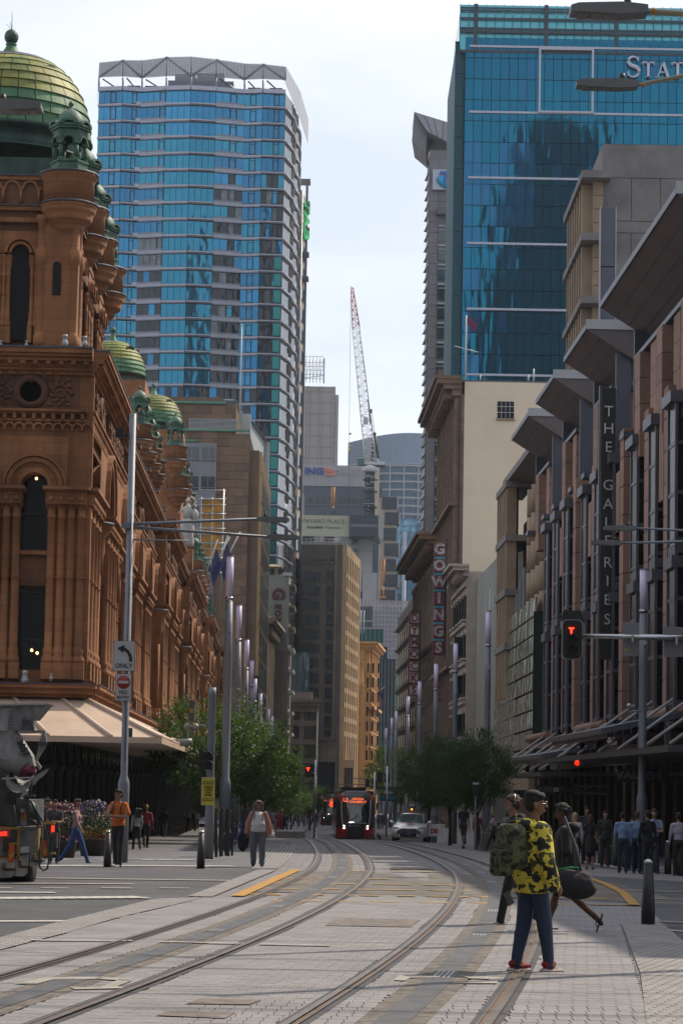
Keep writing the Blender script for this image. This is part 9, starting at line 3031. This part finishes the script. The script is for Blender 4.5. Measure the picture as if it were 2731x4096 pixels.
def jacket(B,hc,Rh):
 j=[(0,'e',B(0,.01,1.25),(.225,.16,.22)),(0,'c',B(0,.01,1.15),.19,B(0,.01,1.0),.195),(0,'e',B(0,.01,.93),(.21,.17,.07)),(0,'e',B(0,.01,.87),(.215,.175,.06)),(0,'e',B(0,.01,.82),(.215,.175,.04)),(0,'c',B(-.15,.01,1.39),.09,B(.15,.01,1.39),.09),(0,'e',B(0,.12,1.43),(.15,.09,.08)),(0,'e',B(0,0.01,.79),(.215,.175,.03))]
 for s in(-1,1):j+=[(0,'c',B(s*.19,.01,1.38),.085,B(s*.285,.03,1.1),.085),(0,'c',B(s*.285,.03,1.1),.085,B(s*.30,-.04,.84),.062)]
 rg=random.Random(6)
 for _ in range(26):a=rg.uniform(0,2*PI);z=rg.uniform(.86,1.35);j.append((0,'c',B(.19*math.cos(a),.165*math.sin(a),z),.022,B(.2*math.cos(a+.35),.165*math.sin(a+.35),z-.05),.02))
 return j
def shoes(B,pos):
 return[]
K=dict(legs=((-7,5),(11,4)),arms=((-4,14,10),(6,14,12)),turn=-26)
cam_,s,B,hc,Rh=near('young man in a bright yellow and black camouflage jacket standing on the rail, facing right',2128,3890,3184,118,K,'short',hairs['black'],skin_a,lambda B,hc,Rh:[('jacket',jacket(B,hc,Rh),M_cam,.012),('fringe',[(0,'e',hc+Rh@Vector((x,-.05,.075)),(.03,.045,.035))for x in(-.05,0,.05)]+[(0,'e',hc+Rh@Vector((0,.03,.1)),(.08,.085,.05)),(0,'e',hc+Rh@Vector((0,.075,.03)),(.07,.04,.07))],hairs['black'],.009),('trousers',[(0,'c',B(s_*.085,0,.92),.098,B(s_*.085,k_,.47),.08)for s_,k_ in((1,.05),(-1,-.08))]+[(0,'c',B(s_*.085,k_,.47),.08,B(s_*.09,e_,.13),.055)for s_,k_,e_ in((1,.05,.13),(-1,-.08,-.13))],M_jean,.013)],[M_cam,M_jean,cmat('red_trainers',(.38,.02,.03))],.010)
def dress_shoe(t_,x,y,z,s):
 mb=MB();mb.bev(-.048,.048,-.165,.095,0,.042,.02);mb.build('sole',cmat('white_sole',(.62,.58,.55)),t_,(x,y,z),scale=(s,s,s))
 MB().bev(-.050,.050,-.10,.06,.008,.022,.008).build('sole_stripe',cmat('crimson',(.4,.01,.03)),t_,(x,y,z),scale=(s,s,s))
 MB().ell((0,-.02,.075),(.054,.045,.02),10,6).build('toe_patch',cmat('mustard_patch',(.62,.30,.02)),t_,(x,y,z),scale=(s,s,s));MB().ell((0,0,.085),(.05,.085,.045),10,6).build('upper',cmat('red_trainers',(0,0,0)),t_,(x,y,z),scale=(s,s,s))
for q,(x,y)in enumerate(((.09,.137),(-.09,-.132))):dress_shoe(cam_,x*s,y*s,.0,s)
mb=MB()
for s_ in(-1,1):mb.lathe([(.026,-.002),(.029,-.002),(.029,.002),(.026,.002),(.026,-.002)],14,M=Matrix.Translation(hc+Rh@Vector((s_*.033,-.10,.01)))@Rh.to_4x4()@UX)
for s_ in(-1,1):mb.tube(hc+Rh@Vector((s_*.06,-.10,.015)),hc+Rh@Vector((s_*.078,.01,.01)),.002,n=4)
mb.tube(hc+Rh@Vector((-.008,-.105,.012)),hc+Rh@Vector((.008,-.105,.012)),.002,n=4);put('glasses',mb.mesh('glasses',M_capm),cam_,scale=(s,s,s))
Mc=Matrix.Translation(cam_.location)@Matrix.Rotation(R(118),4,'Z')@Matrix.Diagonal((s,s,s,1))
bp=thing('backpack','dark green camouflage backpack worn by the man in the yellow jacket','backpack',Mc@Vector((0,.26,.95)),R(118))
mb=blob('pack',[(0,'c',(x,y,.14),.09,(x*.8,y*.8,.42),.085)for x in(-.1,0,.1)for y in(-.03,.04)],.012,4);mb.materials[0]=M_cam2;put('pack',mb,bp,scale=(s,s,s))
mb=blob('front_pocket',[(0,'c',(x,.12,.05),.065,(x,.12,.2),.06)for x in(-.09,0,.09)],.012,4);mb.materials[0]=M_cam2;put('front_pocket',mb,bp,scale=(s,s,s))
mb=MB()
for sx in(-1,1):mb.path([(sx*.11,-.12,.08),(sx*.13,-.3,.14),(sx*.12,-.42,.34),(sx*.11,-.3,.5),(sx*.1,-.1,.48)],.022,6)
mb.path([(-.15,.14,.20),(0,.185,.215),(.15,.14,.20)],.006,4);mb.tube((.0,-.05,.52),(0,.03,.52),.014,n=6);put('straps',mb.mesh('straps',M_cam2),bp,scale=(s,s,s));MB().tube((.14,.1,.22),(.15,.11,.06),.008,n=5).build('red_cord',M_redp,bp)
ph=thing('phone','black smartphone in the left hand under the camouflage backpack','phone',at(2032,3592,ground(2128,3890).y-.1));MB().bev(-.038,.038,-.005,.005,-.075,.075,.004).build('case',M_black,ph,rot=(0,-.5,.4));MB().bev(-.034,.034,-.007,-.0055,-.07,.07,.0005).build('screen',M_tgl,ph,rot=(0,-.5,.4))
hp,s,B,hc,Rh=near('young man with brown hair and black headphones walking left behind the camouflage jacket',2050,3702,3192,-72,dict(legs=((18,6),(-16,18)),arms=((10,6,20),(-10,6,10)),turn=-12),'curly',hairs['brown'],skin_l,lambda B,hc,Rh:[('hoodie',[(0,'e',B(0,0,1.26),(.2,.14,.2)),(0,'c',B(0,0,1.12),.16,B(0,0,.92),.165),(0,'e',B(0,.09,1.45),(.12,.08,.07))],cmat('olive_brown_hoodie',(.085,.075,.055)),.013)],[cmat('olive_brown_hoodie',(0,0,0)),cmat('black_jeans',(.012,.012,.014)),cmat('pale_grey_trainers',(.42,.40,.36))])
hpo=thing('headphones','black over ear headphones with a silver band on the brown haired man','headphones',Matrix.Translation(hp.location)@Matrix.Rotation(R(-72),4,'Z')@(hc*s),R(-72-12))
mb=MB()
for s_ in(-1,1):mb.lathe([(.001,0),(.038,0),(.04,.02),(.03,.035),(.001,.036)],14,M=Matrix.Translation((s_*.082,.01,-.0))@Matrix.Rotation(PI/2*s_,4,'Y'))
mb.build('ear_cup',M_black,hpo,kind='stuff');MB().path([(-.1,.012,.02),(-.095,.015,.09),(-.05,.018,.14),(0,.018,.152),(.05,.018,.14),(.095,.015,.09),(.1,.012,.02)],.009,6).build('headband',M_capm,hpo)
M_hood=cmat('black_hoodie',(.014,.014,.017))
hd_,s,B,hc,Rh=near('dark skinned walker in a black hoodie, shorts and flip flops stepping left',2262,3728,3226,-100,dict(legs=((19,3),(-14,34)),arms=((-6,10,14),(12,8,20)),short=1,turn=0,lean=4),'curly',hairs['black'],skin_d,lambda B,hc,Rh:[('hoodie',[(0,'e',B(0,-.02,1.27),(.215,.15,.2)),(0,'c',B(0,0,1.12),.17,B(0,0,.9),.175),(0,'e',B(0,.1,1.44),(.13,.09,.08))]+[(0,'c',B(s_*.18,0,1.38),.08,B(s_*.26,.02,1.12),.07)for s_ in(-1,1)],M_hood,.013),('shorts',[(0,'c',B(s_*.09,0,.88),.12,B(s_*.09,y_,.62),.115)for s_,y_ in((1,-.04),(-1,.1))],cmat('pale_shorts',(.40,.38,.36)),.014)],[M_hood,cmat('pale_shorts',(0,0,0)),skin_d])
for(u,v,rx,rz_)in((2202,3728,0,-100),(2402,3694,1.25,-100)):
 p=ground(u,v)if rx==0 else at(u,v,ground(2202,3728).y+.05)
 o_=thing('flip_flop','black flip flop flat on the paving under the standing foot' if rx==0 else 'black flip flop on the raised trailing foot','sandal',p+Vector((0,0,.035)))
 MB().bev(-.045,.045,-.16,.10,0,.02,.01).build('sole',M_bol,o_,rot=(rx,0,R(rz_)));mb=MB();mb.path([(-.04,-.0,.02),(-.02,-.05,.06),(0,-.1,.02),(.02,-.05,.06),(.04,0,.02)],.007,5);put('strap',mb.mesh('strap',M_bol),o_,rot=(rx,0,R(rz_)))
q=at(2288,3440,ground(2202,3728).y-.35)
bg_=thing('duffel_bag','black duffel bag with a green cord slung behind the hoodie walker','bag',at(2288,3530,q.y),0)
mb=blob('bag',[(0,'e',(0,0,-.02),(.30,.15,.17)),(0,'e',(.06,0,-.08),(.27,.14,.15)),(0,'e',(-.08,0,.06),(.22,.12,.12)),(0,'e',(.1,0,.06),(.16,.1,.1))],.013,4);mb.materials[0]=cmat('black_nylon',(.022,.020,.026));put('bag',mb,bg_)
MB().path([(-.2,-.02,.17),(-.05,-.05,.20),(.08,-.03,.2)],.012,6).build('green_cord',mat('green_cord',(.01,.42,.12),.5,var=0),bg_);MB().path([(.12,0,.1),(.02,-.03,.5),(-.12,-.02,.88)],.02,6).build('shoulder_strap',cmat('grey_webbing',(.10,.09,.12)),bg_)
hm_=bpy.data.materials.new('haze');hm_.use_nodes=True
for n in list(hm_.node_tree.nodes):
 if n.type!='OUTPUT_MATERIAL':hm_.node_tree.nodes.remove(n)
pv_=hm_.node_tree.nodes.new('ShaderNodeVolumePrincipled');pv_.inputs['Density'].default_value=.00009;pv_.inputs['Color'].default_value=(.80,.89,1,1)
hm_.node_tree.links.new(pv_.outputs[0],[n for n in hm_.node_tree.nodes if n.type=='OUTPUT_MATERIAL'][0].inputs['Volume'])
MB().box(-1250,1250,-400,1750,-18,215).build('haze',hm_,kind='stuff')
